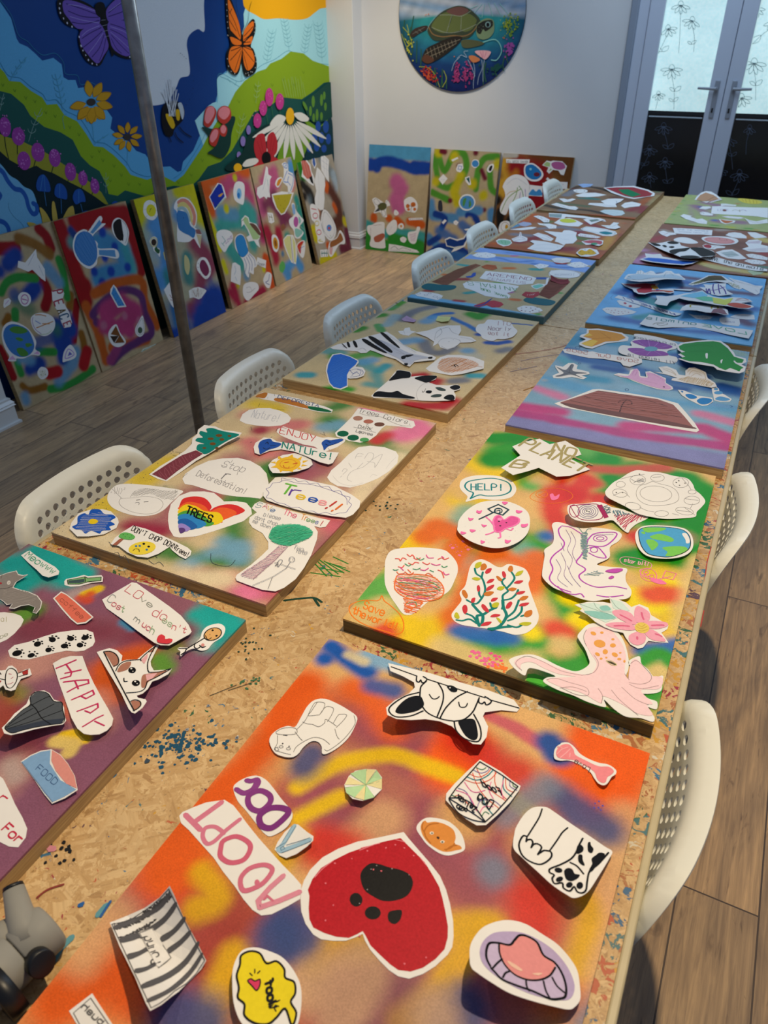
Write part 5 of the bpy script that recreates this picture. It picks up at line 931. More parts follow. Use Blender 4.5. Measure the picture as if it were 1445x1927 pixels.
# ================================================================ L1, nearest left: purple pet board
Z(0, 0, 1)
B('L1', 'purple and teal sprayed board at the near left with paw prints and pet drawings', '#8d5a68', [
 ('#85526a', 9, .9, .9, '300,1200 200,1400 60,1500 0,1600|240,1120 150,1100|380,1200 300,1350 200,1480|120,1330 60,1400'),
 ('#1f9e98', 5.2, .85, 1, '30,1060 80,1050 130,1085|400,1150 430,1170 400,1200|60,1080 20,1110'),
 ('#22a39c', 3.4, .8, 1, '70,1035 160,1080|370,1160 440,1180'),
 ('#7e3a4a', 5, 1, .9, '60,1180 200,1190|250,1200 330,1190|20,1350 60,1420'),
 ('#c8541a', 4.2, .9, 1, '200,1260 220,1300|225,1240 270,1230|180,1300 150,1330'),
 ('#5f8f36', 3, .9, 1, '40,1160 60,1150|300,1240 310,1255|20,1170'),
 ('#7b8a3c', 2.6, 1, .8, '10,1290 30,1310|330,1220'),
 ('#c48f80', 4.6, 1, .75, '60,1250 110,1230|170,1330 180,1360|20,1260|0,1480 30,1450'),
 ('#b9a9a2', 2.6, 1, .7, '140,1120 170,1110|20,1440 30,1460|380,1210'),
 ('#3c86b0', 1.8, .7, .95, '235,1170 250,1180'),
 ('#e3bd1e', 1.5, .35, 1, '160,1118 185,1108|120,1385 150,1380 160,1390'),
 ('#cf4a2c', 1.4, .9, .9, '150,1125 165,1130|170,1118'),
 ('#dcc06a', 1.8, .5, .95, '105,1395 140,1400 130,1415'),
 ('#a8482c', 4, 1, .7, '10,1370 0,1330'),
], res=200)
Z(0, 1020, 4.819)
GREY = '#8f8984'
K('L1', 'paper_word_strip', 'white strip with the word Meow in green on the teal corner of the purple board', '190,120 245,85 270,78 330,125 420,180 500,225 538,265 530,295 440,322 385,305 330,250 260,190',
  [('t', '#2f9c78', 2, 'Meowww', '222,128 478,290 45,-42')], curl=(.01, -60))
K('L1', 'paper_cat', 'grey coloured kitten cutout with pointed ears near the purple board edge', '-20,310 60,280 150,258 165,290 210,300 255,293 200,330 150,360 120,410 180,430 260,450 340,485 382,540 370,600 330,650 295,640 315,590 260,570 190,580 130,605 80,600 110,560 60,570 30,540 0,520 -20,500',
  [('f', '#8f8780', '-18,315 60,285 145,265 165,300 205,308 240,300 195,328 140,362 112,415 180,438 260,458 335,492 374,545 362,598 328,642 302,636 322,590 262,562 188,572 128,596 92,594 118,556 64,562 34,534 0,512 -18,495'), ('z', '#a39a92', 1.4, 5, 30, '30,430 200,440 340,500 300,560 100,560 20,500'), ('f', '#d9d2c8', '~oe80,370 16,20 20'), ('d', '#5b4d48', 1.6, '82,372'), ('f', '#b03038', '~oe8,375 10,8'), ('s', '#6a625e', 1, '~-20,425 60,420 115,400|~20,300 10,330|~300,640 330,600')], curl=(.02, 40))
K('L1', 'paper_bottle', 'small green bottle cutout lying on the teal and purple spray', '583,355 600,335 690,318 760,298 800,310 920,300 935,320 930,360 830,370 720,400 640,405 585,390', [('f', '#7fae72', '612,345 700,330 770,315 790,325 920,318 915,352 790,362 720,382 618,382'), ('f', '#3d5357', '622,350 765,335 768,360 720,374 622,374'), ('s', BLK, 1.5, 'o612,345 700,330 770,315 795,328 918,318 915,350 795,362 720,382 618,382|770,315 775,360')], curl=(.006, 90))
K('L1', 'paper_label', 'salmon red paper strip with pencil writing over a yellow flame', '480,510 555,447 600,470 680,530 760,600 848,680 780,735 700,747 640,700 560,610', [('f', '#e0705a', '497,510 555,460 600,480 680,545 755,612 832,680 775,722 702,732 650,690 570,600'), ('t', '#8c4a3c', 1, 'coffee', '540,530 740,700 30,-30')], curl=(.008, 60))
K('L1', 'paper_paw_prints', 'long wavy white strip of eight black paw prints', '73,985 130,935 260,905 400,855 520,820 650,802 780,795 845,820 862,900 840,940 760,985 690,992 600,985 500,1005 380,1035 260,1065 170,1062 90,1040',
  [('f', BLK, '~oe155,1008 46,26 -15|~oe283,1028 34,20 -15|~oe340,925 34,24 -15|~oe475,885 32,24|~oe440,978 30,22 -10|~oe640,875 33,23|~oe585,942 34,22 -10|~oe772,867 36,22 -15|~oe725,935 30,22'), ('f', BLK, '~oe155,968 12,6 20|~oe200,980 12,6|~oe215,1008 10,6|~oe195,1040 8,6|~oe268,995 9,6|~oe315,995 9,6|~oe338,1012 12,6|~oe325,1035 10,6|~oe305,903 10,6|~oe345,888 10,6|~oe380,902 12,6|~oe385,922 9,6|~oe475,853 10,6|~oe510,855 12,6|~oe530,872 12,6|~oe450,868 10,6|~oe440,945 8,5|~oe470,950 12,5|~oe487,965 11,6|~oe480,985 9,6|~oe620,852 10,6|~oe665,848 9,6|~oe685,862 9,6|~oe687,885 9,6|~oe600,912 9,6|~oe628,920 12,6|~oe635,938 10,6|~oe612,960 8,5|~oe795,840 10,6|~oe822,850 11,6|~oe822,870 10,6|~oe760,845 10,6|~oe755,910 9,6|~oe775,920 10,6|~oe770,940 9,6|~oe745,905 7,5')])
K('L1', 'paper_happy_strip', 'tall white strip reading HAPPY in crimson crayon', '480,1100 560,1055 640,1035 748,1035 790,1150 850,1280 910,1390 980,1510 1027,1600 1015,1660 970,1710 900,1745 820,1750 760,1740 700,1690 650,1600 590,1430 530,1260',
  [('s', '#c22a5e', 3, '510,1145 690,1070|590,1190 735,1160|600,1110 650,1180|550,1240 640,1215 650,1180|575,1270 690,1255 800,1250 805,1280 700,1310 610,1360|680,1262 710,1330|650,1430 840,1345 855,1380 780,1420 740,1400|700,1535 885,1465 890,1500 820,1550 770,1530|750,1675 870,1600 935,1570|860,1625 945,1665')], curl=(.012, 100, 'u'))
K('L1', 'paper_cloud_shape', 'dark grey shaded cutout shaped like a fluffy ice cream cone', '20,1690 60,1650 130,1560 240,1470 270,1400 320,1355 400,1345 450,1370 490,1430 560,1450 580,1500 585,1560 600,1620 570,1655 470,1670 320,1700 200,1735 100,1755 40,1740',
  [('f', '#4e5358', '48,1690 110,1620 200,1530 275,1475 275,1410 320,1362 390,1358 440,1380 480,1440 560,1455 568,1520 588,1605 560,1645 460,1660 320,1685 200,1715 110,1738 60,1710'), ('f', '#343b48', '60,1700 200,1670 400,1620 585,1600 560,1645 320,1685 110,1738'), ('s', BLK, 1.6, '~o48,1690 110,1620 200,1530 275,1475 275,1410 320,1362 390,1358 440,1380 490,1445 560,1455 568,1520 588,1605 560,1645 460,1660 320,1685 200,1715 110,1738|~280,1470 330,1520 380,1600 460,1655|~60,1690 300,1570 490,1470|~70,1700 320,1620 560,1530|~250,1500 400,1420 450,1400|~60,1680 200,1570 300,1510')], curl=(.028, -80))
K('L1', 'paper_cup', 'white cutout of a round red-lined cup with a striped handle at the picture edge', '-15,1160 10,1165 50,1160 75,1125 110,1120 150,1150 165,1190 220,1160 270,1145 288,1200 265,1215 190,1240 160,1290 140,1340 100,1352 50,1340 30,1300 -15,1335', [('s', BLK, 1.8, '~o55,1190 80,1150 120,1150 155,1190 150,1260 110,1320 70,1320 50,1270|165,1190 255,1155|170,1220 250,1200|0,1240 45,1250|-15,1170 10,1200'), ('f', '#a8302c', '200,1180 255,1158 255,1195 210,1205|-15,1255 15,1260 -15,1300'), ('s', '#c4405a', 1, '~80,1195 105,1200|100,1240 120,1225|~70,1290 100,1285 120,1270')], curl=(.012, -70))
K('L1', 'paper_note', 'rounded white note with pale pencil words at the left picture edge', '-20,640 40,635 140,650 190,670 215,705 190,760 130,830 60,885 -20,920', [('t', '#a9a37a', 1, 'al', '10,720 70,722 0,-45'), ('t', '#9ea08a', 1.2, 'pe', '0,880 70,850 0,-35')])
Z(180, 1060, 4.9828)
K('L1', 'paper_love_note', 'large white note reading Love doesn\'t cost much with a red heart', '60,340 340,178 385,185 560,310 700,410 800,490 870,575 900,640 880,665 690,770 610,768 550,745 400,640 250,525 100,420',
  [('t', '#c9505f', 1.5, 'LO', '270,260 400,340 58,-58'), ('t', '#8b8f86', 1.4, 've', '415,345 520,420 25,-45'), ('t', '#c9505f', 1.4, 'do', '525,480 645,545 50,-70'), ('t', '#8fae84', 1.3, 'es', '620,550 705,605 25,-50'), ('t', '#c9505f', 1.4, "n't", '712,615 840,660 20,-55'), ('t', '#9a9c98', 1.4, 'C', '105,350 160,385 50,-60'), ('t', '#c9505f', 1.4, 'os', '145,395 225,440 30,-45'), ('t', '#8fae84', 1.4, 't', '235,450 270,468 20,-55'), ('t', '#8b8f86', 1.4, 'm', '355,530 420,580 30,-40'), ('t', '#c9505f', 1.4, 'uc', '430,590 500,640 30,-45'), ('t', '#8fae84', 1.4, 'h', '505,650 550,675 30,-60'),
   ('f', '#d23a44', '~575,720 590,685 620,672 650,690 655,715 690,710 720,718 715,740 680,758 620,755 585,745')], curl=(.010, -40))
K('L1', 'paper_kitten', 'white and brown peeking kitten cutout with big black eyes', '10,832 60,815 130,795 200,815 250,865 240,920 290,905 390,900 460,840 540,780 575,760 593,770 560,830 515,920 520,960 545,1005 640,1000 715,988 680,1040 590,1090 530,1110 490,1180 440,1225 385,1245 400,1265 470,1280 480,1300 440,1360 370,1415 340,1405 310,1370 240,1220 170,1100 90,970',
  [('f', '#a9735f', '~85,835 120,825 170,840 210,880 215,930 190,960 165,965 120,890|330,1300 360,1290 410,1300 425,1330 400,1370 365,1385|~205,1020 230,960 280,930 330,925 325,960 290,1000|~430,1080 450,1045 500,1035 660,1005 600,1050 500,1110 460,1165 430,1160|495,835 560,780 540,830'), ('f', '#e0a9ac', '425,910 490,845 485,890 455,945|470,1045 580,1030 530,1085 480,1105'), ('f', BLK, '~oe342,1003 36,28|~oe378,1125 38,28'), ('f', '#e9e6e0', '~oe335,990 9,7|~oe372,1112 9,7|~oe350,1015 5,5|~oe390,1132 5,5'),
   ('s', BLK, 2, '75,830 365,1392|~85,828 140,828 190,855 215,900 210,945 170,968|~190,1010 215,960 260,925 320,912 415,905 425,915|~415,905 470,850 565,775|~565,775 520,850 490,930 490,1000 500,1020|~500,1025 600,1020 705,990 640,1030 560,1075 485,1110|~485,1110 460,1180 400,1210 290,1220|~330,1300 370,1285 415,1300 425,1335 395,1370 355,1390|~265,1080 270,1110 298,1110')], curl=(.03, -60))
K('L1', 'paper_stick_figure', 'small white cutout of a tan smiling face with a fish-like tail', '~1145,565 1200,585 1215,625 1185,690 1110,740 1080,770 1050,805 990,820 935,800 880,810 830,840 800,872 790,855 795,830 770,805 790,790 870,790 920,760 980,700 1000,640 1050,590', [('f', '#d9a868', '~oe1098,665 85,55 -20'), ('s', BLK, 2, '~oe1098,665 85,55 -20|~1020,700 990,720 860,800 840,830 800,860|860,800 780,800|~930,760 925,785 950,800 980,785|~975,770 1000,790 1030,780'), ('s', BLK, 1.6, '~1030,680 1050,715 1085,700'), ('d', BLK, 2.2, '1098,630 1132,680'), ('d', BLK, 1, '1072,670'), ('f', '#d28a84', '~oe1005,768 16,14')], curl=(.015, 190))
Z(0, 1380, 3.5219)
K('L1', 'paper_food_cup', 'blue cutout reading FOOD with a pink rounded top', '137,188 200,145 270,115 340,105 400,140 450,200 495,280 515,375 430,430 345,466 290,400 230,310',
  [('f', '#7fa6cc', '145,190 205,150 270,122 335,112 330,200 400,310 505,372 425,420 348,455 290,390 230,300'), ('f', '#dc9186', '345,112 400,145 450,205 492,280 510,365 440,335 370,250 340,180'), ('t', '#3f5f8a', 1.2, 'FOOD', '235,240 358,345 30,-34'), ('s', '#6f86a8', 1, '145,190 348,455')], curl=(.008, 50))
K('L1', 'paper_for_note', 'white note with the red word For at the left picture edge', '-20,270 20,300 60,380 100,470 150,560 180,630 170,690 120,755 60,750 0,720 -20,700', [('t', '#c22a48', 2.4, 'r', '-5,430 48,470 40,-30'), ('t', '#c22a48', 2.6, 'For', '10,640 120,740 50,-45')])
# ================================================================ L2 trees and nature board
Z(0, 0, 1)
dots = ' '.join('%.0f,%.0f' % (110+t*240+random.uniform(-25, 25), 1000-t*150+random.uniform(-14, 22)) for t in [random.random()**1.3 for _ in range(150)])
ticks = '|'.join('%.0f,%.0f %.0f,%.0f' % (x, y, x+random.uniform(-14, 14), y+random.uniform(-8, 8)) for x, y in [(random.uniform(0, 1), random.uniform(0, 1)) for _ in range(46)] for x, y in [(300+x*330, 860-x*60+(y-.5)*150)])
B('L2', 'tree themed sprayed board with rainbow heart and green, red and yellow mist', '#cfb98f', [
 ('#d9bc2c', 4, 1, .9, '270,900 320,870|480,760 520,770|200,950'),
 ('#9c4f62', 5.2, 1, .85, '330,960 420,910 440,870|520,930 560,860|260,990 330,990|560,830 600,880|610,1050 690,900'),
 ('#9a2c44', 3, 1, .95, '300,1000 250,990|450,1100 500,1110|420,1060 360,1080|490,810'),
 ('#3e7f3a', 3.6, 1, .95, '440,1010 430,950|460,960 480,900 520,880|620,790 680,830 720,830|380,1050 440,1060|330,1040 280,1030|650,760 620,770|720,850 750,860'),
 ('#6f9fb8', 3, 1, .9, '400,1040 450,1030|610,805 640,800|450,1050 420,1020|560,870|360,1060'),
 ('#c9606f', 3.4, 1, .8, '430,1090 520,1120|470,780|700,790|560,800 530,800|620,990 640,960|470,830 500,850'),
 ('#e0799c', 4, .9, 1, '780,800 790,810|760,820|470,1110|700,770'),
 ('#c8303a', 2.2, 1, .9, '710,830 725,820|395,940'),
 ('#e0cfa8', 3.4, 1, .9, '350,1080 420,1090 370,1080|660,960 700,900 750,860|130,1000 230,1020'),
 ('#5d8d7c', 3, 1, .6, '300,930|560,1000|700,860'),
], res=200, extra=[('d', '#2f3e52', 1.2, dots), ('s', '#40444a', .9, ticks), ('s', '#38404c', 1, '205,1020 212,1030 216,1018 222,1030 230,1022|~213,1043 222,1040 228,1052 235,1046 243,1060|~262,1040 275,1046 285,1042 296,1050|~280,1055 290,1062 300,1058 308,1066|~397,1042 400,1060 430,1066 443,1054')])
Z(90, 720, 3.8026)
K('L2', 'paper_flower', 'blue scribbled flower cutout with a yellow centre at the near left corner', '155,1045 170,1000 220,935 300,910 390,905 450,920 500,970 508,1000 490,1040 400,1085 290,1100 210,1100',
  [('f', '#1f56b4', '~175,1030 210,1010 215,960 260,935 290,945 310,910 370,908 405,940 460,945 485,965 450,990 480,1015 440,1030 450,1055 390,1060 370,1080 310,1060 270,1080 240,1055 200,1050'), ('z', '#e9e6e0', .6, 5, 25, '200,1040 250,950 380,930 460,970 400,1060 260,1070'), ('f', '#e8c61e', '~290,995 310,978 345,980 360,995 335,1012 300,1010')], curl=(.006, -90))
K('L2', 'paper_hedgehog', 'white cutout of a pencil hedgehog face left of the rainbow heart', '~425,830 440,780 490,735 560,724 680,730 800,745 960,772 940,805 880,860 830,910 760,945 660,955 570,940 480,905 440,870', [('s', '#8f8d8d', 1, '~520,830 600,825 700,815 790,830 825,870 790,920 720,940 620,930 540,895 510,860 520,830|~590,820 620,780 680,760 760,765|~460,760 500,800 530,830'), ('z', '#8a8888', 1, 4, 75, '600,815 620,780 700,755 850,775 940,775 900,840 820,830 740,795'), ('z', '#9b9999', .8, 6, -50, '450,790 480,750 560,755 520,800'), ('s', '#5f5d5d', 2.2, '635,842 660,838|690,855 718,852'), ('s', '#7f7d7d', 1, '~625,862 640,858 655,862 650,876')])
K('L2', 'paper_tree', 'tall curled cutout of a tree with brown trunk and teal spotted crown', '725,657 800,600 900,540 980,490 1030,440 1035,400 1070,370 1075,340 1120,308 1200,318 1260,345 1330,350 1388,362 1370,385 1280,430 1150,510 1060,560 950,640 850,705 790,690',
  [('f', '#7c3a44', '745,655 860,580 960,520 1060,485 1110,510 1030,560 930,630 845,697'), ('z', '#9a5560', 1.4, 8, -32, '760,655 960,530 1080,500 850,690'), ('f', '#128074', '~1100,500 1065,480 1075,445 1120,440 1060,420 1070,400 1110,395 1085,370 1095,350 1140,360 1135,335 1180,330 1230,345 1290,358 1370,375 1300,410 1230,450 1160,500 1120,512'), ('f', '#6d4a1e', '~oe1225,382 24,10|~oe1165,405 22,9|~oe1245,410 18,9|~oe1180,440 22,10|~oe1300,385 14,7|~oe1210,470 14,7|~oe1120,470 14,6')], curl=(.030, 115))
K('L2', 'paper_note', 'large white note with the pencil words STOP DEFORESTATION', '962,690 985,650 1060,600 1150,560 1250,542 1360,538 1450,560 1520,600 1565,650 1580,720 1560,790 1520,830 1440,820 1350,815 1250,800 1150,770 1040,735 980,725',
  [('t', '#8a888c', 1.7, 'Stop', '1240,600 1395,645 35,-40'), ('t', '#6f6d72', 3, 'r', '1240,690 1300,700 50,-55'), ('t', '#8a888c', 1.5, 'Deforestation!', '1060,665 1410,800 25,-36')])
K('L2', 'paper_rainbow_heart', 'white rimmed rainbow heart cutout with TREES in black', '862,940 880,870 940,810 1020,780 1120,778 1190,790 1240,830 1260,850 1350,848 1420,860 1455,900 1460,940 1400,990 1300,1025 1180,1065 1060,1100 940,1108 900,1100 870,1050 860,990',
  [('f', '#d3322e', '~945,870 970,830 1040,815 1110,822 1150,850 1172,890 1160,915 1200,890 1270,872 1340,875 1395,900 1408,920 1360,945 1300,960 1250,985 1230,1000 1100,900 1000,890 940,910'), ('f', '#e8602c', '~942,888 1000,855 1080,865 1130,890 1160,922 1230,895 1310,905 1350,940 1255,985 1240,1000 1100,950 945,910'), ('f', '#eacb1e', '~942,905 990,872 1060,885 1110,915 1160,925 1220,930 1248,960 1248,995 1180,1020 1100,980 942,940'), ('f', '#4f9e3c', '~940,935 1000,915 1080,930 1150,980 1190,1010 1130,1030 1050,1000 938,960'), ('f', '#2f84c4', '~938,952 1000,940 1070,965 1130,1005 1125,1025 1060,1045 1000,1000 937,985'), ('f', '#2360a8', '~936,985 990,975 1040,1000 1070,1035 1020,1055 980,1030 937,1015'), ('f', '#9a86cc', '~937,1015 970,1012 1010,1035 1020,1050 985,1068 940,1050'), ('f', '#5c3f7c', '~938,1045 970,1042 985,1062 950,1080'), ('t', BLK, 4, 'TREES', '985,935 1165,1005 20,-48')])
K('L2', 'paper_sad_face', 'white cutout reading DON\'T CHOP DOWN TREES with a sad yellow face and tree', '450,1155 480,1110 540,1065 610,1022 700,1045 800,1085 920,1140 1000,1180 1028,1205 1020,1235 985,1262 940,1240 890,1200 870,1175 790,1225 715,1252 640,1245 570,1215 510,1170',
  [('t', BLK, 1.8, "DON'T CHOP DOWN", '595,1058 905,1190 20,-32'), ('t', BLK, 1.7, 'Trees!', '905,1195 1000,1250 18,-32'), ('f', '#e8d040', '~oe675,1185 98,46 -8'), ('f', BLK, '~oe687,1155 10,7|~oe722,1175 10,7'), ('f', '#3f74a8', '~oe632,1172 9,7|~oe658,1170 9,7|~oe708,1197 9,7'), ('s', '#3c3018', 1.6, '~610,1205 625,1192 650,1195 655,1212'), ('f', '#63b25a', '~510,1095 540,1075 590,1080 625,1105 600,1125 550,1122 515,1110'), ('f', '#a3604a', '515,1120 545,1120 495,1165 462,1165'), ('d', '#2f6f3c', 1.2, '540,1090 570,1088 600,1100 555,1105 585,1112')], curl=(.006, -90))
Z(440, 720, 3.7051)
K('L2', 'paper_word_strip', 'narrow cutout reading DEFORESTATION between orange and dark green ends', '145,95 200,68 250,75 330,88 440,108 560,145 640,168 690,190 680,210 600,205 500,185 400,160 290,130 200,115', [('f', '#b8722c', '~150,95 200,72 235,75 215,108 180,105|~290,108 350,110 430,130 520,165 515,182 400,155 290,128'), ('f', '#12633c', '~520,165 600,175 670,195 675,207 600,200 530,185'), ('t', '#24477a', 2.4, 'DEFORESTA', '305,108 590,172 8,-20'), ('d', '#1f7a4c', 1.6, '545,178 565,182 590,186 610,190 630,194 650,200 580,196')])
K('L2', 'paper_note', 'white oval note with the faint pencil word Nature near the far left edge', '40,265 60,220 105,190 170,178 250,178 320,195 375,220 398,248 385,275 330,298 240,305 150,298 80,285', [('t', '#a8acb4', 1.3, 'Nature!', '120,240 310,275 25,-52')])
K('L2', 'paper_word_strip', 'curved white strip reading ENJOY in red', '298,345 305,325 345,305 420,330 500,350 570,372 620,385 660,380 780,395 770,415 720,450 640,480 600,470 560,445 480,430 400,400 330,370',
  [('t', '#c93a3f', 2.8, 'ENJOY', '318,350 560,415 12,-42'), ('f', '#2350a4', '~612,420 640,398 670,402 690,400 740,392 765,400 720,425 660,445 630,472 622,450'), ('s', '#15171c', 2.4, '655,410 672,418|~640,430 665,440 690,432|700,425 715,420')])
K('L2', 'paper_word_strip', 'white strip reading NATURE! in teal with a blue smiling heart', '138,450 150,420 210,382 265,388 300,410 400,425 500,445 580,460 640,480 732,487 720,510 690,560 660,570 600,555 500,510 420,480 330,465 250,475 180,502 145,490',
  [('f', '#2350a4', '~170,440 185,410 220,395 255,392 275,412 320,420 330,432 300,452 240,470 195,495 180,495 175,465'), ('s', '#15171c', 2.4, '~220,425 235,415 240,430|~205,455 225,465 250,455|255,440 290,440'), ('t', '#158074', 3.4, 'NATUre!', '335,455 690,540 8,-44')], curl=(.008, -70))
K('L2', 'paper_sun', 'white cutout of a smiling yellow sun with red cheeks', '240,575 270,540 340,505 420,492 490,505 540,540 550,570 520,595 440,620 350,632 270,630 250,605',
  [('f', '#e8b82a', '~oe378,568 88,50 -5|305,535 312,510 335,528|372,520 410,500 415,525|445,530 475,515 465,545|480,545 520,542 480,562|478,570 515,578 468,585|290,550 250,555 292,565|290,578 258,592 300,595|315,605 325,628 345,612|385,618 412,625 415,605|440,605 475,605 455,590'), ('f', '#d9932c', '~oe378,568 60,34 -5'), ('f', '#e9bc30', '~oe378,568 54,30 -5'), ('s', '#c23a2c', 4.5, '355,560 380,555|415,568 440,562'), ('s', '#c23a2c', 2, '~345,578 352,592 380,598 385,588')], curl=(.012, -80))
K('L2', 'paper_note', 'large white oval with pencil letters on the right of the tree board', '650,660 680,610 740,560 800,500 870,450 950,440 1050,450 1130,480 1148,510 1140,560 1080,620 1000,670 900,710 810,732 720,720 670,690', [('s', '#a8a8aa', 1.1, '~845,530 865,495 905,500|850,515 895,512|~910,530 940,490 975,500 960,540 900,590|~960,540 1035,500 985,590 980,560 930,550|~820,690 790,670 820,620 900,590|~860,600 900,560|~755,620 770,600 790,610 760,640|740,660 755,650|~800,560 820,590'), ('s', '#c9c9ca', .7, '~690,650 740,700 820,720 900,700|~950,660 970,640 1000,650|~1060,600 1090,560 1130,520')])
K('L2', 'paper_trees_cloud', 'white oval cutout reading Trees!! in many colours inside a violet scalloped line', '205,760 240,710 290,660 340,655 440,665 560,690 700,720 820,780 882,825 875,870 830,920 780,942 680,930 560,910 440,885 320,850 230,820 205,790',
  [('s', '#6f6aa8', 1.2, '~270,700 330,690 335,665 380,675 420,670 450,690 500,685 530,705 580,700 610,725 660,725 690,755 740,755 760,785 810,800 800,830 820,850 800,880 780,905 730,910 690,920 640,905 590,915 550,895 500,895 450,870 400,870 350,845 300,835 260,810 225,800 245,770 225,740 250,730 270,700|~320,695 360,680 440,700 560,715 700,760 780,800 790,850'), ('t', '#67b53f', 6, 'T', '320,765 420,790 45,-62'), ('t', '#5f3f9c', 5, 'r', '385,785 500,800 30,-58'), ('t', '#e6c22a', 4.6, 'e', '435,808 505,822 16,-42'), ('t', '#2450b0', 4.6, 'e', '520,828 590,842 16,-40'), ('t', '#efa3a8', 4.6, 's', '590,850 655,862 14,-42'), ('s', '#c23a30', 5, '715,830 670,862|650,872 640,878'), ('s', '#e2702a', 5, '755,850 710,885|690,892 682,897')], curl=(.006, -80))
K('L2', 'paper_tree_note', 'white cutout of a green crayon tree with a stick figure, reading Save the Trees', '12,1360 20,1340 120,1270 200,1200 240,1160 240,1110 200,1050 130,1010 105,975 110,940 160,905 125,875 145,845 180,828 250,850 380,890 500,920 600,945 672,960 640,1005 600,1010 560,1000 585,1040 580,1090 540,1200 490,1290 430,1370 350,1430 290,1455 200,1445 100,1410 20,1380',
  [('t', '#6f9aa8', 1.7, 'S', '148,868 195,875 22,-32'), ('t', '#c9606f', 1.7, 'A', '198,872 240,885 18,-30'), ('t', '#d8b05a', 1.7, 'V', '225,888 260,895 18,-28'), ('t', '#3f6fa8', 1.7, 'e', '252,898 290,905 14,-26'), ('t', '#e0708c', 2, 'The', '345,915 430,945 16,-34'), ('t', '#d8923c', 1.7, 'Tr', '465,955 510,965 16,-36'), ('t', '#7fae6c', 1.6, 'ee', '505,965 560,980 12,-26'), ('t', '#6f7fb8', 1.6, 's', '565,985 590,990 12,-26'), ('t', '#c23a3f', 1.8, '!', '595,995 620,998 20,-30'), ('t', '#9a9a9c', 1.1, 'please', '205,930 320,962 12,-24'), ('t', '#9a9a9c', 1.1, 'dont chop', '145,950 300,1000 12,-24'), ('t', '#9a9a9c', 1.1, 'me down!', '130,975 270,1030 12,-24'),
   ('z', '#3fae84', 2.2, 2.2, 35, '~250,1060 290,1005 380,990 480,1000 545,1040 530,1080 440,1120 380,1140 300,1125 255,1095'), ('z', '#2f8f6c', 1.6, 6, 60, '~270,1080 300,1030 400,1010 500,1040 470,1090 380,1120'), ('z', '#c08fa0', 1.4, 3.4, 55, '320,1140 375,1145 300,1230 140,1375 50,1350 60,1330 220,1230'), ('s', '#9c7080', 1, '315,1145 220,1230 50,1345|375,1150 290,1240 135,1375'), ('s', '#7f7d7e', 1.2, '~oe405,1238 20,18|395,1255 365,1300 270,1360 130,1420|270,1360 240,1440|325,1270 430,1305|~295,1280 320,1240 340,1250 310,1290|~390,1232 395,1236|410,1236 414,1240'), ('z', '#6f6d6e', 1.4, 3, 60, '290,1260 315,1255 310,1285 290,1285'), ('t', '#8f8d90', 1.1, 'Too', '415,1160 480,1180 14,-24'), ('t', '#8f8d90', 1.1, 'late', '430,1185 505,1205 14,-24')], curl=(.004, -60))
K('L2', 'paper_colour_chart', 'white note reading Trees Colors with brown and dark green colour dots', '865,180 900,182 980,200 1080,222 1180,250 1255,270 1265,300 1240,318 1150,305 1060,298 1030,320 990,370 940,405 880,418 800,405 715,375 705,350 760,300 820,240',
  [('t', BLK, 1.6, 'Trees Colors.', '868,205 1235,295 14,-26'), ('s', BLK, 1, '~870,212 940,232 1020,238 1100,275 1170,300 1235,302'), ('f', '#a97a68', '~oe865,249 34,16|~oe938,272 34,14'), ('f', '#6f4a3c', '~oe1015,292 36,14'), ('f', '#b06a58', '~oe938,272 34,14'), ('f', '#0f5f42', '~oe760,357 40,20|~oe832,385 40,20'), ('f', '#4f9c5c', '~oe910,400 32,14'), ('t', '#3a3a3c', 1.3, 'DARK', '865,315 960,335 8,-18'), ('t', '#3a3a3c', 1.3, 'Leaves', '850,345 965,372 8,-18'), ('s', '#3a3a3c', 1, '835,312 990,350|870,352 880,358 885,346|925,300 930,290 938,300')])
# ================================================================ L3 zebra and panda board
Z(520, 560, 2.89)
B('L3', 'sprayed board of green, grey and teal mist with zebra, mandrill, lion and panda cutouts', '#cdb98c', [
 ('#3f9a2c', 3.0, .8, 1, '~270,500 340,490 400,500'), ('#4c9a2e', 2.6, .6, 1, '620,60 680,25'), ('#3a8f2e', 2.4, .9, 1, '545,100 580,95|430,180 470,165'), ('#5aa05a', 2.2, .35, 1, '555,150 570,180|610,60 640,50'),
 ('#6f7480', 3.0, .8, .9, '~690,120 720,90 780,65 850,50'), ('#6f7480', 3.2, .9, .9, '~800,240 830,290 900,300 960,270|960,455 1020,450|1220,290 1260,280'),
 ('#2f6fb0', 1.8, .6, 1, '~840,110 880,90 950,85|950,110 1040,150 1090,180'), ('#1f4fa0', 2.2, .7, 1, '1150,245 1200,250 1260,240|1100,200'), ('#2a5a98', .8, .5, 1, '1280,140 1390,150'),
 ('#2f8f22', 3.6, .8, 1, '1060,90 1100,110 1130,90'), ('#2f9aa8', 3.0, .8, .95, '140,420 180,420|600,370 560,400|1060,425 1110,425'), ('#2f9aa0', 3.4, 1, .8, '500,470 560,480 540,400 470,350|290,290 340,300'),
 ('#5fa0c8', 3.4, 1, .85, '700,240 760,230|480,350 520,340|820,130 860,110|1040,290'), ('#3f9a3c', 3.0, .9, .9, '430,320 520,300 560,310|720,290|320,320 360,330'),
 ('#b02a2c', 3.6, .9, 1, '720,580 800,590 900,590 960,560|740,430 800,420|870,450 860,460'), ('#7fb0c0', 2.5, 1, .7, '650,100 600,150'), ('#b9c4c0', 4, 1, .5, '1000,330 1080,320'),
], res=150)
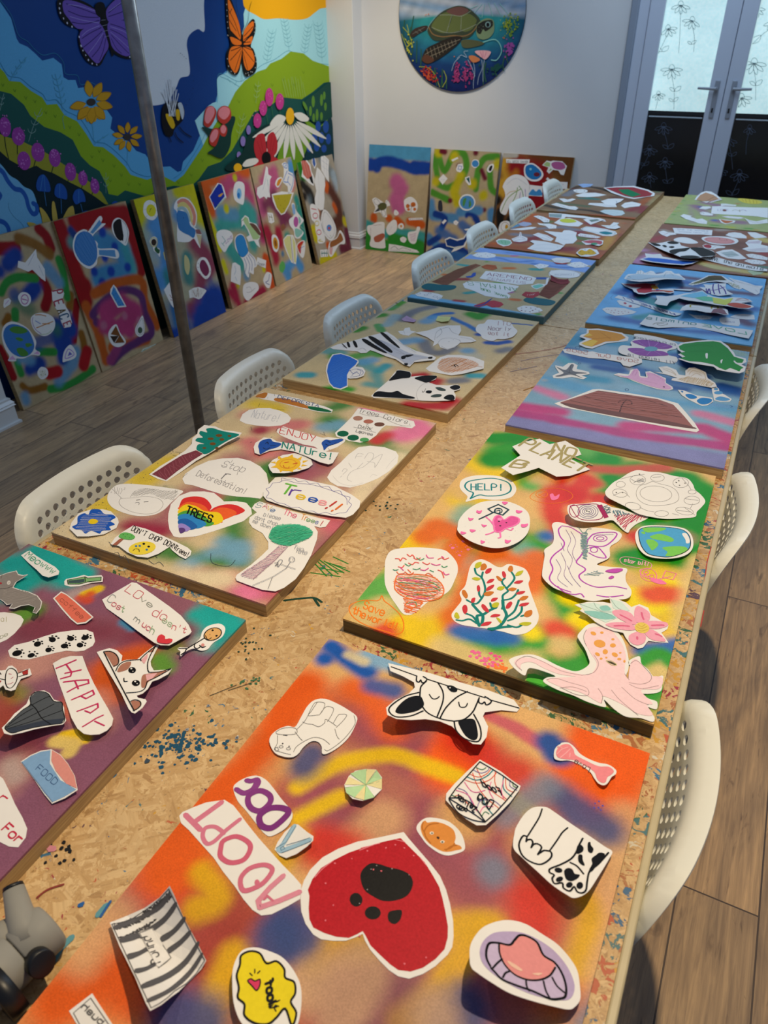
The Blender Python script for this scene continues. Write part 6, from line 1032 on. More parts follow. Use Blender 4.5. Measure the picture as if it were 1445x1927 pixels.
K('L3', 'paper_zebra', 'black striped zebra head cutout lying across the green and grey board', '292,272 330,255 400,240 500,210 600,185 640,210 690,255 760,290 850,315 868,325 860,338 800,345 750,350 725,375 690,362 650,335 600,320 540,295 510,285 490,300 460,302 440,292 360,285 310,280',
  [('f', '#bfc3cc', '~560,230 640,260 720,300 830,325 760,340 720,365 660,330 600,300 540,260'), ('f', BLK, '~500,212 530,215 590,255 630,290 620,300 570,270 520,235|~565,192 590,195 640,240 670,270 660,272 610,235|~465,225 490,228 540,260 600,298 585,300 530,275 480,245|~415,238 430,238 442,268 428,268|~383,243 395,245 402,268 390,268|~355,250 365,255 385,275 375,272'), ('f', BLK, '~680,320 705,315 700,332 682,335|~705,312 745,310 735,318 708,325|~695,358 715,358 712,368 700,368|~825,325 848,322 845,332 828,332'), ('s', '#9a9da6', .9, '~440,285 470,275 490,290|600,200 760,300|560,230 700,310|650,300 820,330|~360,262 370,272')], curl=(.012, 10))
K('L3', 'paper_mandrill', 'bright blue cutout with a small scribbled white rear, at the left of the zebra', '268,400 272,370 290,330 305,308 350,302 400,318 445,340 448,352 430,375 470,380 484,400 475,425 440,438 400,440 388,438 388,485 350,500 310,492 285,465', [('f', '#2f6fd0', '275,400 282,365 300,325 312,312 350,307 400,322 442,345 430,365 400,390 384,420 384,478 348,494 312,486 290,462'), ('s', '#2a56a0', 1.3, '~395,400 430,388 465,395 470,415 440,428 400,432|~400,395 420,415 440,400|~410,425 430,405 450,415|~440,390 460,400 450,425|~375,320 385,328'), ('z', '#4a86de', 1.5, 7, 70, '290,380 350,320 420,345 370,420 340,480 300,450')], curl=(.02, 60))
K('L3', 'paper_lion', 'white almond-shaped cutout of an orange lion mane with black face marks', '812,385 850,355 890,325 930,312 1000,312 1070,322 1130,345 1128,385 1070,400 1010,415 950,422 890,412 830,400', [('z', '#e0a070', 1.6, 3.5, 75, '~880,370 900,335 980,325 1060,340 1100,365 1060,385 1000,400 930,408 885,390'), ('s', '#d98c54', 1.6, '~950,345 1000,345 1050,365 1120,378|~930,400 960,395 990,398|~960,400 1000,390 1050,385'), ('s', BLK, 3, '~950,370 965,372 975,365 990,375|965,365 975,378')], curl=(.012, 10))
K('L3', 'paper_panda', 'large black and white panda cutout near the front edge of the zebra board', '515,535 545,505 575,480 610,450 640,410 660,392 720,400 735,410 732,430 780,425 860,422 873,432 865,445 825,460 870,475 930,478 985,472 1003,485 998,498 965,510 975,530 972,555 930,560 860,562 790,560 700,550 600,545 530,545',
  [('f', BLK, '~612,450 645,415 660,396 715,402 730,412 725,435 680,440 640,448|~752,438 800,425 865,425 868,438 820,462 790,455|~525,535 550,510 620,515 660,508 690,525 750,542 740,550 650,545 560,540|~945,485 975,475 998,482 995,495 970,502 950,495|~910,548 930,530 960,530 970,550 950,558'), ('f', '#3c4a48', '~865,490 890,488 920,500 915,508 885,505|~840,535 870,525 898,528 890,540 850,542'), ('f', BLK, '~812,512 825,505 845,508 840,520 820,520'), ('s', BLK, 1.2, '~793,515 805,510 812,495|~793,508 800,516'), ('s', '#b9b9bc', .9, '~850,465 800,470 770,500 762,530 770,556')], curl=(.010, 20))
K('L3', 'paper_elephant', 'white pencil elephant cutout in the middle of the zebra board', '755,190 820,180 880,160 930,152 1000,152 1005,180 990,205 1060,215 1088,235 1060,243 1000,245 970,270 930,282 890,270 880,248 850,265 858,240 820,215', [('s', '#8b8d92', .9, '~860,230 870,190 900,170 940,160|~940,165 960,190 990,200|~880,245 900,225 950,220 1000,235 980,262 930,278 895,262|~1000,215 1050,225 1075,235|~890,165 900,190 870,220'), ('d', '#55565a', 1.4, '938,240 962,228 995,232')], curl=(.02, 100))
K('L3', 'paper_scrap', 'tiny white spiky cutout behind the zebra head', '662,182 690,180 700,165 725,162 730,180 762,186 735,195 720,207 690,203 670,195', [('s', '#8b8d92', .8, '670,188 740,188|690,175 700,200')])
K('L3', 'paper_cloud_note', 'white scalloped cloud cutout with dark red handwriting at the far right corner', '~1085,165 1100,145 1130,140 1150,120 1190,122 1220,122 1240,130 1275,138 1290,160 1310,180 1300,200 1280,215 1240,225 1200,225 1180,235 1150,232 1120,220 1110,200 1088,185', [('t', '#9a3a46', 1.6, 'ITO', '1195,150 1275,150 3,-22'), ('t', '#7a3a56', 1.6, 'Nearly', '1150,178 1275,182 3,-22'), ('t', '#9a3a46', 1.5, 'got it', '1150,200 1265,212 3,-18')], curl=(.008, 20))
K('L3', 'paper_scrap', 'small mauve paper rectangle at the back of the zebra board', '680,118 708,98 762,122 750,133 695,128', [('s', '#6f5a8a', .8, '700,110 745,126')], paper=mat('#b79ab8'), curl=(.008, 0))
K('L3', 'paper_scrap', 'small pale yellow paper square at the back of the zebra board', '866,125 878,100 950,105 938,127 900,132', [('s', '#8a8a4a', .8, '885,115 930,118')], paper=mat('#d6d992'), curl=(.012, 0))
# ================================================================ R3 sea board
Z(940, 600, 2.8614)
B('R3', 'pink, purple and blue sprayed sea board with a big brown treasure chest', '#7fa6bc', [
 ('#7d78a8', 7, .8, 1, '0,590 400,650 800,740 1200,830'), ('#7f7fb0', 5, .8, 1, '60,540 400,600 900,700 1250,770'),
 ('#a83f7c', 3.2, .8, 1, '60,500 300,540|300,545 700,620 1240,690'), ('#b8407a', 4.0, .9, 1, '100,470 180,480 330,500|700,580 1100,590 1250,650'), ('#c97a9c', 3.4, .9, 1, '190,370 330,420|1080,510 1270,560'),
 ('#5f9ec4', 4.2, .9, 1, '230,320 500,390 800,430 1280,490'), ('#2a5f9c', 5, .9, 1, '420,210 700,260 900,330 1300,400|350,170 500,220'), ('#3f8fb0', 4, .9, 1, '380,130 450,90 600,130 800,150 950,200|480,320 560,330'),
 ('#1f4f94', 3.4, .9, 1, '520,260 650,280|850,360 1000,380|950,200 1100,310|1200,360 1300,390'), ('#9ab8a0', 2.4, 1, .8, '1240,170 1300,190|700,80 900,110|560,120'), ('#b8b0a0', 1.8, 1, .6, '240,330|690,260 720,280'), ('#3fa0b0', 3, 1, .7, '330,210 400,260|700,330 750,340'),
 ('#6a9ac4', 1.6, .5, .8, '1140,460 1280,480'),
], res=170, extra=[('s', '#4a5a80', .9, '|'.join('%d,%d %d,%d' % (x, y, x+9, y+3) for x in range(1265, 1345, 16) for y in range(158, 200, 9))), ('s', '#2a4f86', 1.6, 'oe420,155 12,6|oe685,382 9,6|1240,465 1255,472 1242,476|780,272 790,278|oe430,240 6,4')])
K('R3', 'paper_treasure_chest', 'big cutout of a brown treasure chest lid painted on pink sea board', '295,455 360,435 500,380 540,378 700,400 850,425 960,455 1000,500 1050,560 1075,600 1060,610 940,590 780,560 600,525 450,495 340,475',
  [('f', '#96625c', '325,450 420,420 525,388 700,410 850,432 935,462 990,520 1040,580 1045,590 900,572 700,538 520,505 380,475'), ('s', '#4c3a38', 3.5, '330,455 520,490 700,520 900,560 1050,590'), ('s', '#5a413e', 2.6, '~455,418 560,445 680,475 800,500 980,530|~530,388 620,400 760,430 900,470|~380,440 520,470 640,490'), ('s', '#4a3230', 4, '~640,525 650,490 665,455 680,440|~640,450 660,438 700,440 712,458 690,462'), ('f', '#6e4c49', '~340,452 520,482 700,512 900,550 1040,582 1045,592 900,572 700,538 520,505 380,475'), ('z', '#a8706a', 3, 14, 12, '440,425 540,395 860,440 960,500 900,540 560,480')])
K('R3', 'paper_fish', 'orange and yellow angular fish cutout at the far left of the sea board', '428,130 465,110 430,95 440,85 468,78 470,55 530,52 600,65 660,75 695,100 690,118 640,125 580,130 530,148 500,160 465,155 430,140', [('f', '#d99430', '440,132 500,108 450,95 480,75 480,60 530,60 600,70 655,82 680,102 640,118 570,122 530,138 495,150 460,142'), ('f', '#e8c04a', '440,132 500,112 530,120 495,150 460,142|455,95 480,76 500,90'), ('s', '#b06a20', 1.3, '500,108 600,100|540,70 600,110')], curl=(.02, 160))
K('R3', 'paper_anemone', 'white cutout of a purple striped flower with writing around it', '~640,160 660,142 710,145 705,125 730,105 725,82 780,85 860,100 930,120 960,140 950,160 905,172 910,195 950,205 958,225 930,240 870,230 780,215 720,205 650,185',
  [('f', '#8f4fa0', '~715,120 780,112 860,125 930,148 900,162 840,160 800,155 740,135|~690,160 760,158 800,168 880,175 910,195 850,200 780,200 720,185'), ('s', '#c090cc', 1.5, '800,160 740,118|810,160 800,112|825,158 860,122|840,160 910,145|800,168 720,180|815,172 790,198|830,172 870,195'), ('f', '#6fa8b8', '~oe815,162 36,13'), ('t', '#2f3a5a', 1.5, 'protected', '945,135 730,95 2,12'), ('t', '#2f3a5a', 1.5, 'All island is', '945,230 690,188 2,14')], curl=(.014, 170))
K('R3', 'paper_word_strip', 'wavy cutout strip with the red words Save Our Seas', '338,165 370,160 430,170 470,178 500,175 540,185 600,192 660,200 720,205 765,215 768,235 740,245 700,258 665,250 650,232 560,215 480,210 430,200 350,182', [('t', '#b5563f', 1.8, 'Save Our Seas', '745,238 360,172 2,-20')], curl=(.006, 10))
K('R3', 'paper_starfish', 'white cutout of a grey shaded starfish', '285,305 320,290 300,260 300,250 340,258 370,238 400,238 420,250 415,270 480,285 485,297 440,305 470,315 450,325 390,312 340,320 290,318', [('f', '#6f747c', '~300,308 345,292 310,262 355,275 385,245 400,250 395,280 470,292 410,298 445,318 385,300 330,310'), ('s', '#3f444c', 1.6, '375,290 385,245|375,290 305,258|375,290 470,292|375,290 305,310|375,290 445,318')], curl=(.006, 90))
K('R3', 'paper_dolphin', 'pink dolphin or whale cutout beside the treasure chest', '615,300 640,292 695,300 705,275 740,268 755,285 758,308 790,312 785,285 810,282 860,305 895,320 895,345 930,365 935,378 910,385 850,378 790,360 720,335 690,320 650,312', [('f', '#d9a9cc', '~625,300 690,308 720,275 745,272 755,312 800,315 790,290 830,295 890,325 890,345 925,370 905,380 840,370 760,345 700,322'), ('s', '#b07aa8', 1, '~715,300 725,280 740,280|~730,305 740,285|~800,320 800,300 830,300 880,330|~760,330 850,350'), ('d', BLK, 3, '885,367')], curl=(.012, 80))
K('R3', 'paper_whale', 'cream patterned flying fish cutout with a spotted back', '828,285 880,290 855,260 900,255 950,275 965,300 1000,305 1000,280 1020,265 1050,262 1110,290 1120,320 1160,345 1170,365 1140,370 1060,355 980,340 925,330 930,320 960,318 900,300', [('s', '#c0a070', 1.1, '~870,262 920,275 950,300|~880,270 930,290 950,305|~1010,290 1030,270 1060,270 1100,295 1110,325|~1020,300 1040,280 1080,290|~1030,310 1060,295 1090,310|~960,325 1000,318 1080,330 1150,350'), ('z', '#c9ae80', 1.2, 3, 80, '960,325 1010,310 1110,325 1155,350 1130,365 1000,340'), ('d', BLK, 2.2, '1115,357')], curl=(.025, 60))
K('R3', 'paper_turtle', 'large green turtle-like cutout curling up at the far right of the sea board', '955,145 975,130 1040,120 1120,113 1190,118 1230,145 1260,180 1270,200 1325,215 1328,235 1300,250 1325,262 1318,285 1290,293 1230,285 1170,275 1150,262 1080,250 1020,240 960,218 985,210 960,192 985,185 958,165',
  [('f', '#1f8a32', '965,148 990,135 1060,125 1150,120 1190,128 1230,160 1262,205 1315,222 1305,240 1275,240 1262,222 1270,245 1312,268 1290,284 1240,270 1215,278 1180,268 1150,250 1080,235 1020,232 970,215 1000,205 968,185 1000,178 970,165'), ('f', '#e9e6e0', '~1108,190 1120,188 1118,215 1110,212|~1188,228 1200,222 1192,245|~1258,228 1275,238 1290,248 1270,245'), ('s', '#176a26', 1.5, '~1000,150 1080,140 1150,150|~1020,180 1080,175 1140,185')], curl=(.05, -75))
K('R3', 'paper_fish_tail', 'white framed cutout of blue bubble shapes near the right edge', '960,382 990,385 1060,412 1100,418 1145,425 1150,445 1120,465 1090,468 1060,455 1010,430 980,410', [('f', '#2a7fc0', '~1000,408 1030,405 1062,420 1050,430 1020,428|~1062,440 1090,425 1140,432 1138,448 1110,460 1080,458|~975,388 988,390 985,398')], curl=(.006, 90))
K('R3', 'paper_bubbles', 'white framed cutout of three pale blue bubbles at the right edge of the sea board', '1142,372 1160,362 1180,375 1185,395 1215,410 1250,432 1240,445 1190,447 1155,438 1150,410 1145,395', [('f', '#5a9ccc', '~oe1178,398 24,9|~oe1165,378 12,6|~1160,430 1190,418 1240,432 1220,442 1180,440')])
# ================================================================ L4 save our animals board
Z(760, 330, 2.89)
B('L4', 'board with blue sea edge bands and the words Save Our Animals in green', '#bda87c', [
 ('#6fb4d8', 5.4, .35, 1, '40,665 400,720 760,790'), ('#86a8de', 5.5, .3, 1, '330,440 700,470 1040,520|400,405 700,430 1050,480'), ('#4f7fc0', 1.2, .8, .8, '~420,440 520,450 600,470 700,465|~560,420 700,440 860,470|~700,480 850,500 960,500'),
 ('#b09468', 3, 1, .6, '330,520 400,530|640,560'), ('#9a2f34', 2.6, .9, 1, '280,565 340,565'), ('#a83a3a', 2.0, .6, 1, '120,628 150,628|280,680 320,685'), ('#2f9a94', 2.2, .8, 1, '300,485 340,490|340,640 380,635|700,510 740,512'), ('#4f9c3c', 1.6, .8, 1, '490,585 540,588|730,755|830,635 850,640|450,470'), ('#2a56a0', 2, .8, 1, '720,560 770,560'), ('#b05f9c', 2.0, .8, 1, '540,635 580,635|400,710'), ('#d06a2c', 2, .8, 1, '550,505 590,505|590,675 620,678|220,540'), ('#c26a94', 1.8, .7, 1, '590,438 610,438'),
], res=110, extra=[('f', '#8c5a42', '150,580 230,540 290,510 390,480 420,490 350,525 280,570 230,600'), ('f', '#8c4a38', '730,650 800,560 890,565 905,580 840,640 790,672'), ('z', '#6a3f2e', 2.5, 7, 30, '150,580 290,510 400,485 280,570 230,600|730,650 800,560 900,572 790,672'), ('f', '#12626a', '~95,605 130,588 200,595 280,600 270,620 200,628 120,622|~650,680 680,662 740,668 800,678 825,690 790,708 700,700')], side=mat('#4f7a86', .5, .1, 40))
K('L4', 'paper_word_strip', 'pale strip with the green words SAVE OUR written upside down', '320,590 350,575 440,580 560,590 625,602 610,625 560,640 580,655 570,668 520,668 440,655 380,628 330,612', [('t', '#3f8a3a', 3, 'SAVE OUR', '560,655 415,610 4,12'), ('t', '#3f8a3a', 3, 'ANIMALS', '615,612 345,575 4,20')])
K('L4', 'paper_word_strip', 'white rectangle with wine red block letters above the save our animals strip', '410,560 445,520 510,525 600,532 680,545 720,558 700,590 620,595 520,580', [('t', '#8a3050', 3.2, 'AREMEND', '450,545 690,572 6,-16'), ('t', '#9a5a74', 1.8, 'ZENARIUS', '450,566 660,590 4,-12')])
K('L4', 'paper_heart', 'red heart cutout with handwriting', '640,650 660,632 700,635 735,632 738,650 700,668 670,665', [('t', '#e8d8d0', 1, 'roar', '670,655 715,650 2,-10')], paper=mat('#a8323c'))
K('L4', 'paper_balloon', 'round red cutout with a pink blue tail on the save our animals board', '380,708 430,690 450,685 490,680 530,690 542,702 520,716 480,718 450,705 410,716', [('f', '#2f3f8a', '~390,708 430,700 455,682 480,668 478,672 450,695 420,710'), ('s', '#c05a8a', 2, '385,712 430,706')], paper=mat('#b83a48'))
K('L4', 'paper_cat_ears', 'pink heart and teal leaf cutout lying by the red ring', '690,600 730,588 770,592 775,560 790,555 780,590 760,605 720,620 700,612', [('f', '#7fc8b0', '~700,602 740,592 758,600 720,615')])
K('L4', 'paper_spotted_scrap', 'white cutout with dark red spots at the front right of the save our animals board', '615,720 650,708 700,710 740,722 755,735 730,745 680,750 640,745 620,732', [('d', '#7a2f3a', 4, '640,722 665,718 690,722 715,728 735,738 660,738 685,742 700,735 640,735 725,718')])
K('L4', 'paper_spotted_scrap', 'white cutout with dark spots at the front left of the save our animals board', '60,645 90,632 140,636 190,645 212,655 200,672 180,678 120,665 70,655', [('s', '#6a6a7a', 1.6, '~oe80,642 10,4|~oe120,650 10,4|~oe170,660 12,4|~oe140,642 8,3|~oe190,668 9,4')])
K('L4', 'paper_cloud', 'white cutout with blue dashes at the far left of the sea band', '370,435 400,420 450,418 500,432 495,445 450,450 400,445', [('d', '#3f4f8a', 3.4, '400,430 420,438 445,428 455,440 470,432 410,442')])
K('L4', 'paper_boat', 'white cutout resembling a boat hull on the sea band', '800,455 830,448 880,450 912,458 900,472 860,478 820,472', [('s', '#7a7fa0', 1.4, '810,460 900,465|820,468 890,472'), ('f', '#a8474a', '810,472 860,478 895,474 880,484 830,482')], curl=(.01, 90))
K('L4', 'paper_spotted_scrap', 'white patterned fish cutout on the sea band', '885,488 920,472 960,470 1005,490 980,500 930,502', [('d', '#6a70a0', 3, '910,485 930,480 950,490 970,482 940,495 985,492')])
K('L4', 'paper_fish', 'small white cutout with dark spots on the sea band', '705,490 740,480 790,488 775,500 735,508', [('d', '#5a3050', 2.6, '725,490 745,492 765,492 740,500')])
K('L4', 'paper_ring', 'white oval cutout ringed in black beside a dark red ring', '785,530 800,516 850,512 920,518 962,532 955,550 900,560 840,556 790,545', [('s', '#22242a', 2, '~oe873,536 86,22 4'), ('t', '#7a7f90', 1, 'mammal', '820,545 930,545 2,-14')])
K('L4', 'paper_curl', 'dark red coiled paper ring standing up on the right of the animals board', '800,575 795,560 830,570 870,578 892,575 895,590 850,592', [('s', '#5a1f24', 2, '~805,565 840,578 885,580')], curl=(.03, 90), paper=mat('#8a3034'))
K('L4', 'paper_bird', 'orange brown cutout on the left of the animals board', '420,495 450,485 500,490 508,505 480,515 440,508', [('s', '#7a4a2c', 1.6, '~430,498 460,492 500,502')], paper=mat('#b8623c'), curl=(.01, 90))
K('L4', 'paper_bird', 'small deep blue cutout left of the word strip', '335,550 365,545 375,530 392,528 390,545 370,555 345,556', [], paper=mat('#2f55a8'))
# ================================================================ L5
B('L5', 'orange and dark red sprayed board with many white doodle cutouts, fifth on the left', '#a06a44', [
 ('#a8522c', 7, 1, .9, '480,380 700,400 1000,440|640,250 800,240|1050,440 1150,300'), ('#7f8088', 4, 1, .9, '740,290 860,280 950,300|600,320 700,330'), ('#8c3038', 4.4, 1, .95, '620,365 760,330|760,400 900,400|1000,260 1150,320|950,310 1050,380|1060,400'), ('#c8923c', 3.4, 1, .9, '850,430 920,440|1150,300 1080,400|720,420'), ('#5f7a44', 3, 1, .9, '960,370|800,250 760,270|900,330 1000,350'), ('#4f94b4', 2.6, .9, 1, '580,285 620,270'), ('#c05a24', 4, 1, .9, '690,215 650,250|500,370|1100,440|1180,260'), ('#a87850', 3, 1, .8, '1180,250 1130,330'),
], res=90)
K('L5', 'paper_leaf', 'pale green veined leaf cutout at the front left corner of the orange doodle board', '500,355 515,346 550,345 580,352 588,368 570,382 540,386 510,372', [('f', '#8fbf9c', '~508,358 530,350 575,356 580,370 555,380 520,372'), ('s', '#4f8a62', 1.6, '510,358 575,368|530,355 535,370|550,355 552,376')])
K('L5', 'paper_scrap', 'large jagged white cutout at the front of the orange doodle board', '670,398 710,372 685,358 700,352 770,360 820,372 872,382 850,402 820,410 780,418 720,410', [('s', '#8a8fa8', 1, '~720,380 780,375 840,385|~700,400 760,395 820,400'), ('d', '#3f6a4a', 2, '845,385 835,390')], curl=(.012, 60))
K('L5', 'paper_scrap', 'white jagged cutout with a tail in the middle of the orange doodle board', '760,302 800,305 860,310 870,298 900,298 940,310 935,330 942,350 920,370 880,372 870,380 840,365 820,360 830,335', [('s', '#9a9fb4', 1, '~840,320 880,325 920,320|~850,345 900,350')], curl=(.008, 60))
K('L5', 'paper_flower', 'yellow and black flower cutout at the front right of the orange doodle board', '935,422 960,400 1010,395 1050,405 1062,425 1040,436 1000,442 960,440', [('f', '#d9a92c', '~945,420 965,405 990,412 1010,400 1030,410 1045,425 1020,432 990,430 965,435'), ('d', '#26241c', 3.4, '960,415 985,405 1005,418 1030,415 990,430 1045,425 970,430')], curl=(.012, 180))
K('L5', 'paper_mouth', 'pink and green cutout of parted lips on the orange doodle board', '965,360 1000,350 1050,348 1085,355 1080,375 1060,384 1020,375 990,378', [('f', '#c05a62', '~975,360 1020,352 1075,358 1070,375 1040,370 1000,368'), ('f', '#4f9a74', '~oe1035,372 18,6')], curl=(.01, 10))
K('L5', 'paper_word_strip', 'teal edged oval cutout on the right of the orange doodle board', '960,290 990,278 1040,282 1100,292 1150,305 1160,318 1130,330 1080,328 1020,310 975,300', [('s', '#1f8088', 2.6, '~o970,290 1000,283 1060,290 1140,308 1145,318 1100,324 1030,308 985,298'), ('f', '#1f8088', '~1060,310 1100,305 1135,315 1100,322')])
K('L5', 'paper_word_strip', 'small white strip with faint red letters', '945,322 960,315 1030,325 1070,335 1050,342 990,336 950,330', [('t', '#a04a54', 1.2, 'habitat', '960,330 1050,338 0,-9')])
K('L5', 'paper_fried_egg', 'white cutout with a yellow green patch, mid left of the orange doodle board', '816,258 850,235 900,232 940,245 975,262 950,278 900,276 850,270', [('f', '#cfd048', '~848,242 880,235 920,240 938,252 900,258 860,254')], curl=(.01, 90))
K('L5', 'paper_animal', 'black and white spotted cutout at the left of the orange doodle board', '705,222 730,218 760,225 792,240 790,255 760,255 740,240', [('d', '#1c1c20', 4, '730,226 750,235 770,245 745,228 780,248')], curl=(.008, 0))
K('L5', 'paper_animal', 'thin dark spotted cutout beneath the yellow green patch', '725,258 750,262 790,262 830,272 828,288 790,290 770,275 735,268', [('d', '#26282c', 4, '800,280 815,284 760,268')])
K('L5', 'paper_scrap', 'faint blue tinted paper by the left edge of the orange doodle board', '620,262 650,252 690,258 695,268 660,278 635,274', [], paper=mat('#a8acc0'))
K('L5', 'paper_scrap', 'narrow white strip by the left edge of the orange doodle board', '575,295 620,288 690,280 722,282 700,292 640,298', [])
K('L5', 'paper_animal', 'red and white cutout with legs near the left edge of the orange doodle board', '585,345 625,330 630,308 638,310 640,328 672,340 670,355 630,363 595,358', [('s', '#a8323c', 2, '~595,348 630,335 660,345|~600,355 640,348 665,352|~632,312 634,330')], curl=(.01, 90))
K('L5', 'paper_animal', 'brown and white cutout of a reclining creature', '700,322 730,312 780,325 815,345 800,358 760,352 740,340', [('s', '#8a5040', 2, '~715,325 750,320 800,345|~745,338 790,350')])
K('L5', 'paper_tree', 'pale green cutout of a bird or plane near the right edge', '1070,270 1120,272 1140,255 1170,258 1160,270 1178,282 1150,292 1110,288', [('s', '#7fa890', 2, '~1085,274 1130,278 1165,262')], curl=(.01, 0))
K('L5', 'paper_photo', 'white square cutout with a dark green patch, far side', '975,240 1010,230 1060,232 1092,240 1050,255 1015,268', [('f', '#7a8a80', '1005,242 1050,238 1065,244 1020,254')], curl=(.01, 30))
K('L5', 'paper_strip', 'long curled white strip at the far edge of the orange doodle board', '788,205 850,208 900,214 980,222 1090,240 1100,252 1000,235 880,225 870,235 790,226', [('f', '#8fa09c', '790,210 860,212 855,230 792,224')], curl=(.012, 90))
# ================================================================ L6
B('L6', 'dark brown, black and red sprayed board at the far left end of the table', '#8a6a4c', [
 ('#2a2622', 3.0, 1, .95, '~900,80 960,60 1060,70 1180,110|~720,150 850,180 1000,190 1130,220|1180,110 1370,130'), ('#6a3a28', 5, 1, .8, '900,70 1050,90|1150,120 1300,150'), ('#8c2c34', 5, 1, .95, '1230,190 1290,170 1300,200'), ('#b05a2c', 3.6, 1, .9, '960,215 1100,220 1250,235|1350,110 1280,160'), ('#2f7a70', 2.6, 1, .9, '960,125 1050,130 1000,120'), ('#4f6a4c', 3, 1, .8, '850,150 1000,170|1380,90'), ('#7a8088', 3, 1, .8, '930,80 880,110|860,190'), ('#a89060', 3, 1, .8, '1380,110 1340,160|770,190'),
], res=80)
K('L6', 'paper_watermelon', 'big curled red melon slice cutout with green centre at the far table end', '1085,68 1150,62 1250,60 1330,80 1365,98 1360,112 1310,118 1250,128 1200,118 1130,95', [('f', '#9c343a', '1095,70 1160,66 1245,66 1320,84 1352,100 1340,112 1310,116 1250,122 1200,112'), ('f', '#157a4c', '1165,78 1220,76 1290,105 1240,118 1190,98')], curl=(.035, 90))
K('L6', 'paper_scrap', 'long pale leaf-shaped cutout across the dark board', '932,108 980,95 1040,94 1102,106 1060,114 1000,118 950,116', [('s', '#9a9aa8', 1, '~950,108 1000,102 1070,106')])
K('L6', 'paper_bird', 'white folded bird-like cutout on the left of the dark board', '842,126 870,126 890,132 915,126 935,130 905,142 870,145', [('s', '#9a9aa8', 1, '850,130 900,138')], curl=(.01, 90))
K('L6', 'paper_snake', 'white cutout of a black snake outline', '800,158 830,150 870,160 900,168 930,168 948,178 935,188 900,184 850,172', [('s', '#1c1c20', 3, '~815,158 850,162 880,174 920,178 940,182')])
K('L6', 'paper_animal', 'cluster of curled white cutouts in the middle of the dark board', '1070,140 1110,128 1150,126 1196,128 1180,142 1150,155 1158,172 1100,172 1000,158 1010,150 1090,152', [('s', '#3f4f80', 2.2, '~1020,155 1080,160 1150,168|~1155,140 1160,160'), ('s', '#8a8fa0', 1, '~1090,140 1130,135 1170,138')], curl=(.015, 90))
K('L6', 'paper_animal', 'white and dusky cutout at the right of the dark board', '1180,165 1200,150 1240,143 1290,155 1280,168 1230,172 1200,178', [('s', '#7a4048', 1.6, '~1195,165 1230,158 1260,160')], curl=(.012, 90))
K('L6', 'paper_scrap', 'pale teal cutout at the front of the dark board', '1065,195 1090,186 1140,186 1190,192 1202,208 1180,218 1140,220 1095,208', [('s', '#3f7f80', 1.6, '~1090,198 1130,196 1170,206|~1120,208 1160,212')], paper=mat('#c9d4d0'))
K('L6', 'paper_scrap', 'small blue smear of card at the far left corner', '945,50 980,45 1030,48 1015,60 975,66', [('s', '#3f62a0', 3, '~955,55 985,58 1010,52')], paper=mat('#9ab4d8'))
K('L6', 'paper_eye', 'white oval cutout with a dark ring', '~922,84 935,76 975,75 998,82 990,92 950,96', [('s', '#22252c', 3, '~oe960,85 24,5')])
# ================================================================ R4 blue animals board
Z(1145, 350, 4.8167)
B('R4', 'light blue sprayed board with deep blue and maroon centre and curled animal cutouts', '#6fb0dc', [
 ('#6ab0dc', 8, .8, 1, '0,1240 400,1300 1300,1420|30,1100 150,800 250,740|1400,870 1330,1100 1300,1400|500,750 900,790 1400,860'), ('#1f56a0', 4.5, 1, .95, '120,970 200,930 300,1060|60,1200 300,1240|500,1290 800,1320 1100,1340|700,870 800,900|1100,1110 1290,1110'), ('#5a2f50', 4.6, 1, .95, '480,800 700,830 1000,870|700,930 900,950|1100,960 1290,980|640,1060 780,1080 960,1160|1270,1250 1200,1220|300,1010 420,1040'), ('#1f8c90', 3.8, 1, .95, '330,1020 500,1100 620,1100|280,1190 400,1170 560,1180|560,1060'), ('#3f86c0', 3, 1, .8, '200,860 300,880|1200,870 1330,900'),
], res=110, extra=[('s', '#3f6a98', 1.2, '~20,1010 40,990 80,985|~20,1010 30,1030 60,1030')])
K('R4', 'paper_seal', 'long pale blue patterned creature cutout curled over the far left of the blue board', '140,840 180,805 245,800 260,770 300,765 330,790 380,768 410,775 430,800 490,790 520,768 570,770 600,795 640,795 695,850 690,862 600,858 500,858 400,862 280,868 200,858', [('f', '#b9ccd6', '~160,840 250,805 350,810 450,815 560,800 640,820 670,850 500,845 280,850'), ('s', '#4f6a70', 1.2, '~o270,770 290,770 285,800 268,800|~310,800 330,780 370,780|~345,800 365,785 390,790|~500,830 520,790 560,790 590,820|~170,840 250,850 400,845'), ('s', '#1f3f3c', 2.2, '170,828 200,835|220,845 245,850')], curl=(.045, -85))
K('R4', 'paper_parrot', 'red bird cutout with orange and blue wing tips on the blue board', '112,878 150,885 240,880 300,875 400,885 460,880 440,905 460,935 560,930 772,938 740,950 590,940 595,965 560,975 480,965 400,965 330,982 270,978 230,960 215,935 150,910', [('f', '#c0303c', '130,888 240,890 330,882 430,890 400,920 390,945 480,945 530,955 400,958 330,972 270,968 250,940 300,920 220,915'), ('f', '#e0a02c', '~385,905 420,900 450,925 430,940 400,930'), ('f', '#5a6fb0', '430,930 470,940 430,945'), ('f', '#d0582c', '~470,945 540,950 590,955 540,965|130,888 200,910 230,915 180,905')], curl=(.02, -85))
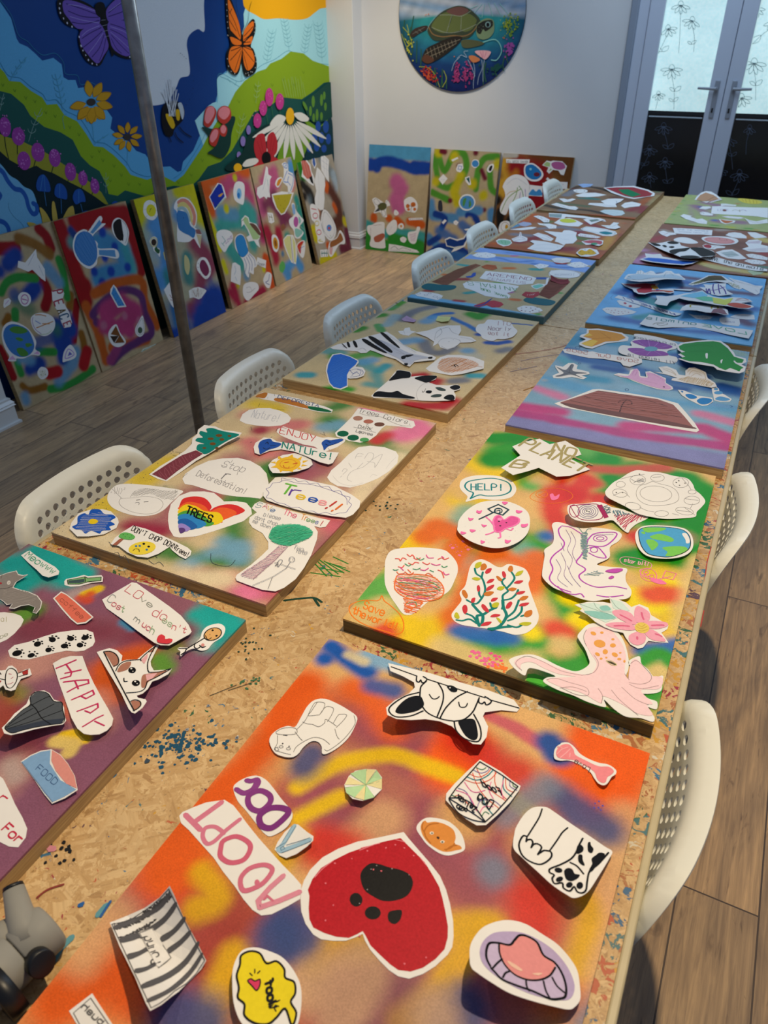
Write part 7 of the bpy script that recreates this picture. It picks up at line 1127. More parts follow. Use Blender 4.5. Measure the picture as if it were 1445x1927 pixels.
K('R4', 'paper_hawk', 'brown and dark green winged cutout on the far side of the blue board', '722,892 760,870 820,850 900,812 960,810 1030,815 1080,845 1130,870 1180,895 1225,920 1190,938 1130,920 1080,880 980,865 900,870 830,888 760,902', [('f', '#4a4220', '735,890 830,855 905,820 960,815 1025,820 1070,855 980,855 900,862 820,880'), ('z', '#b0b070', 1.6, 5, 70, '740,892 830,855 870,865 780,895|1080,870 1180,900 1190,930 1120,910'), ('f', '#5a4424', '900,820 960,813 1020,818 1050,845 960,840')], curl=(.02, 90))
K('R4', 'paper_tube_creature', 'white pencil cutout of a rounded tube shape at the right edge of the blue board', '1080,830 1140,850 1200,862 1260,880 1330,905 1400,910 1375,935 1370,970 1340,985 1280,960 1220,930 1150,880', [('s', '#8a8fa0', 1, '~1120,850 1200,880 1290,900 1360,920|~1180,870 1220,880|~1330,940 1350,960')], curl=(.02, 60))
K('R4', 'paper_purple_scribble', 'white cutout with purple vertical scribbles like fingers', '820,915 880,920 860,890 920,895 990,885 1065,880 1060,920 1075,950 1130,980 1060,990 1000,995 940,985 900,965', [('s', '#4a2f8a', 5, '~885,930 895,970 910,930 925,975|~950,890 945,930 960,980|~995,890 1000,940 1010,975|~930,945 980,940 1050,915|~1010,900 1050,940 1065,980')], curl=(.015, 10))
K('R4', 'paper_chameleon', 'long rainbow coloured creature cutout with a red striped head on the blue board', '430,995 520,1000 620,990 680,975 780,965 850,945 900,985 950,1005 1050,1020 1120,1008 1200,1012 1280,1030 1305,1050 1200,1062 1300,1085 1318,1100 1270,1118 1180,1115 1080,1095 960,1080 840,1055 720,1040 640,1020 560,1050 530,1085 450,1075 415,1065 440,1030', [('f', '#7fc4dc', '650,1000 720,980 850,955 900,990 860,1020 760,1015'), ('f', '#6fc49a', '780,1015 870,1000 940,1010 960,1050 860,1045'), ('f', '#d8d860', '940,1010 1050,1030 1130,1015 1100,1060 1060,1085 950,1065'), ('f', '#c8503c', '~1075,1080 1120,1062 1200,1068 1290,1095 1250,1112 1160,1108'), ('s', '#c04a48', 3.5, '~1150,1040 1200,1035 1290,1050|~1160,1028 1220,1020 1270,1035')], curl=(.035, -80))
K('R4', 'paper_crocodile', 'white cutout with mustard yellow square shapes curled on the blue board', '645,1130 700,1080 740,1068 800,1072 860,1080 930,1085 1030,1080 1065,1125 1088,1165 1050,1168 980,1150 880,1145 800,1130 720,1125', [('s', '#b5a23c', 6, '~740,1110 745,1080 800,1080|740,1112 830,1118|~930,1125 940,1090 990,1095 985,1120'), ('f', '#8a5a62', '~930,1150 960,1125 1020,1115 1040,1135 1075,1160 1040,1162 990,1148')], curl=(.035, -80))
K('R4', 'paper_word_strip', 'long white strip with navy capital letters running diagonally on the blue board', '55,1010 90,990 160,1010 260,1040 380,1075 480,1110 600,1145 665,1155 640,1170 600,1178 520,1160 380,1110 260,1070 140,1035', [('t', '#3a3f90', 3, 'MARINE LI', '590,1150 110,1000 18,22')], curl=(.006, 10))
K('R4', 'paper_heart', 'white heart shaped cutout with tiny red hearts on the blue board', '75,1040 100,1032 160,1045 200,1060 290,1085 280,1100 230,1108 170,1098 100,1075', [('f', '#c04458', '~135,1060 150,1055 165,1065 150,1072|~180,1088 200,1080 215,1090 195,1098')])
K('R4', 'paper_cone', 'white cutout with red and blue speckles at the front left corner of the blue board', '-60,1115 -20,1100 60,1100 150,1108 255,1140 220,1158 130,1170 60,1175 -20,1150', [('d', '#a84458', 3, '0,1120 30,1130 60,1125 90,1135 120,1140 150,1135 180,1145 50,1150 90,1155 20,1145 -20,1120 130,1155')])
K('R4', 'paper_love_strip', 'long wavy white strip reading LOVE animals in pale green on the blue board', '280,1250 330,1200 370,1165 450,1180 560,1200 680,1225 800,1240 870,1250 960,1265 1100,1280 1220,1295 1312,1308 1290,1350 1270,1382 1180,1365 1080,1345 980,1320 880,1300 780,1280 680,1282 580,1280 450,1285 360,1272',
  [('t', '#5fae90', 4.5, 'LOVE', '1250,1345 850,1268 -8,-26'), ('t', '#4f8f8c', 3.4, 'animals', '790,1262 340,1205 6,-28'), ('s', '#7a6a3c', 1.6, '~400,1255 440,1240 520,1240 530,1255 470,1265 440,1250 500,1245')], curl=(.015, 10, 'u'))
K('R4', 'paper_note', 'small rounded white card with a tiny pencil word', '1005,1200 1030,1190 1100,1195 1185,1205 1192,1250 1180,1270 1090,1262 1030,1250 1005,1225', [('t', '#6a74a8', 1.2, 'ninja', '1060,1235 1140,1240 0,-16')])
K('R4', 'paper_note', 'pointed white slip near the right edge of the blue board', '1100,1185 1150,1165 1220,1160 1320,1168 1325,1210 1250,1210 1160,1200', [])
K('R4', 'paper_note', 'thin white triangular slip with faint writing in the middle of the blue board', '720,1155 780,1170 860,1172 945,1185 920,1205 850,1210 790,1200', [('t', '#8a8aa0', 1, 'animals', '800,1195 900,1200 0,-14')])
# ================================================================ R5 brown panda board
B('R5', 'brown, pink and yellow sprayed board with a large reclining panda cutout', '#8a5440', [
 ('#6a3a2c', 6, 1, .8, '550,440 900,480 1200,560|700,420 1000,440|1000,520 1200,520'), ('#a03034', 4.4, 1, .95, '400,490 480,460|1400,610 1445,620'), ('#b87a9c', 5, .9, 1, '250,690 350,640 400,620|300,580'), ('#c9b060', 4.5, .9, 1, '860,700 1000,740 1200,770 1440,800|1380,480 1445,500'), ('#b06a34', 3, 1, .9, '900,690 1100,720|1340,440 1250,470'), ('#a8988a', 3, 1, .8, '500,400 600,430|1000,400 1150,390'), ('#4f8a74', 2.4, 1, .9, '1380,730 1445,740'), ('#8a4436', 4, 1, .8, '560,520 700,560|1180,650 1300,690'),
], res=100)
K('R5', 'paper_panda', 'large reclining black and white panda cutout on the brown board', '358,512 420,520 480,515 540,500 600,500 640,510 660,540 740,560 820,555 880,565 950,590 975,625 940,640 860,645 820,655 740,658 660,650 600,625 520,595 440,560', [('f', BLK, '~380,515 430,520 470,535 465,545 420,542|~530,510 580,500 635,512 620,525 560,525|~485,540 510,535 530,550 510,556|~545,552 580,545 598,555 570,565|~550,590 600,572 680,565 740,560 700,590 640,600 600,620 570,615|~740,560 830,558 900,575 960,605 965,630 900,638 840,640 790,600|~650,640 720,632 790,635 830,650 760,658 680,655')], curl=(.03, -80))
K('R5', 'paper_pink_oval', 'pink oval face cutout ringed in red at the middle of the brown board', '~842,475 880,460 980,456 1080,462 1160,480 1175,505 1140,525 1060,532 960,528 880,505', [('f', '#d9938c', '~oe1005,494 140,28 5'), ('s', '#a8484c', 2, '~oe1005,494 120,24 5'), ('d', BLK, 3.4, '1005,480 1070,490'), ('s', BLK, 1.6, '~1010,492 1040,496 1060,494')], curl=(.008, 90))
K('R5', 'paper_cup', 'small red and white cutout beneath the pink oval face', '850,540 880,525 930,535 1000,540 1060,550 1050,562 980,565 960,575 870,562', [('f', '#a8323c', '~860,540 890,530 930,540 925,562 880,558'), ('s', '#b0904a', 2, '~940,565 980,545 1030,555')])
K('R5', 'paper_word_strip', 'white strip with faint blue writing at the far side of the brown board', '582,380 660,382 760,388 860,395 942,400 935,448 850,440 720,438 600,428', [('t', '#7a82a0', 1.4, 'SAVE THE ANIMALS', '625,398 900,415 0,-10'), ('t', '#7a82a0', 1.2, 'please help us', '640,418 900,432 0,-9')], curl=(.008, 90))
K('R5', 'paper_bird', 'white and red cutout at the far left of the brown board', '450,415 500,405 540,420 600,425 615,440 560,445 530,460 480,440', [('s', '#b04a50', 1.6, '~465,415 520,430 580,435|~500,445 540,425')])
K('R5', 'paper_scrap', 'smooth white blob cutout behind the panda', '~590,490 620,470 680,465 740,475 810,510 780,522 720,522 650,510', [])
K('R5', 'paper_scrap', 'white cutout with pale face marks at the right of the brown board', '1060,445 1090,425 1140,420 1200,428 1250,455 1252,475 1180,472 1120,465', [('s', '#a8707a', 1, '1100,430 1160,440')], curl=(.01, 90))
K('R5', 'paper_scrap', 'white rectangle at the far right of the brown board', '1258,418 1330,420 1400,445 1440,465 1330,475 1290,455', [])
K('R5', 'paper_whale', 'deep blue and white whale cutout at the front left of the brown board', '280,665 340,645 330,610 400,620 470,615 490,640 600,660 700,668 818,680 760,705 680,718 560,710 420,695 330,680', [('f', '#1f64c0', '305,662 360,650 460,655 560,668 640,680 800,682 750,700 670,710 540,700 400,685'), ('s', '#8a9ab8', 1, '~350,625 420,635 470,630')], curl=(.015, -80))
K('R5', 'paper_word_strip', 'long white strip with black lettering crossing the front of the brown board', '835,655 900,642 1000,650 1100,680 1220,705 1340,730 1440,755 1440,772 1330,768 1200,745 1080,720 960,690', [('t', BLK, 3, 'SAVE the ani', '890,665 1230,735 10,-28'), ('t', BLK, 3, 'mals', '1250,740 1400,765 10,-26')], curl=(.012, 10, 'u'))
K('R5', 'paper_card', 'white card with faint teal shading, centre right of the brown board', '970,600 1040,580 1120,575 1180,605 1255,660 1180,665 1080,655 1020,635', [('z', '#9ab8b4', 1.6, 5, 10, '1010,605 1120,590 1190,630 1090,645')], curl=(.012, 90))
K('R5', 'paper_animal', 'pink tinged white cutout of a creature at the right of the brown board', '1210,570 1270,550 1240,515 1270,490 1350,485 1390,500 1380,530 1445,545 1445,600 1350,600 1270,592', [('z', '#d0a0b8', 1.4, 6, 20, '1250,505 1380,495 1370,520 1260,520'), ('z', '#c8a8b8', 1.2, 6, 15, '1240,575 1430,560 1430,590 1300,590')], curl=(.01, 90))
K('R5', 'paper_spotted_scrap', 'white cutout with small black spots at the right front of the brown board', '1228,680 1260,665 1340,668 1410,682 1430,700 1390,712 1300,705', [('d', BLK, 2.6, '1260,680 1290,675 1320,685 1350,680 1380,690 1310,698 1370,702')])
K('R5', 'paper_spotted_scrap', 'white spotted strip above the right front corner of the brown board', '1245,620 1300,615 1380,628 1445,650 1440,672 1340,660 1270,645', [('d', BLK, 2.4, '1280,628 1310,635 1340,632 1370,645 1400,650 1300,645')])
K('R5', 'paper_scrap', 'sandy yellow streak of paper along the front edge of the brown board', '845,720 900,710 1000,730 1100,745 1200,760 1190,780 1080,770 950,750', [], paper=mat('#c4b47c'))
K('R5', 'paper_scrap', 'pale green cutout at the front right corner of the brown board', '1255,770 1300,760 1410,780 1380,800 1310,808', [('s', '#5f8a6a', 1.2, '~1280,780 1330,785 1370,790')], paper=mat('#b8c49c'))
# ================================================================ R6
B('R6', 'farthest right board, mauve centre with a yellow and green painted border', '#a8b070', [
 ('#9a6a84', 6, 1, .9, '860,150 1100,200 1440,260|780,180 900,260|1000,320 1200,330'), ('#8a5a7c', 5, 1, .8, '900,200 1200,240'), ('#b8b83c', 2.2, .9, 1, '700,100|650,160|600,230|560,300|720,120|1080,370 1120,375'), ('#5f9a3c', 2.2, .9, 1, '680,130|630,195|590,260|940,355 980,358|1250,385 1290,388|740,90|1420,105'), ('#c0923c', 2, 1, .9, '640,225|1340,400'), ('#3f62a0', 2.4, 1, .9, '830,190|960,310'), ('#a89484', 3, 1, .8, '740,200 760,330'), ('#c9704a', 2, 1, .8, '1170,160|1050,320'),
], res=80)
K('R6', 'paper_hedgehog', 'tan striped half-round cutout standing curled at the far right board', '780,125 800,95 840,65 880,55 930,60 980,85 1030,125 970,138 930,150 880,150 840,135', [('f', '#c0906c', '795,125 830,85 880,65 950,85 1000,118 930,138 860,140'), ('s', '#6a3f34', 3, '~880,140 940,110 980,95|~900,148 960,125 1010,118'), ('s', '#a8484a', 2.4, '~900,150 980,128 1025,122')], curl=(.04, 90))
K('R6', 'paper_corn', 'yellow striped oval cutout at the far right', '~1170,115 1210,112 1290,120 1360,130 1395,150 1350,162 1260,158 1200,140', [('s', '#a8842c', 2.4, '1210,120 1225,142|1240,120 1250,150|1275,122 1285,155|1310,126 1315,158|1340,132 1345,158')], paper=mat('#d9c650'))
K('R6', 'paper_word_strip', 'large white banner with faint lettering on the far right board', '938,185 1000,182 1150,190 1300,195 1445,198 1445,290 1350,275 1200,265 1050,258 930,250', [('t', '#9a7aa0', 2, 'LOVE', '990,225 1090,225 0,-16'), ('f', '#8a5a4c', '~1035,215 1060,212 1065,228 1040,228'), ('s', '#a8a060', 3, '~1120,225 1150,215 1180,225|1185,215 1190,235'), ('s', '#9a70a8', 2.4, '~1190,225 1220,215 1250,228')], curl=(.015, 90))
K('R6', 'paper_scrap', 'small white cutout with a blue line near the banner', '820,205 850,185 920,185 930,200 880,212', [('s', '#3f62a0', 1.6, '830,208 925,202')])  # thin blue stroke along the lower edge of the slip
K('R6', 'paper_pen_shape', 'thin white curved slip with a dark round end', '828,240 850,232 900,240 950,258 940,268 870,265 835,258', [('s', '#26262c', 3, '~835,248 850,240 865,250')])
K('R6', 'paper_bird', 'white curled cutout at the front of the farthest right board', '650,270 680,255 760,272 740,278 800,300 850,295 895,320 890,345 820,338 770,320 700,300', [('s', '#8a8aa0', 1, '~760,300 820,320 870,330')], curl=(.01, 90))
K('R6', 'paper_pizza', 'triangular orange red slice cutout at the front of the farthest right board', '1000,300 1060,305 1150,315 1140,330 1060,345 1020,330', [('f', '#c06a3c', '~1015,305 1060,312 1130,320 1060,338')])
K('R6', 'paper_animal', 'white and mauve cutout at the right front of the farthest board', '1230,290 1280,310 1340,320 1440,300 1445,335 1350,345 1280,345 1265,325', [('s', '#8a5a74', 2, '~1260,310 1320,330 1400,325')], curl=(.01, 90))
K('R6', 'paper_strip', 'narrow pink outlined strip beneath the banner', '1025,275 1080,272 1200,280 1235,292 1180,298 1080,290', [('s', '#b04a84', 1.4, 'o1035,277 1080,275 1200,283 1225,292 1180,296 1080,288')])
K('R6', 'paper_strip', 'small green and white strip behind the banner', '1020,160 1060,160 1160,172 1150,182 1060,178 1018,182', [('s', '#5f9a74', 2.4, '1030,168 1140,176')])
# ================================================================ boards leaning along the walls
WG = 'painting boards leaning along the walls'
Z(0, 400, 4.5156); TAN = '#b7a27c'
B('W1', 'leaning board with PEACE letters and an earth cutout, nearest on the left wall', TAN, [
 ('#8f1018', 4.5, .3, 1, '-40,310 130,300'), ('#8f1018', 4, .35, 1, '~330,140 390,200 430,300|~270,500 360,580 410,690 385,800'), ('#8f1018', 3, .3, 1, '650,760 640,900 625,1090|0,1150 60,1270 115,1400'), ('#8a5a1c', 4, .5, .95, '~160,220 280,260 420,350'), ('#8a5a1c', 3, .5, 1, '70,890 40,940|600,700 590,810|~690,1030 715,1130 700,1260|~190,1470 250,1510 380,1480'),
 ('#1a3f8f', 6, .6, 1, '60,440 130,370|300,640 240,700|560,1100 480,960 540,1240|250,1330 330,1290|560,900 600,1000|-10,500'), ('#2f8a3a', 3, .4, 1, '~10,680 60,590 160,550 300,560|~500,400 540,520 570,720|330,1180 460,1185|130,840 130,900|150,1280 180,1370|~430,1500 600,1460 790,1330'), ('#5f94b8', 4.5, .8, .9, '400,480 500,600|220,1600 210,1560|180,1250 260,1260|500,1430 620,1290 640,1180'), ('#a81820', 4.5, .4, 1, '740,1180 710,1300|420,1370 490,1350'), ('#3f7a5a', 5, .9, .7, '150,760 260,830|480,1000'), ('#2a4f94', 5, .8, .8, '300,1120 420,1060|120,700'),
], res=130, group=WG)
K('W1', 'paper_dove', None, '305,310 315,380 380,480 387,585 350,560 275,485 240,503 150,465 155,410 215,425', [('s', '#9a9fae', 2, '~290,350 240,450|330,450 370,540')])
K('W1', 'paper_peace_sign', None, '~262,900 300,862 370,852 440,880 468,930 460,990 420,1035 370,1050 310,1020 275,970', [('s', '#8a5aa0', 3, '~350,1030 300,990 275,930 280,890'), ('s', '#c08040', 5, '~300,870 340,868 390,880|310,980 450,925|360,945 420,945'), ('s', '#4f7ac0', 4, '300,920 345,945'), ('s', '#a8c090', 3, '~340,1035 400,1030 440,1000')])
K('W1', 'paper_earth', None, '~15,1050 30,970 80,930 150,935 230,980 280,1040 308,1100 300,1160 340,1190 330,1215 270,1210 200,1240 140,1240 135,1262 70,1260 80,1220 40,1150', [('f', '#3f78b8', '~28,1050 45,980 100,948 170,960 240,1000 280,1080 290,1150 250,1210 180,1228 110,1200 60,1140'), ('f', '#4f8a3c', '~80,990 130,965 200,980 235,1010 180,1030 110,1020|~130,1070 160,1060 200,1080 170,1095|~215,1115 250,1110 275,1125 230,1145|~140,1160 190,1150 240,1195 220,1220 170,1215'), ('f', '#d9a8d0', '70,1250 105,1215 135,1250|285,1200 320,1175 338,1205')])
K('W1', 'paper_peace_letters', None, '440,665 480,650 535,655 545,690 530,740 560,800 590,850 612,935 600,970 545,980 520,930 500,850 470,810 445,740', [('t', '#a83248', 8, 'P', '448,668 455,705 80,-15'), ('t', '#a83248', 8, 'E', '455,760 470,810 70,-25'), ('t', '#6a5a3c', 7, 'A', '485,835 500,870 65,-20'), ('t', '#2f5a7a', 8, 'C', '505,880 520,920 70,-25'), ('t', '#a83248', 7, 'E', '535,945 548,980 60,-25')])
K('W1', 'paper_oval', None, '~155,710 180,680 220,678 255,705 262,755 230,795 190,790 160,745', [('s', '#b05a98', 5, '~oe210,738 30,40|190,735 230,745')])
K('W1', 'paper_shell', None, '28,790 35,740 75,725 95,750 85,780 35,812', [('s', '#c08ac0', 3, '45,780 75,745')])
K('W1', 'paper_guitar_pick', None, '~532,1265 545,1180 590,1125 620,1140 650,1200 630,1240 560,1265', [('s', '#a07ac8', 5, '~o555,1240 580,1160 630,1205'), ('f', '#6f6ab8', '575,1220 590,1180 615,1205')])
K('W1', 'paper_smiley', None, '~320,1350 350,1312 395,1325 410,1365 395,1400 355,1418 325,1390', [('d', '#6a7a3c', 3, '360,1350 385,1375 350,1380'), ('z', '#c8c890', 2, 7, 20, '335,1345 390,1340 395,1385 345,1400')])
B('W2', 'leaning board with red border and a blue ribbon rosette, second on left wall', TAN, [
 ('#961018', 8, .4, 1, '490,120 560,260 640,520 720,740|650,80 850,50 1060,20|720,640'), ('#961018', 5, .35, 1, '1080,40 1120,200 1200,500'), ('#3f86b0', 9, .6, 1, '720,300 900,260 1050,330 1080,500 850,560'), ('#3f9a9a', 5, .8, .8, '1060,300 1130,480|620,250'), ('#0f3f9c', 3.6, .6, 1, '870,170|975,290|1085,465|945,500|870,600|800,500|890,380'), ('#1a3a7a', 3, .7, 1, '600,150 640,200'), ('#b8561c', 4.4, .5, 1, '~800,690 1000,600 1200,580 1230,750 1330,960|730,800 830,1000 900,1250|950,1150 1250,1080'), ('#5c2f64', 3.6, .5, 1, '~790,870 870,770 1050,660 1190,700 1230,850 1290,1020 1180,1090 1050,1170 960,1260|820,930'), ('#b03a6c', 8, .6, 1, '900,850 1050,760 1150,850 1000,1000 900,950|1100,1000'), ('#b87088', 3, .9, .8, '1060,880|880,960|1180,920'), ('#8f3a6a', 4, .7, 1, '940,1250 1000,1150'),
], res=130, group=WG)
K('W2', 'paper_rosette', None, '~618,280 640,190 700,145 740,150 750,160 840,35 870,50 860,90 895,100 790,195 830,260 840,305 985,310 1000,390 845,370 820,440 760,478 690,440 640,370', [('f', '#3a78b8', '~630,285 650,200 705,160 770,180 815,260 825,370 800,430 755,455 690,420 645,350'), ('f', '#5a92c0', '765,170 845,60 865,95 790,180|840,318 975,318 985,378 842,360'), ('z', '#5f98cc', 2, 8, -70, '~640,285 705,165 770,185 820,290 800,430 700,420')])
K('W2', 'paper_eye', None, '~950,110 970,60 1010,45 1060,80 1095,160 1090,220 1070,280 1030,255 990,220 960,170', [('f', '#1c1c1e', '~960,115 980,70 1020,55 1035,100 1040,180 1030,240 985,205'), ('s', '#3a3a3c', 2.5, '~1025,60 1070,110 1085,190 1065,260'), ('f', '#1c1c1e', '1035,110 1050,200 1045,245 1030,230')])
K('W2', 'paper_strip', None, '965,612 990,640 1075,800 1000,808 935,690 940,650', [('f', '#3f8ac8', '965,625 1060,790 1005,795 945,688'), ('d', '#1c2a4c', 3, '960,660 980,650 985,690 965,700 1000,720 985,740 1010,760 1030,745 1020,785 1045,775 1000,780')])
K('W2', 'paper_pie', None, '~920,1045 940,985 988,950 1020,1020 1070,1100 1010,1143 950,1120', [('f', '#7a4a24', '940,1035 985,960 1020,1040 1060,1105 975,1110 1010,1050'), ('f', '#3a2a20', '935,1050 1008,1048 970,1110')])
K('W2', 'paper_drop', None, '~1210,875 1225,940 1228,1000 1215,1040 1185,1055 1155,1030 1150,985 1175,935', [('s', '#2a302c', 2, '~o1208,900 1218,960 1215,1020 1185,1040 1160,1010 1170,960'), ('f', '#4a5f4a', '~oe1190,1000 20,28')])
K('W2', 'paper_green_slip', None, '1195,1190 1215,1160 1325,1115 1318,1130 1200,1190', [('z', '#3f8a3c', 3, 5, -25, '1200,1185 1225,1160 1320,1120')])
Z(240, 340, 6.425)
B('W3', 'leaning board with yellow top, blue corner and rainbow cutout, behind the pole', '#a8a488', [
 ('#c4bc18', 8, .6, 1, '130,300 250,250 400,200|620,120 780,90 850,300|150,400 200,560|900,480'), ('#4f8ec4', 10, .8, 1, '330,540 420,700 480,900 520,1100|640,400|400,1200'), ('#8fa8b0', 6, 1, .7, '250,700 320,900|850,600 950,700'), ('#8a3450', 9, .9, .95, '820,760 920,860 1000,1050 900,1150 850,1600|780,1550'), ('#2f7f7c', 6, .9, .9, '540,1250 500,1150 560,1350|720,950 740,1200'), ('#123f94', 14, .6, 1, '900,1650 1050,1400 1150,1550 900,1750|620,1800 600,1650'), ('#8a9490', 5, 1, .8, '480,1500 530,1700'), ('#2a6a9c', 5, .9, .9, '560,1500 600,1700'),
], res=130, group=WG)
K('W3', 'paper_sun', None, '~190,350 205,270 260,235 325,260 365,330 360,420 310,478 240,460 200,410', [('f', '#d9cf2c', '~oe285,360 58,75 -10'), ('s', '#b8b040', 2, '270,250 275,275|330,280 320,300|355,360 335,360|340,440 325,420|220,440 240,420|200,350 225,350'), ('s', '#2a2a20', 3, '265,380 275,345 290,335')])
K('W3', 'paper_sunflower', None, '~265,740 290,690 330,675 360,710 350,770 340,800 390,830 390,920 360,880 320,850 300,790', [('f', '#3a2a20', '~oe318,745 32,42'), ('s', '#c8b850', 5, '~oe318,742 42,54'), ('f', '#2f5a38', '~325,830 345,795 365,820 390,840 380,880 350,870')])
K('W3', 'paper_rainbow', None, '~560,330 590,240 660,200 740,225 810,320 840,430 820,555 780,530 770,500 820,570 900,640 860,700 880,815 840,760 800,700 740,740 640,740 600,700 600,400', [('f', '#d98a74', '~600,255 660,215 735,240 800,330 828,440 812,540 785,515 790,430 750,320 690,270 620,290'), ('f', '#dcc878', '~605,290 670,255 735,300 780,400 785,500 765,490 745,390 700,320 620,330'), ('f', '#a0b8b8', '~605,330 660,310 710,340 750,420 762,490 740,490 715,410 660,350 610,370'), ('f', '#3a78b0', '~600,380 650,365 710,390 735,450 760,540 820,600 800,690 740,660 660,620 610,560'), ('f', '#8a5a58', '820,590 870,590 900,650 830,640'), ('f', '#c8b890', '830,645 895,660 878,810'), ('d', '#1c2a3c', 3, '675,450')])
K('W3', 'paper_moon', None, '~690,900 740,950 755,1050 730,1140 690,1060', [], paper=mat('#c8c088'))
K('W3', 'paper_giraffe', None, '430,870 460,840 490,870 560,1000 600,1100 560,1100 520,1030 450,950', [('d', '#4a4030', 3, '450,885')], paper=mat('#c8bc7c'))
K('W3', 'paper_ring', None, '~835,1020 860,950 910,925 960,950 1005,1050 1000,1140 945,1190 880,1130 845,1080', [('f', '#7a2f50', '~870,1030 890,965 930,965 975,1040 985,1110 945,1155 895,1105'), ('d', '#3a3a4a', 3, '855,1000 880,945 990,1010 1000,1100 950,1175 880,1130 850,1050')])
K('W3', 'paper_face', None, '440,1320 515,1218 550,1280 620,1290 640,1400 620,1480 600,1562 540,1520 490,1430', [('s', '#a04a50', 4, '~510,1380 540,1420 580,1400|~520,1440 560,1450'), ('d', '#2a3a4a', 3, '555,1360 575,1380')])
K('W3', 'paper_seashell', None, '740,1330 800,1295 860,1285 930,1310 955,1330 920,1380 890,1420 860,1435 800,1410 750,1420', [('s', '#a06a50', 4, '~790,1330 830,1400 850,1300 860,1400'), ('z', '#b8b0a0', 2, 8, 60, '770,1320 930,1320 870,1420 780,1400')])
Z(370, 270, 4.8167)
B('W4', 'leaning board with orange top and a blue jellyfish cutout, fourth on the left wall', TAN, [
 ('#d05a1c', 7, .6, 1, '60,340 200,300 440,250|100,450 140,600'), ('#b84a70', 8, .8, 1, '260,400 300,350 450,400 500,600|560,700 600,850|480,500|640,1100'), ('#3f9a90', 9, .9, 1, '250,700 400,700 450,600|300,950 400,1100|200,800|500,650 520,900'), ('#5a90b0', 5, .9, .9, '200,620 350,650|450,1200'), ('#c8c01c', 3.4, .7, 1, '345,310|270,590|100,650 160,800 210,950|240,1080 270,1160|610,1140|370,1290'), ('#a02040', 7, .8, 1, '310,1350 380,1450 330,1300|450,1450 600,1350|600,800'), ('#d0501c', 5, .6, 1, '690,1300 640,1050 660,1180|620,1030'),
], res=130, group=WG)
K('W4', 'paper_fish_tank', None, '112,485 165,400 190,358 225,365 245,395 270,490 200,560 165,605', [('f', '#17329c', '120,485 170,405 200,365 225,375 255,480 165,590'), ('s', '#4fa060', 4, '165,590 262,490'), ('f', '#d9a04a', '~195,475 220,455 240,450 225,475 205,485'), ('f', '#a02a4a', '150,530 160,560 145,540')])
K('W4', 'paper_blue_drop', None, '~332,430 350,360 390,343 430,370 435,450 425,545 395,548 345,510', [('f', '#7fb8dc', '~oe385,455 22,50'), ('f', '#2a78c0', '~oe380,470 12,25')])
K('W4', 'paper_turtle', None, '405,760 405,690 440,650 470,670 480,710 540,730 580,800 575,850 560,880 575,945 545,920 520,880 470,890 450,850 480,830 460,780 430,730', [('f', '#a8c488', '420,690 440,660 465,680 475,720 520,770 575,850 550,870 510,870 470,780 435,725'), ('f', '#6a4a3c', '~480,725 530,735 575,800 570,835 520,780'), ('s', '#1c1c1e', 3, '~410,765 405,710 425,690'), ('d', '#1c1c1e', 3, '437,680')])
K('W4', 'paper_jellyfish', None, '~345,900 350,850 390,818 430,840 460,920 470,980 530,1040 545,1110 520,1130 515,1185 480,1170 470,1215 440,1170 425,1080 400,1030 355,960', [('f', '#2f86c4', '~352,900 360,850 395,828 430,850 455,930 465,985 420,1030 380,1000'), ('s', '#27408a', 5, '~430,1040 450,1100 440,1160|~450,1030 480,1100 470,1180|~465,1010 500,1080 500,1150|~475,1000 520,1050 530,1110'), ('s', '#1c3a70', 2, '~o352,900 360,850 395,828 430,850 455,930 465,985 420,1030 380,1000')])
K('W4', 'paper_speech_note', None, '~180,820 215,785 280,785 325,820 325,880 290,930 255,985 220,950 190,890', [('s', '#3f9090', 4, '~225,900 250,930|230,840 260,880 240,910'), ('t', '#8a4a9a', 3, 'LOVE', '265,910 325,855 -5,-25')])
K('W4', 'paper_note', None, '325,1085 350,1078 395,1110 403,1180 395,1285 310,1250 315,1150', [('s', '#5a8ab0', 3, '~345,1110 355,1150 340,1190|~350,1210 365,1245')])
K('W4', 'paper_word_card', None, '550,1030 630,1060 625,1130 540,1095', [('t', '#4a4a4c', 3, 'Ocean', '555,1100 618,1110 0,-25')])
K('W4', 'paper_anchor', None, '~640,1165 675,1180 680,1220 665,1300 635,1305 605,1250 615,1200', [('s', '#2a3f8a', 5, '~660,1185 650,1240 625,1260 660,1280')])
K('W4', 'paper_cloud_note', None, '~420,1310 440,1270 500,1255 550,1270 562,1320 520,1370 465,1425 425,1380', [('s', '#a09a9a', 3, '~450,1310 480,1300 500,1330|~455,1350 490,1345 530,1310')])
B('W5', 'leaning board with yellow wedge and white unicorn cutouts, fifth on left wall', TAN, [
 ('#c05a80', 8, .9, 1, '600,350 700,250 720,350 560,450|600,600 580,500|650,300'), ('#7a2f50', 7, .9, .95, '750,620 700,560 850,700|620,560 700,480|780,720'), ('#a8243c', 7, .8, 1, '640,800 700,950 720,1050|740,800 760,900'), ('#2f9080', 6, .8, 1, '900,500 940,650 970,850|820,850'), ('#4f94c8', 6, .8, 1, '850,200 860,300|800,1150 900,1050 940,1120|830,1200'), ('#5fb05a', 4.5, .2, 1, '770,1130 780,1110'), ('#4a7a9c', 3, .8, .9, '780,1000'), ('#d0707c', 5, 1, .8, '880,350 860,420'),
], res=130, group=WG)
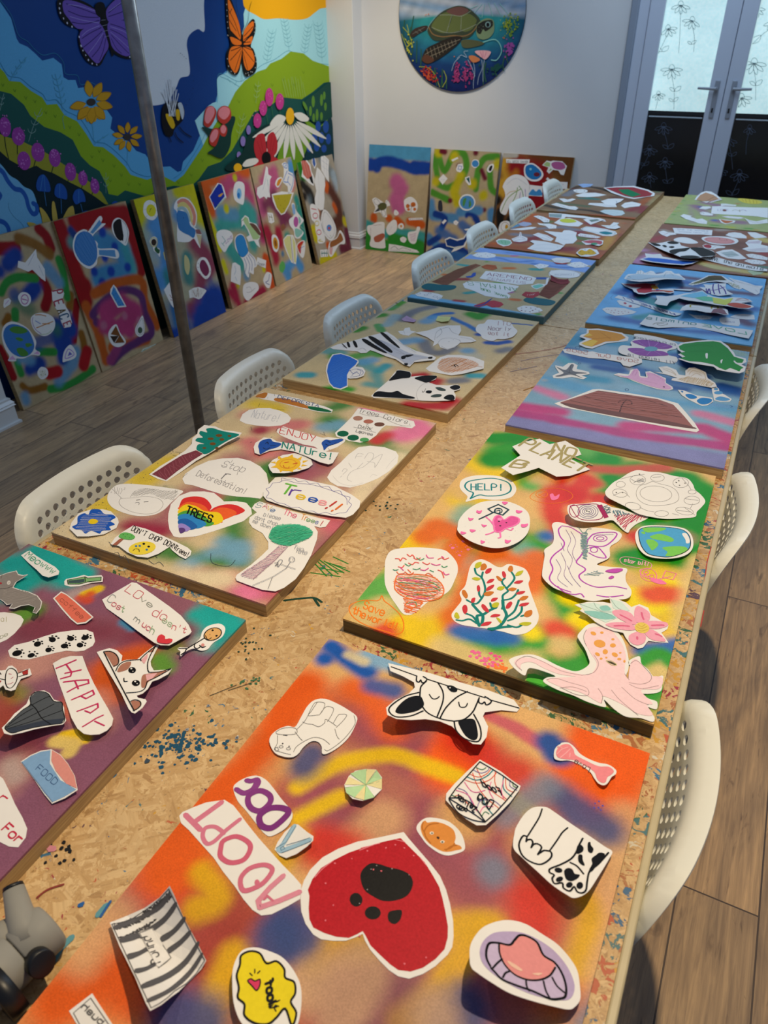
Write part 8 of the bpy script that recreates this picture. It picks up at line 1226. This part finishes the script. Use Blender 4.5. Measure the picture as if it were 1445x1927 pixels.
K('W5', 'paper_unicorn', None, '630,205 645,220 650,280 680,300 665,330 660,430 668,490 640,485 635,505 610,480 570,500 545,460 550,400 600,370 610,310', [('s', '#9aa8b8', 3, '~630,290 620,350 600,420|~640,320 655,440'), ('s', '#7fb8b0', 4, '640,330 650,380')])
K('W5', 'paper_blue_swirl', None, '770,185 800,165 828,190 830,250 870,270 885,320 880,380 860,440 830,455 825,390 780,350 790,290 790,220', [('s', '#3f6fc0', 6, '~o785,190 800,178 820,195 815,225 790,210|~820,250 800,300 790,345 830,350|~830,270 875,300 870,370 850,430|~835,300 825,340 850,380'), ('f', '#8fb0d8', '800,190 815,200 800,215')])
K('W5', 'paper_wedge', None, '680,460 770,435 880,445 850,540 800,635 765,648 720,590 690,520', [('f', '#b8a82c', '690,470 865,455 840,540 795,625 765,638 725,580'), ('d', '#8a6a1c', 5, '740,500 800,520 760,560 790,590')])
K('W5', 'paper_orange_petal', None, '~712,370 730,320 765,305 780,325 760,370 735,400', [('f', '#dc8a28', '~725,375 740,330 770,318 760,355 740,385')])
K('W5', 'paper_flower', None, '~862,545 885,545 898,600 945,665 970,700 930,760 970,810 930,860 890,850 880,790 845,740 840,690 880,650 865,590', [('f', '#8ab0d8', '~865,560 885,555 895,630 875,640'), ('f', '#b85a9c', '~oe900,710 22,48'), ('f', '#8ac0b0', '~895,770 960,800 920,850 895,830|~925,660 945,700 930,730'), ('s', '#a8b8b0', 3, '830,590 880,640|915,560 900,640|930,740 975,780')])
K('W5', 'paper_photo', None, '640,625 690,630 705,710 680,725 655,715', [('s', '#7a6a2c', 5, '655,645 660,700|675,645 690,700|660,665 685,670')])
K('W5', 'paper_orange_oval', None, '~680,850 700,825 730,845 748,900 740,960 720,985 690,950', [('f', '#d09020', '~oe715,905 22,55 -8'), ('f', '#8a4a1c', '~oe715,905 9,30 -8')])
K('W5', 'paper_cake_slice', None, '785,870 820,828 875,830 900,900 912,1000 900,1095 860,1080 820,1000 790,920', [('f', '#dcd890', '790,875 822,838 850,838 865,1070 845,1040 800,920|865,838 895,900 900,1080 885,1075'), ('s', '#4a2f6a', 6, '852,845 875,1080')])
K('W5', 'paper_rainbow_wedge', None, '~905,930 940,885 975,880 985,930 970,1030 940,1020', [('f', '#c8382c', '~912,930 945,890 970,890 950,930 940,1000'), ('s', '#3f8ac0', 4, '~975,930 945,950 935,980'), ('s', '#e0a040', 3, '~965,910 930,940 925,970')])
K('W5', 'paper_small_square', None, '765,740 790,725 810,760 780,795 762,770', [('d', '#b03030', 4, '780,760')], paper=mat('#8a5a40'))
B('W6', 'leaning board with a long white jagged strip, last on the left wall', '#a89c88', [
 ('#1f7a1c', 7, .7, 1, '920,130 940,200 960,300|1000,100'), ('#26221f', 6, .6, 1, '~960,370 1020,450 1050,520|1060,650 1080,560|980,480'), ('#6a7a80', 6, 1, .8, '1100,100 1150,180 1250,300|1020,520'), ('#a8b8c0', 5, 1, .8, '1240,280 1260,400'), ('#5a3024', 8, .9, 1, '1200,400 1280,550 1300,700 1200,780|1150,650'), ('#c8581c', 4, .8, 1, '1180,380 1175,420|1240,560 1260,600|1100,620|1190,920'), ('#6a2438', 7, .8, 1, '1360,800 1380,950 1320,950'), ('#c8b818', 6, .6, 1, '1140,1070 1200,1060 1250,1020|1060,780 1080,850|1350,700'), ('#7a4a28', 4, .7, 1, '1310,800 1280,900'), ('#2a3a4c', 3, .8, .8, '1340,640 1350,600'),
], res=130, group=WG)
K('W6', 'paper_flames', None, '935,110 990,140 1030,190 1040,250 1070,320 1060,385 1020,360 990,330 950,300 960,230', [('f', '#c86a5a', '945,130 985,150 1020,200 1035,260 1050,320 1000,320 965,280'), ('f', '#1c1c1e', '1020,310 1045,290 1060,370 1035,350'), ('s', '#e0a8a0', 3, '960,150 1000,300|985,160 1020,290')])
K('W6', 'paper_jagged_strip', None, '1090,215 1120,240 1160,300 1165,380 1155,440 1160,500 1150,600 1120,605 1075,570 1070,500 1085,430 1068,350 1080,280', [('s', '#b0b0ae', 2, '~1100,260 1110,400 1105,560')])
K('W6', 'paper_grid_note', None, '1130,70 1160,110 1200,150 1195,230 1200,350 1175,320 1130,240 1125,150', [('s', '#5a6a8a', 1.6, '1135,110 1195,160|1130,150 1195,200|1132,200 1195,250|1150,110 1155,260|1175,140 1180,300')])
K('W6', 'paper_blue_slip', None, '1045,100 1070,120 1085,190 1070,230 1045,180', [('f', '#3f5fa0', '1050,115 1068,130 1078,190 1066,215 1050,175')])
K('W6', 'paper_letters', None, '~1030,560 1070,555 1110,620 1110,680 1135,730 1165,870 1140,905 1100,900 1095,850 1080,800 1070,720 1040,680', [('s', '#c8384a', 7, '1040,590 1085,600|~oe1075,655 22,24|~oe1108,805 20,22'), ('s', '#c8b84a', 7, '~oe1090,725 18,22|~1125,870 1105,880 1145,890')])
K('W6', 'paper_leaf_note', None, '~1150,600 1190,620 1240,700 1265,780 1250,850 1210,880 1160,830 1130,740 1130,660', [('s', '#4a4a4c', 2.4, '~o1155,625 1190,645 1235,720 1250,790 1230,850 1200,855 1160,800 1142,720'), ('f', '#4f8ac8', '~oe1200,765 22,30'), ('f', '#c8485a', '~oe1200,768 10,12'), ('s', '#3f8a4a', 3, '1210,830 1220,850')])
K('W6', 'paper_bread', None, '~1300,785 1340,850 1340,910 1290,920 1230,1020 1200,1010 1195,930 1220,880 1270,850', [('f', '#9a6034', '~1300,810 1328,870 1300,900 1250,930 1210,940 1215,890 1270,860'), ('f', '#d9a8a0', '1200,940 1235,945 1225,1010 1205,1000')])
K('W6', 'paper_teal_stripes', None, '1120,965 1185,960 1190,1025 1125,1030', [('s', '#0f6a60', 8, '1135,975 1135,1020|1155,972 1158,1020|1175,972 1178,1020|1130,995 1185,995')])
Z(680, 260, 3.4405)
B('B1', 'leaning board with dark blue band and pink mist, first on the back wall', TAN, [
 ('#4f94b8', 8, .4, 1, '40,80 250,90 450,100|60,50 440,70'), ('#163f94', 5.5, .45, 1, '~60,180 150,150 250,170 340,200 440,200|100,190 60,160|340,180 430,190'), ('#c0608c', 10, .6, 1, '230,290 250,330|230,400 240,440'), ('#c8581c', 4.5, .5, 1, '80,510 80,530|230,530 260,560|310,540 390,560|180,520'), ('#3f9a94', 6, .5, 1, '30,560 150,620 300,620 420,650'), ('#2f8a2c', 7, .4, 1, '30,680 200,700 400,740|200,650 380,700|40,640'),
], res=120, group=WG)
K('B1', 'paper_bee', None, '~70,400 90,385 120,400 150,420 160,400 175,410 185,435 165,445 160,480 165,510 140,508 120,480 80,485 90,450', [('f', '#5a5a34', '~105,440 130,418 160,425 160,455 125,468'), ('s', '#26262a', 2.6, '~o80,405 95,392 115,410 120,430 95,430|~o130,470 145,465 158,490 150,505 135,495|155,420 170,405'), ('f', '#4a4a4a', '82,480 110,450 120,470')])
K('B1', 'paper_orange_tree', None, '~275,410 290,390 320,380 350,400 365,440 350,480 320,478 285,465', [('f', '#c86a2c', '~oe300,440 12,14|~oe335,430 16,16|~oe345,460 10,10|~oe305,462 10,8'), ('s', '#2a1c14', 3, '~320,475 325,445 345,425|325,445 305,430')])
K('B1', 'paper_farm_scene', None, '~38,570 70,560 100,545 145,545 150,580 150,640 155,690 150,712 100,712 55,695 60,640 40,610', [('f', '#b06048', '~80,650 90,635 140,615 150,640 120,670 90,672'), ('s', '#8a4a3a', 2, '60,580 60,670|75,565 130,560')])
K('B1', 'paper_white_blob', None, '~165,570 190,540 215,528 230,550 225,600 185,628 162,605', [('s', '#b0b0b0', 1.6, '180,600 200,570')])
K('B1', 'paper_fried_egg', None, '~240,560 262,550 275,570 265,590 240,582', [('f', '#d08a2c', '~oe257,570 7,8')])
K('B1', 'paper_small_flower', None, '~250,650 270,638 292,652 280,675 258,670', [('d', '#c06a5a', 3, '270,657')])
K('B1', 'paper_small_note', None, '~212,470 225,465 242,485 230,500 212,495', [('d', '#c8b84a', 3, '226,484')])
K('B1', 'paper_word_strip', None, '305,518 395,515 400,528 308,532', [('t', '#5a4a6a', 2, 'ANIMAL', '310,529 395,526 0,-9')])
K('B1', 'paper_bunny', None, '~305,610 350,600 360,575 380,580 365,630 350,680 320,680 302,650', [('z', '#c08ab0', 2, 7, 20, '312,620 355,610 350,665 320,670')])
K('B1', 'paper_caption', None, '178,685 220,690 270,700 360,725 375,742 250,735 175,732', [('s', '#2f5a34', 3, '~190,715 215,700 240,720 270,710 320,725'), ('s', '#2f5a34', 1.6, '185,725 340,732')])
B('B2', 'leaning board with green squiggles and a dark blue whale cutout, middle of the back wall', TAN, [
 ('#4f8f2c', 3.4, .5, 1, '~500,120 540,210 600,100 660,100 680,180 640,270 560,320 500,300|~740,330 760,200 800,130 880,120|~830,200 840,320 880,360|~490,240 480,180 470,120|460,350 560,400'), ('#c0b01c', 5, .8, 1, '600,120|640,250 600,350 620,420 700,440|790,370|480,280|880,170|500,90|720,300'), ('#6a1c2c', 2.6, .8, 1, '520,85 540,90|740,95|800,260 780,210|575,405|795,465|630,180'), ('#4f86b0', 5, .7, 1, '450,420 460,500 600,520|640,480 760,470|430,640 540,740 680,780|840,480 850,560'), ('#163a84', 3.4, .5, 1, '~480,490 540,520 520,580|~430,750 520,700 640,720 700,760|~690,500 740,520 760,570|500,640 440,680'), ('#2f62a0', 5, .9, .9, '500,600 600,650|650,560 700,600|560,760 660,770'), ('#b8a888', 3, .8, 1, '700,530|560,460|730,170'),
], res=120, group=WG)
K('B2', 'paper_whale', None, '540,655 570,640 620,655 660,645 685,605 665,590 690,585 740,590 720,612 690,650 670,700 620,725 580,740 600,712 550,700', [('f', '#173a7c', '545,660 575,648 620,665 665,652 690,612 678,597 712,598 685,650 660,695 600,705 555,695'), ('s', '#5fa05a', 2, '~560,700 600,712 650,700')])
K('B2', 'paper_earth', None, '~630,415 650,375 685,362 720,375 738,415 720,455 680,470 645,455', [('f', '#4f90c4', '~oe684,416 46,44'), ('f', '#4f8f4a', '~660,395 680,390 665,440 655,430|~700,400 712,430 695,450'), ('s', '#1c2a4c', 2, '695,410 700,440')])
K('B2', 'paper_photo', None, '612,200 625,168 655,165 660,195 640,222 618,215', [('s', '#3f62b0', 4, 'o625,200 630,180 650,182 645,205')])
K('B2', 'paper_button', None, '~712,165 725,140 755,142 762,170 740,192 718,185', [('f', '#3f86c0', '~oe737,165 22,22')])
K('B2', 'paper_penguin', None, '~812,200 830,172 855,168 855,195 835,222 818,218', [('f', '#1c1c20', '~825,200 835,180 848,180 840,210 828,212')])
K('B2', 'paper_square', None, '500,265 530,233 558,262 525,302', [('s', '#b0b0b4', 2, '515,268 540,270')])
K('B2', 'paper_triangle', None, '670,255 700,245 710,300 695,305 675,280', [('f', '#1f5a5a', '678,262 698,252 702,295')])
K('B2', 'paper_small_strip', None, '582,140 622,122 628,132 590,152', [])
K('B2', 'paper_tombstone', None, '~498,415 510,402 522,415 524,470 498,465', [], paper=mat('#33333c'))
K('B2', 'paper_scrap', None, '520,545 540,525 552,535 530,558', [])
K('B2', 'paper_scrap', None, '595,540 612,530 630,545 615,565 598,555', [('d', '#b04a5a', 3, '612,548')])
B('B3', 'leaning brown and red board with jellyfish cutout, right end of back wall', '#8a5a2c', [
 ('#c8962c', 7, .7, 1, '930,170 960,260 1000,250|920,300 910,340|940,130'), ('#6a3f18', 10, .6, 1, '1200,130 1300,180 1360,250|1340,140|1150,110'), ('#8c161c', 11, .7, 1, '1100,250 1120,380 1180,440|1000,180 1150,230|1080,420'), ('#1a1714', 5, .7, 1, '900,480 900,560|960,530|880,400'), ('#b8b0a0', 3, .6, 1, '930,110 1000,110|950,600'), ('#b8701c', 4, .9, .8, '1000,220 950,320'),
], res=100, group=WG)
K('B3', 'paper_jellyfish', None, '~915,310 945,260 1000,235 1060,255 1090,310 1085,350 1075,400 1040,410 1010,400 990,440 960,440 935,495 900,480 900,440 930,380 925,340', [('s', '#7a9a3c', 6, '~1030,330 980,360 940,400 905,475|~1010,320 1000,370 960,450'), ('s', '#c8a04a', 4, '~1000,340 960,350 940,370'), ('s', '#8a5aa8', 4, '~1030,350 1020,410|~1060,330 1065,400'), ('s', '#4f8a4a', 5, '~1020,310 1040,340 1050,390'), ('s', '#9aa0b0', 1.6, '~940,300 1000,260 1070,300')])
K('B3', 'paper_blue_shell', None, '~1052,200 1065,170 1110,162 1160,200 1178,240 1150,275 1100,278 1060,250', [('f', '#1f72b0', '~1060,205 1070,178 1110,172 1155,208 1165,240 1140,265 1100,265 1068,240'), ('f', '#6a2434', '~oe1135,235 20,14'), ('f', '#7fc4d0', '~oe1095,200 8,8')])
K('B3', 'paper_turtle', None, '1170,175 1200,145 1225,150 1240,145 1300,150 1330,180 1310,240 1290,235 1275,210 1240,205 1215,230 1200,215 1210,190', [('f', '#a8c07c', '1178,172 1200,152 1222,160 1220,185 1195,182|1210,215 1225,195 1235,205'), ('f', '#b05a8c', '~1230,165 1260,152 1305,160 1320,190 1290,205 1245,195')])
K('B3', 'paper_title_strip', None, '936,135 1090,138 1085,165 938,160', [('t', '#3a3a3c', 2, 'SEA NEEDS CHANGE', '942,158 1080,160 0,-13')])
K('B3', 'paper_shore_card', None, '1088,302 1172,312 1170,378 1082,372', [('f', '#3f8ac0', '~1090,350 1110,330 1130,345 1150,330 1166,345 1165,372 1088,368')])
K('B3', 'paper_white_fish', None, '1172,290 1215,288 1195,265 1205,253 1235,280 1335,285 1330,330 1180,322', [('s', '#a8a8b0', 2, '1190,305 1310,300')])
K('B3', 'paper_sunflower_face', None, '~888,590 900,550 930,535 960,545 955,600 920,615 895,610', [('s', '#8a5a28', 3, '~oe930,575 26,30'), ('f', '#c8962c', '~oe940,575 10,16')])
# ================================================================ round turtle picture on the back wall
Z(730, 0, 3.9054)
PC = Plane((0, YB-.016, 0), (1, 0, 0), (0, 0, 1)); CX_, CZ_, CR_ = -2.62, 1.873, .54
mb = MB(); nn = 72; ring = [(CX_+CR_*math.cos(2*math.pi*k/nn), CZ_+CR_*math.sin(2*math.pi*k/nn)) for k in range(nn)]
rim = mat('#26231f', .5)
mb.add([(x, YB-.016, z) for x, z in ring]+[(x, YB-.002, z) for x, z in ring], [[k, (k+1) % nn, nn+(k+1) % nn, nn+k] for k in range(nn)], rim)
rings = 40; V = []; F = []; cols = []
def seacol(x, z, r=random.Random(3)):
    t = (z-(CZ_-CR_))/(2*CR_); b = [Vector(lin(c)) for c in ('#141f4a', '#1f4f86', '#2f8f90', '#2b8a86', '#a8b4c0')]
    d = math.hypot(x-CX_, z-CZ_)/CR_
    c = b[0].lerp(b[1], min(1, t*3.5)).lerp(b[2], max(0, min(1, (t-.18)*4))); c = c.lerp(Vector(lin('#16245c')), max(0, d-.62)*1.9*(1 if z < 1.84 else .2))
    if z > 1.865+.008*math.sin(x*30): c = Vector(lin('#b4bcc4')).lerp(Vector(lin('#7a9ab8')), .5+.5*math.sin(z*60+x*9))
    n = .12*math.sin(x*41+z*23)*math.sin(z*57-x*17)
    return c*(1+n)
for j in range(rings+1):
    for k in range(nn):
        r = CR_*j/rings; x, z = CX_+r*math.cos(2*math.pi*k/nn), CZ_+r*math.sin(2*math.pi*k/nn); V.append((x, YB-.012, z)); cols.append(seacol(x, z))
for j in range(rings):
    for k in range(nn): F.append([j*nn+k, j*nn+(k+1) % nn, (j+1)*nn+(k+1) % nn, (j+1)*nn+k])
n0 = len(mb.V); o0 = n0; mb.V += V; mb.F += [[o0+k for k in f] for f in F]; mb.mats.append(PAINTED); mb.I += [len(mb.mats)-1]*len(F)
weeds = '|'.join('~%d,%d %d,%d %d,%d' % (x, y, x+random.randint(-14, 14), y-h//2, x+random.randint(-10, 18), y-h) for x, y, h in [(150, 400, 200), (130, 330, 180), (170, 420, 120), (210, 460, 160), (240, 480, 120), (330, 590, 90), (360, 630, 110), (390, 640, 130), (410, 640, 80), (430, 650, 100), (880, 460, 120), (850, 520, 110), (800, 560, 90), (700, 620, 160), (720, 600, 140), (180, 300, 180)])
def coral(x, y, w, h, n):
    o = []
    while len(o) < n:
        a, b = x+random.gauss(0, w/2.4), y+random.gauss(0, h/2.4); u, v = PC.uv(a, b)
        if math.hypot(u-CX_, v-CZ_) < CR_-.016: o.append('%d,%d' % (a, b))
    return ' '.join(o)
marks_into(mb, PC, [('s', '#8fc4c0', 4, '690,30 620,110|710,30 690,130|740,20 770,120|780,20 830,110|820,25 890,110|660,40 560,80'), ('s', '#2f5a44', 9, weeds), ('s', '#a8b03c', 5, '~100,250 130,330 170,400|~110,200 150,240 140,180|~150,300 180,340 160,260|~120,280 160,330|~230,490 300,500 350,560 380,640|~410,520 430,580 400,640'),
 ('f', '#3a4434', '~290,230 310,180 380,100 450,60 520,42 590,60 650,110 680,160 650,210 610,265 560,285 470,280 380,300 330,290'), ('f', '#5f6a3c', '~320,190 370,120 430,90 470,100 450,170 425,240 360,230|~480,110 530,115 540,160 535,220 440,238 465,150|~535,115 590,100 640,130 650,160 610,220 545,225'), ('f', '#6a4a44', '~430,85 470,60 530,50 580,65 590,85 530,115 470,105'), ('s', '#a8b0a0', 2, '470,110 430,240|540,115 535,225|~320,200 430,240 535,228 650,180|~380,110 470,110 540,118 610,80'), ('s', '#8a6a44', 7, '~300,200 330,250 400,270 480,262 560,265 620,235 660,180'), ('s', '#9ab0b0', 2.4, '~285,225 320,160 400,80 520,40 600,60 680,130'),
 ('f', '#2a2622', '~250,430 280,360 350,320 430,285 500,265 545,275 520,320 450,380 380,430 300,468 260,455'), ('s', '#a89c84', 2, '|'.join('%d,%d %d,%d' % (285+k*26, 360-k*9, 310+k*24, 455-k*17) for k in range(9))+'|~270,400 370,350 530,290|~265,430 380,385 500,320'), ('f', '#5a3a2c', '~250,430 280,400 340,440 300,466 262,455'),
 ('f', '#3a2f2a', '~162,255 190,215 250,192 290,190 285,215 230,245 190,272 168,270'), ('s', '#8a9088', 1.8, '180,250 270,200|200,230 225,245|225,212 250,235'),
 ('f', '#54583c', '~540,300 600,290 700,310 690,330 600,352 550,345'), ('f', '#7a8f6a', '~650,200 670,165 720,135 770,145 782,190 775,240 740,280 690,290 655,265'), ('f', '#2a2a26', '~655,190 690,160 720,150 765,150 770,190 720,230 700,215 680,250 655,235'), ('f', '#7fa09a', '~oe735,180 20,22'), ('f', '#15151a', '~oe735,182 12,16'), ('d', '#8a9a84', 2.4, '670,200 685,185 690,215 672,230 700,195 755,160 765,175'), ('s', '#7fc0b8', 7, '~700,310 780,290 820,320 835,380 800,440 760,440'),
 ('d', '#a82a24', 8, coral(290, 560, 90, 70, 60)), ('d', '#d06a3c', 4, coral(290, 560, 90, 70, 30)), ('d', '#963468', 8, coral(507, 540, 34, 90, 60)), ('d', '#963468', 8, coral(588, 545, 40, 100, 60)), ('d', '#c85a9c', 4, coral(550, 530, 90, 90, 26)), ('d', '#964a94', 8, coral(905, 380, 60, 90, 60)), ('d', '#6f8f2c', 7, coral(900, 180, 90, 90, 60)), ('d', '#b8b83c', 4, coral(890, 170, 90, 80, 34)), ('d', '#b8b83c', 6, coral(150, 350, 44, 90, 26)), ('d', '#1c4a44', 8, coral(810, 510, 90, 50, 40)), ('d', '#c86a24', 5, '285,108 300,104 275,112 490,415 855,280 848,276'),
 ('f', '#dca8ac', '~640,380 690,370 755,378 745,410 720,435 700,430'), ('f', '#c87a4c', '~595,415 630,408 678,435 655,455 620,455'), ('s', '#b84a7c', 3, '700,375 700,425|680,378 695,420|725,380 710,425'), ('s', '#b0c4d4', 3, '~510,430 540,405 580,420 560,380 590,375|~630,460 640,520 630,600 630,650|~690,440 695,500 670,560 660,620|~590,440 620,500 640,560|~710,440 700,520 700,600|~470,520 490,460 530,420')],
 lambda u, v: 0.0, 0.0008, .00012)
cir = mb.build('round_painting'); co = np.ones((len(mb.V), 4), dtype=np.float32); co[n0:n0+len(V), :3] = [tuple(c) for c in cols]
cir.data.color_attributes.new('pigment', 'FLOAT_COLOR', 'POINT').data.foreach_set('color', co.ravel())
tag(cir, 'round painted disc of a sea turtle above corals, hung on the white back wall', 'painting')
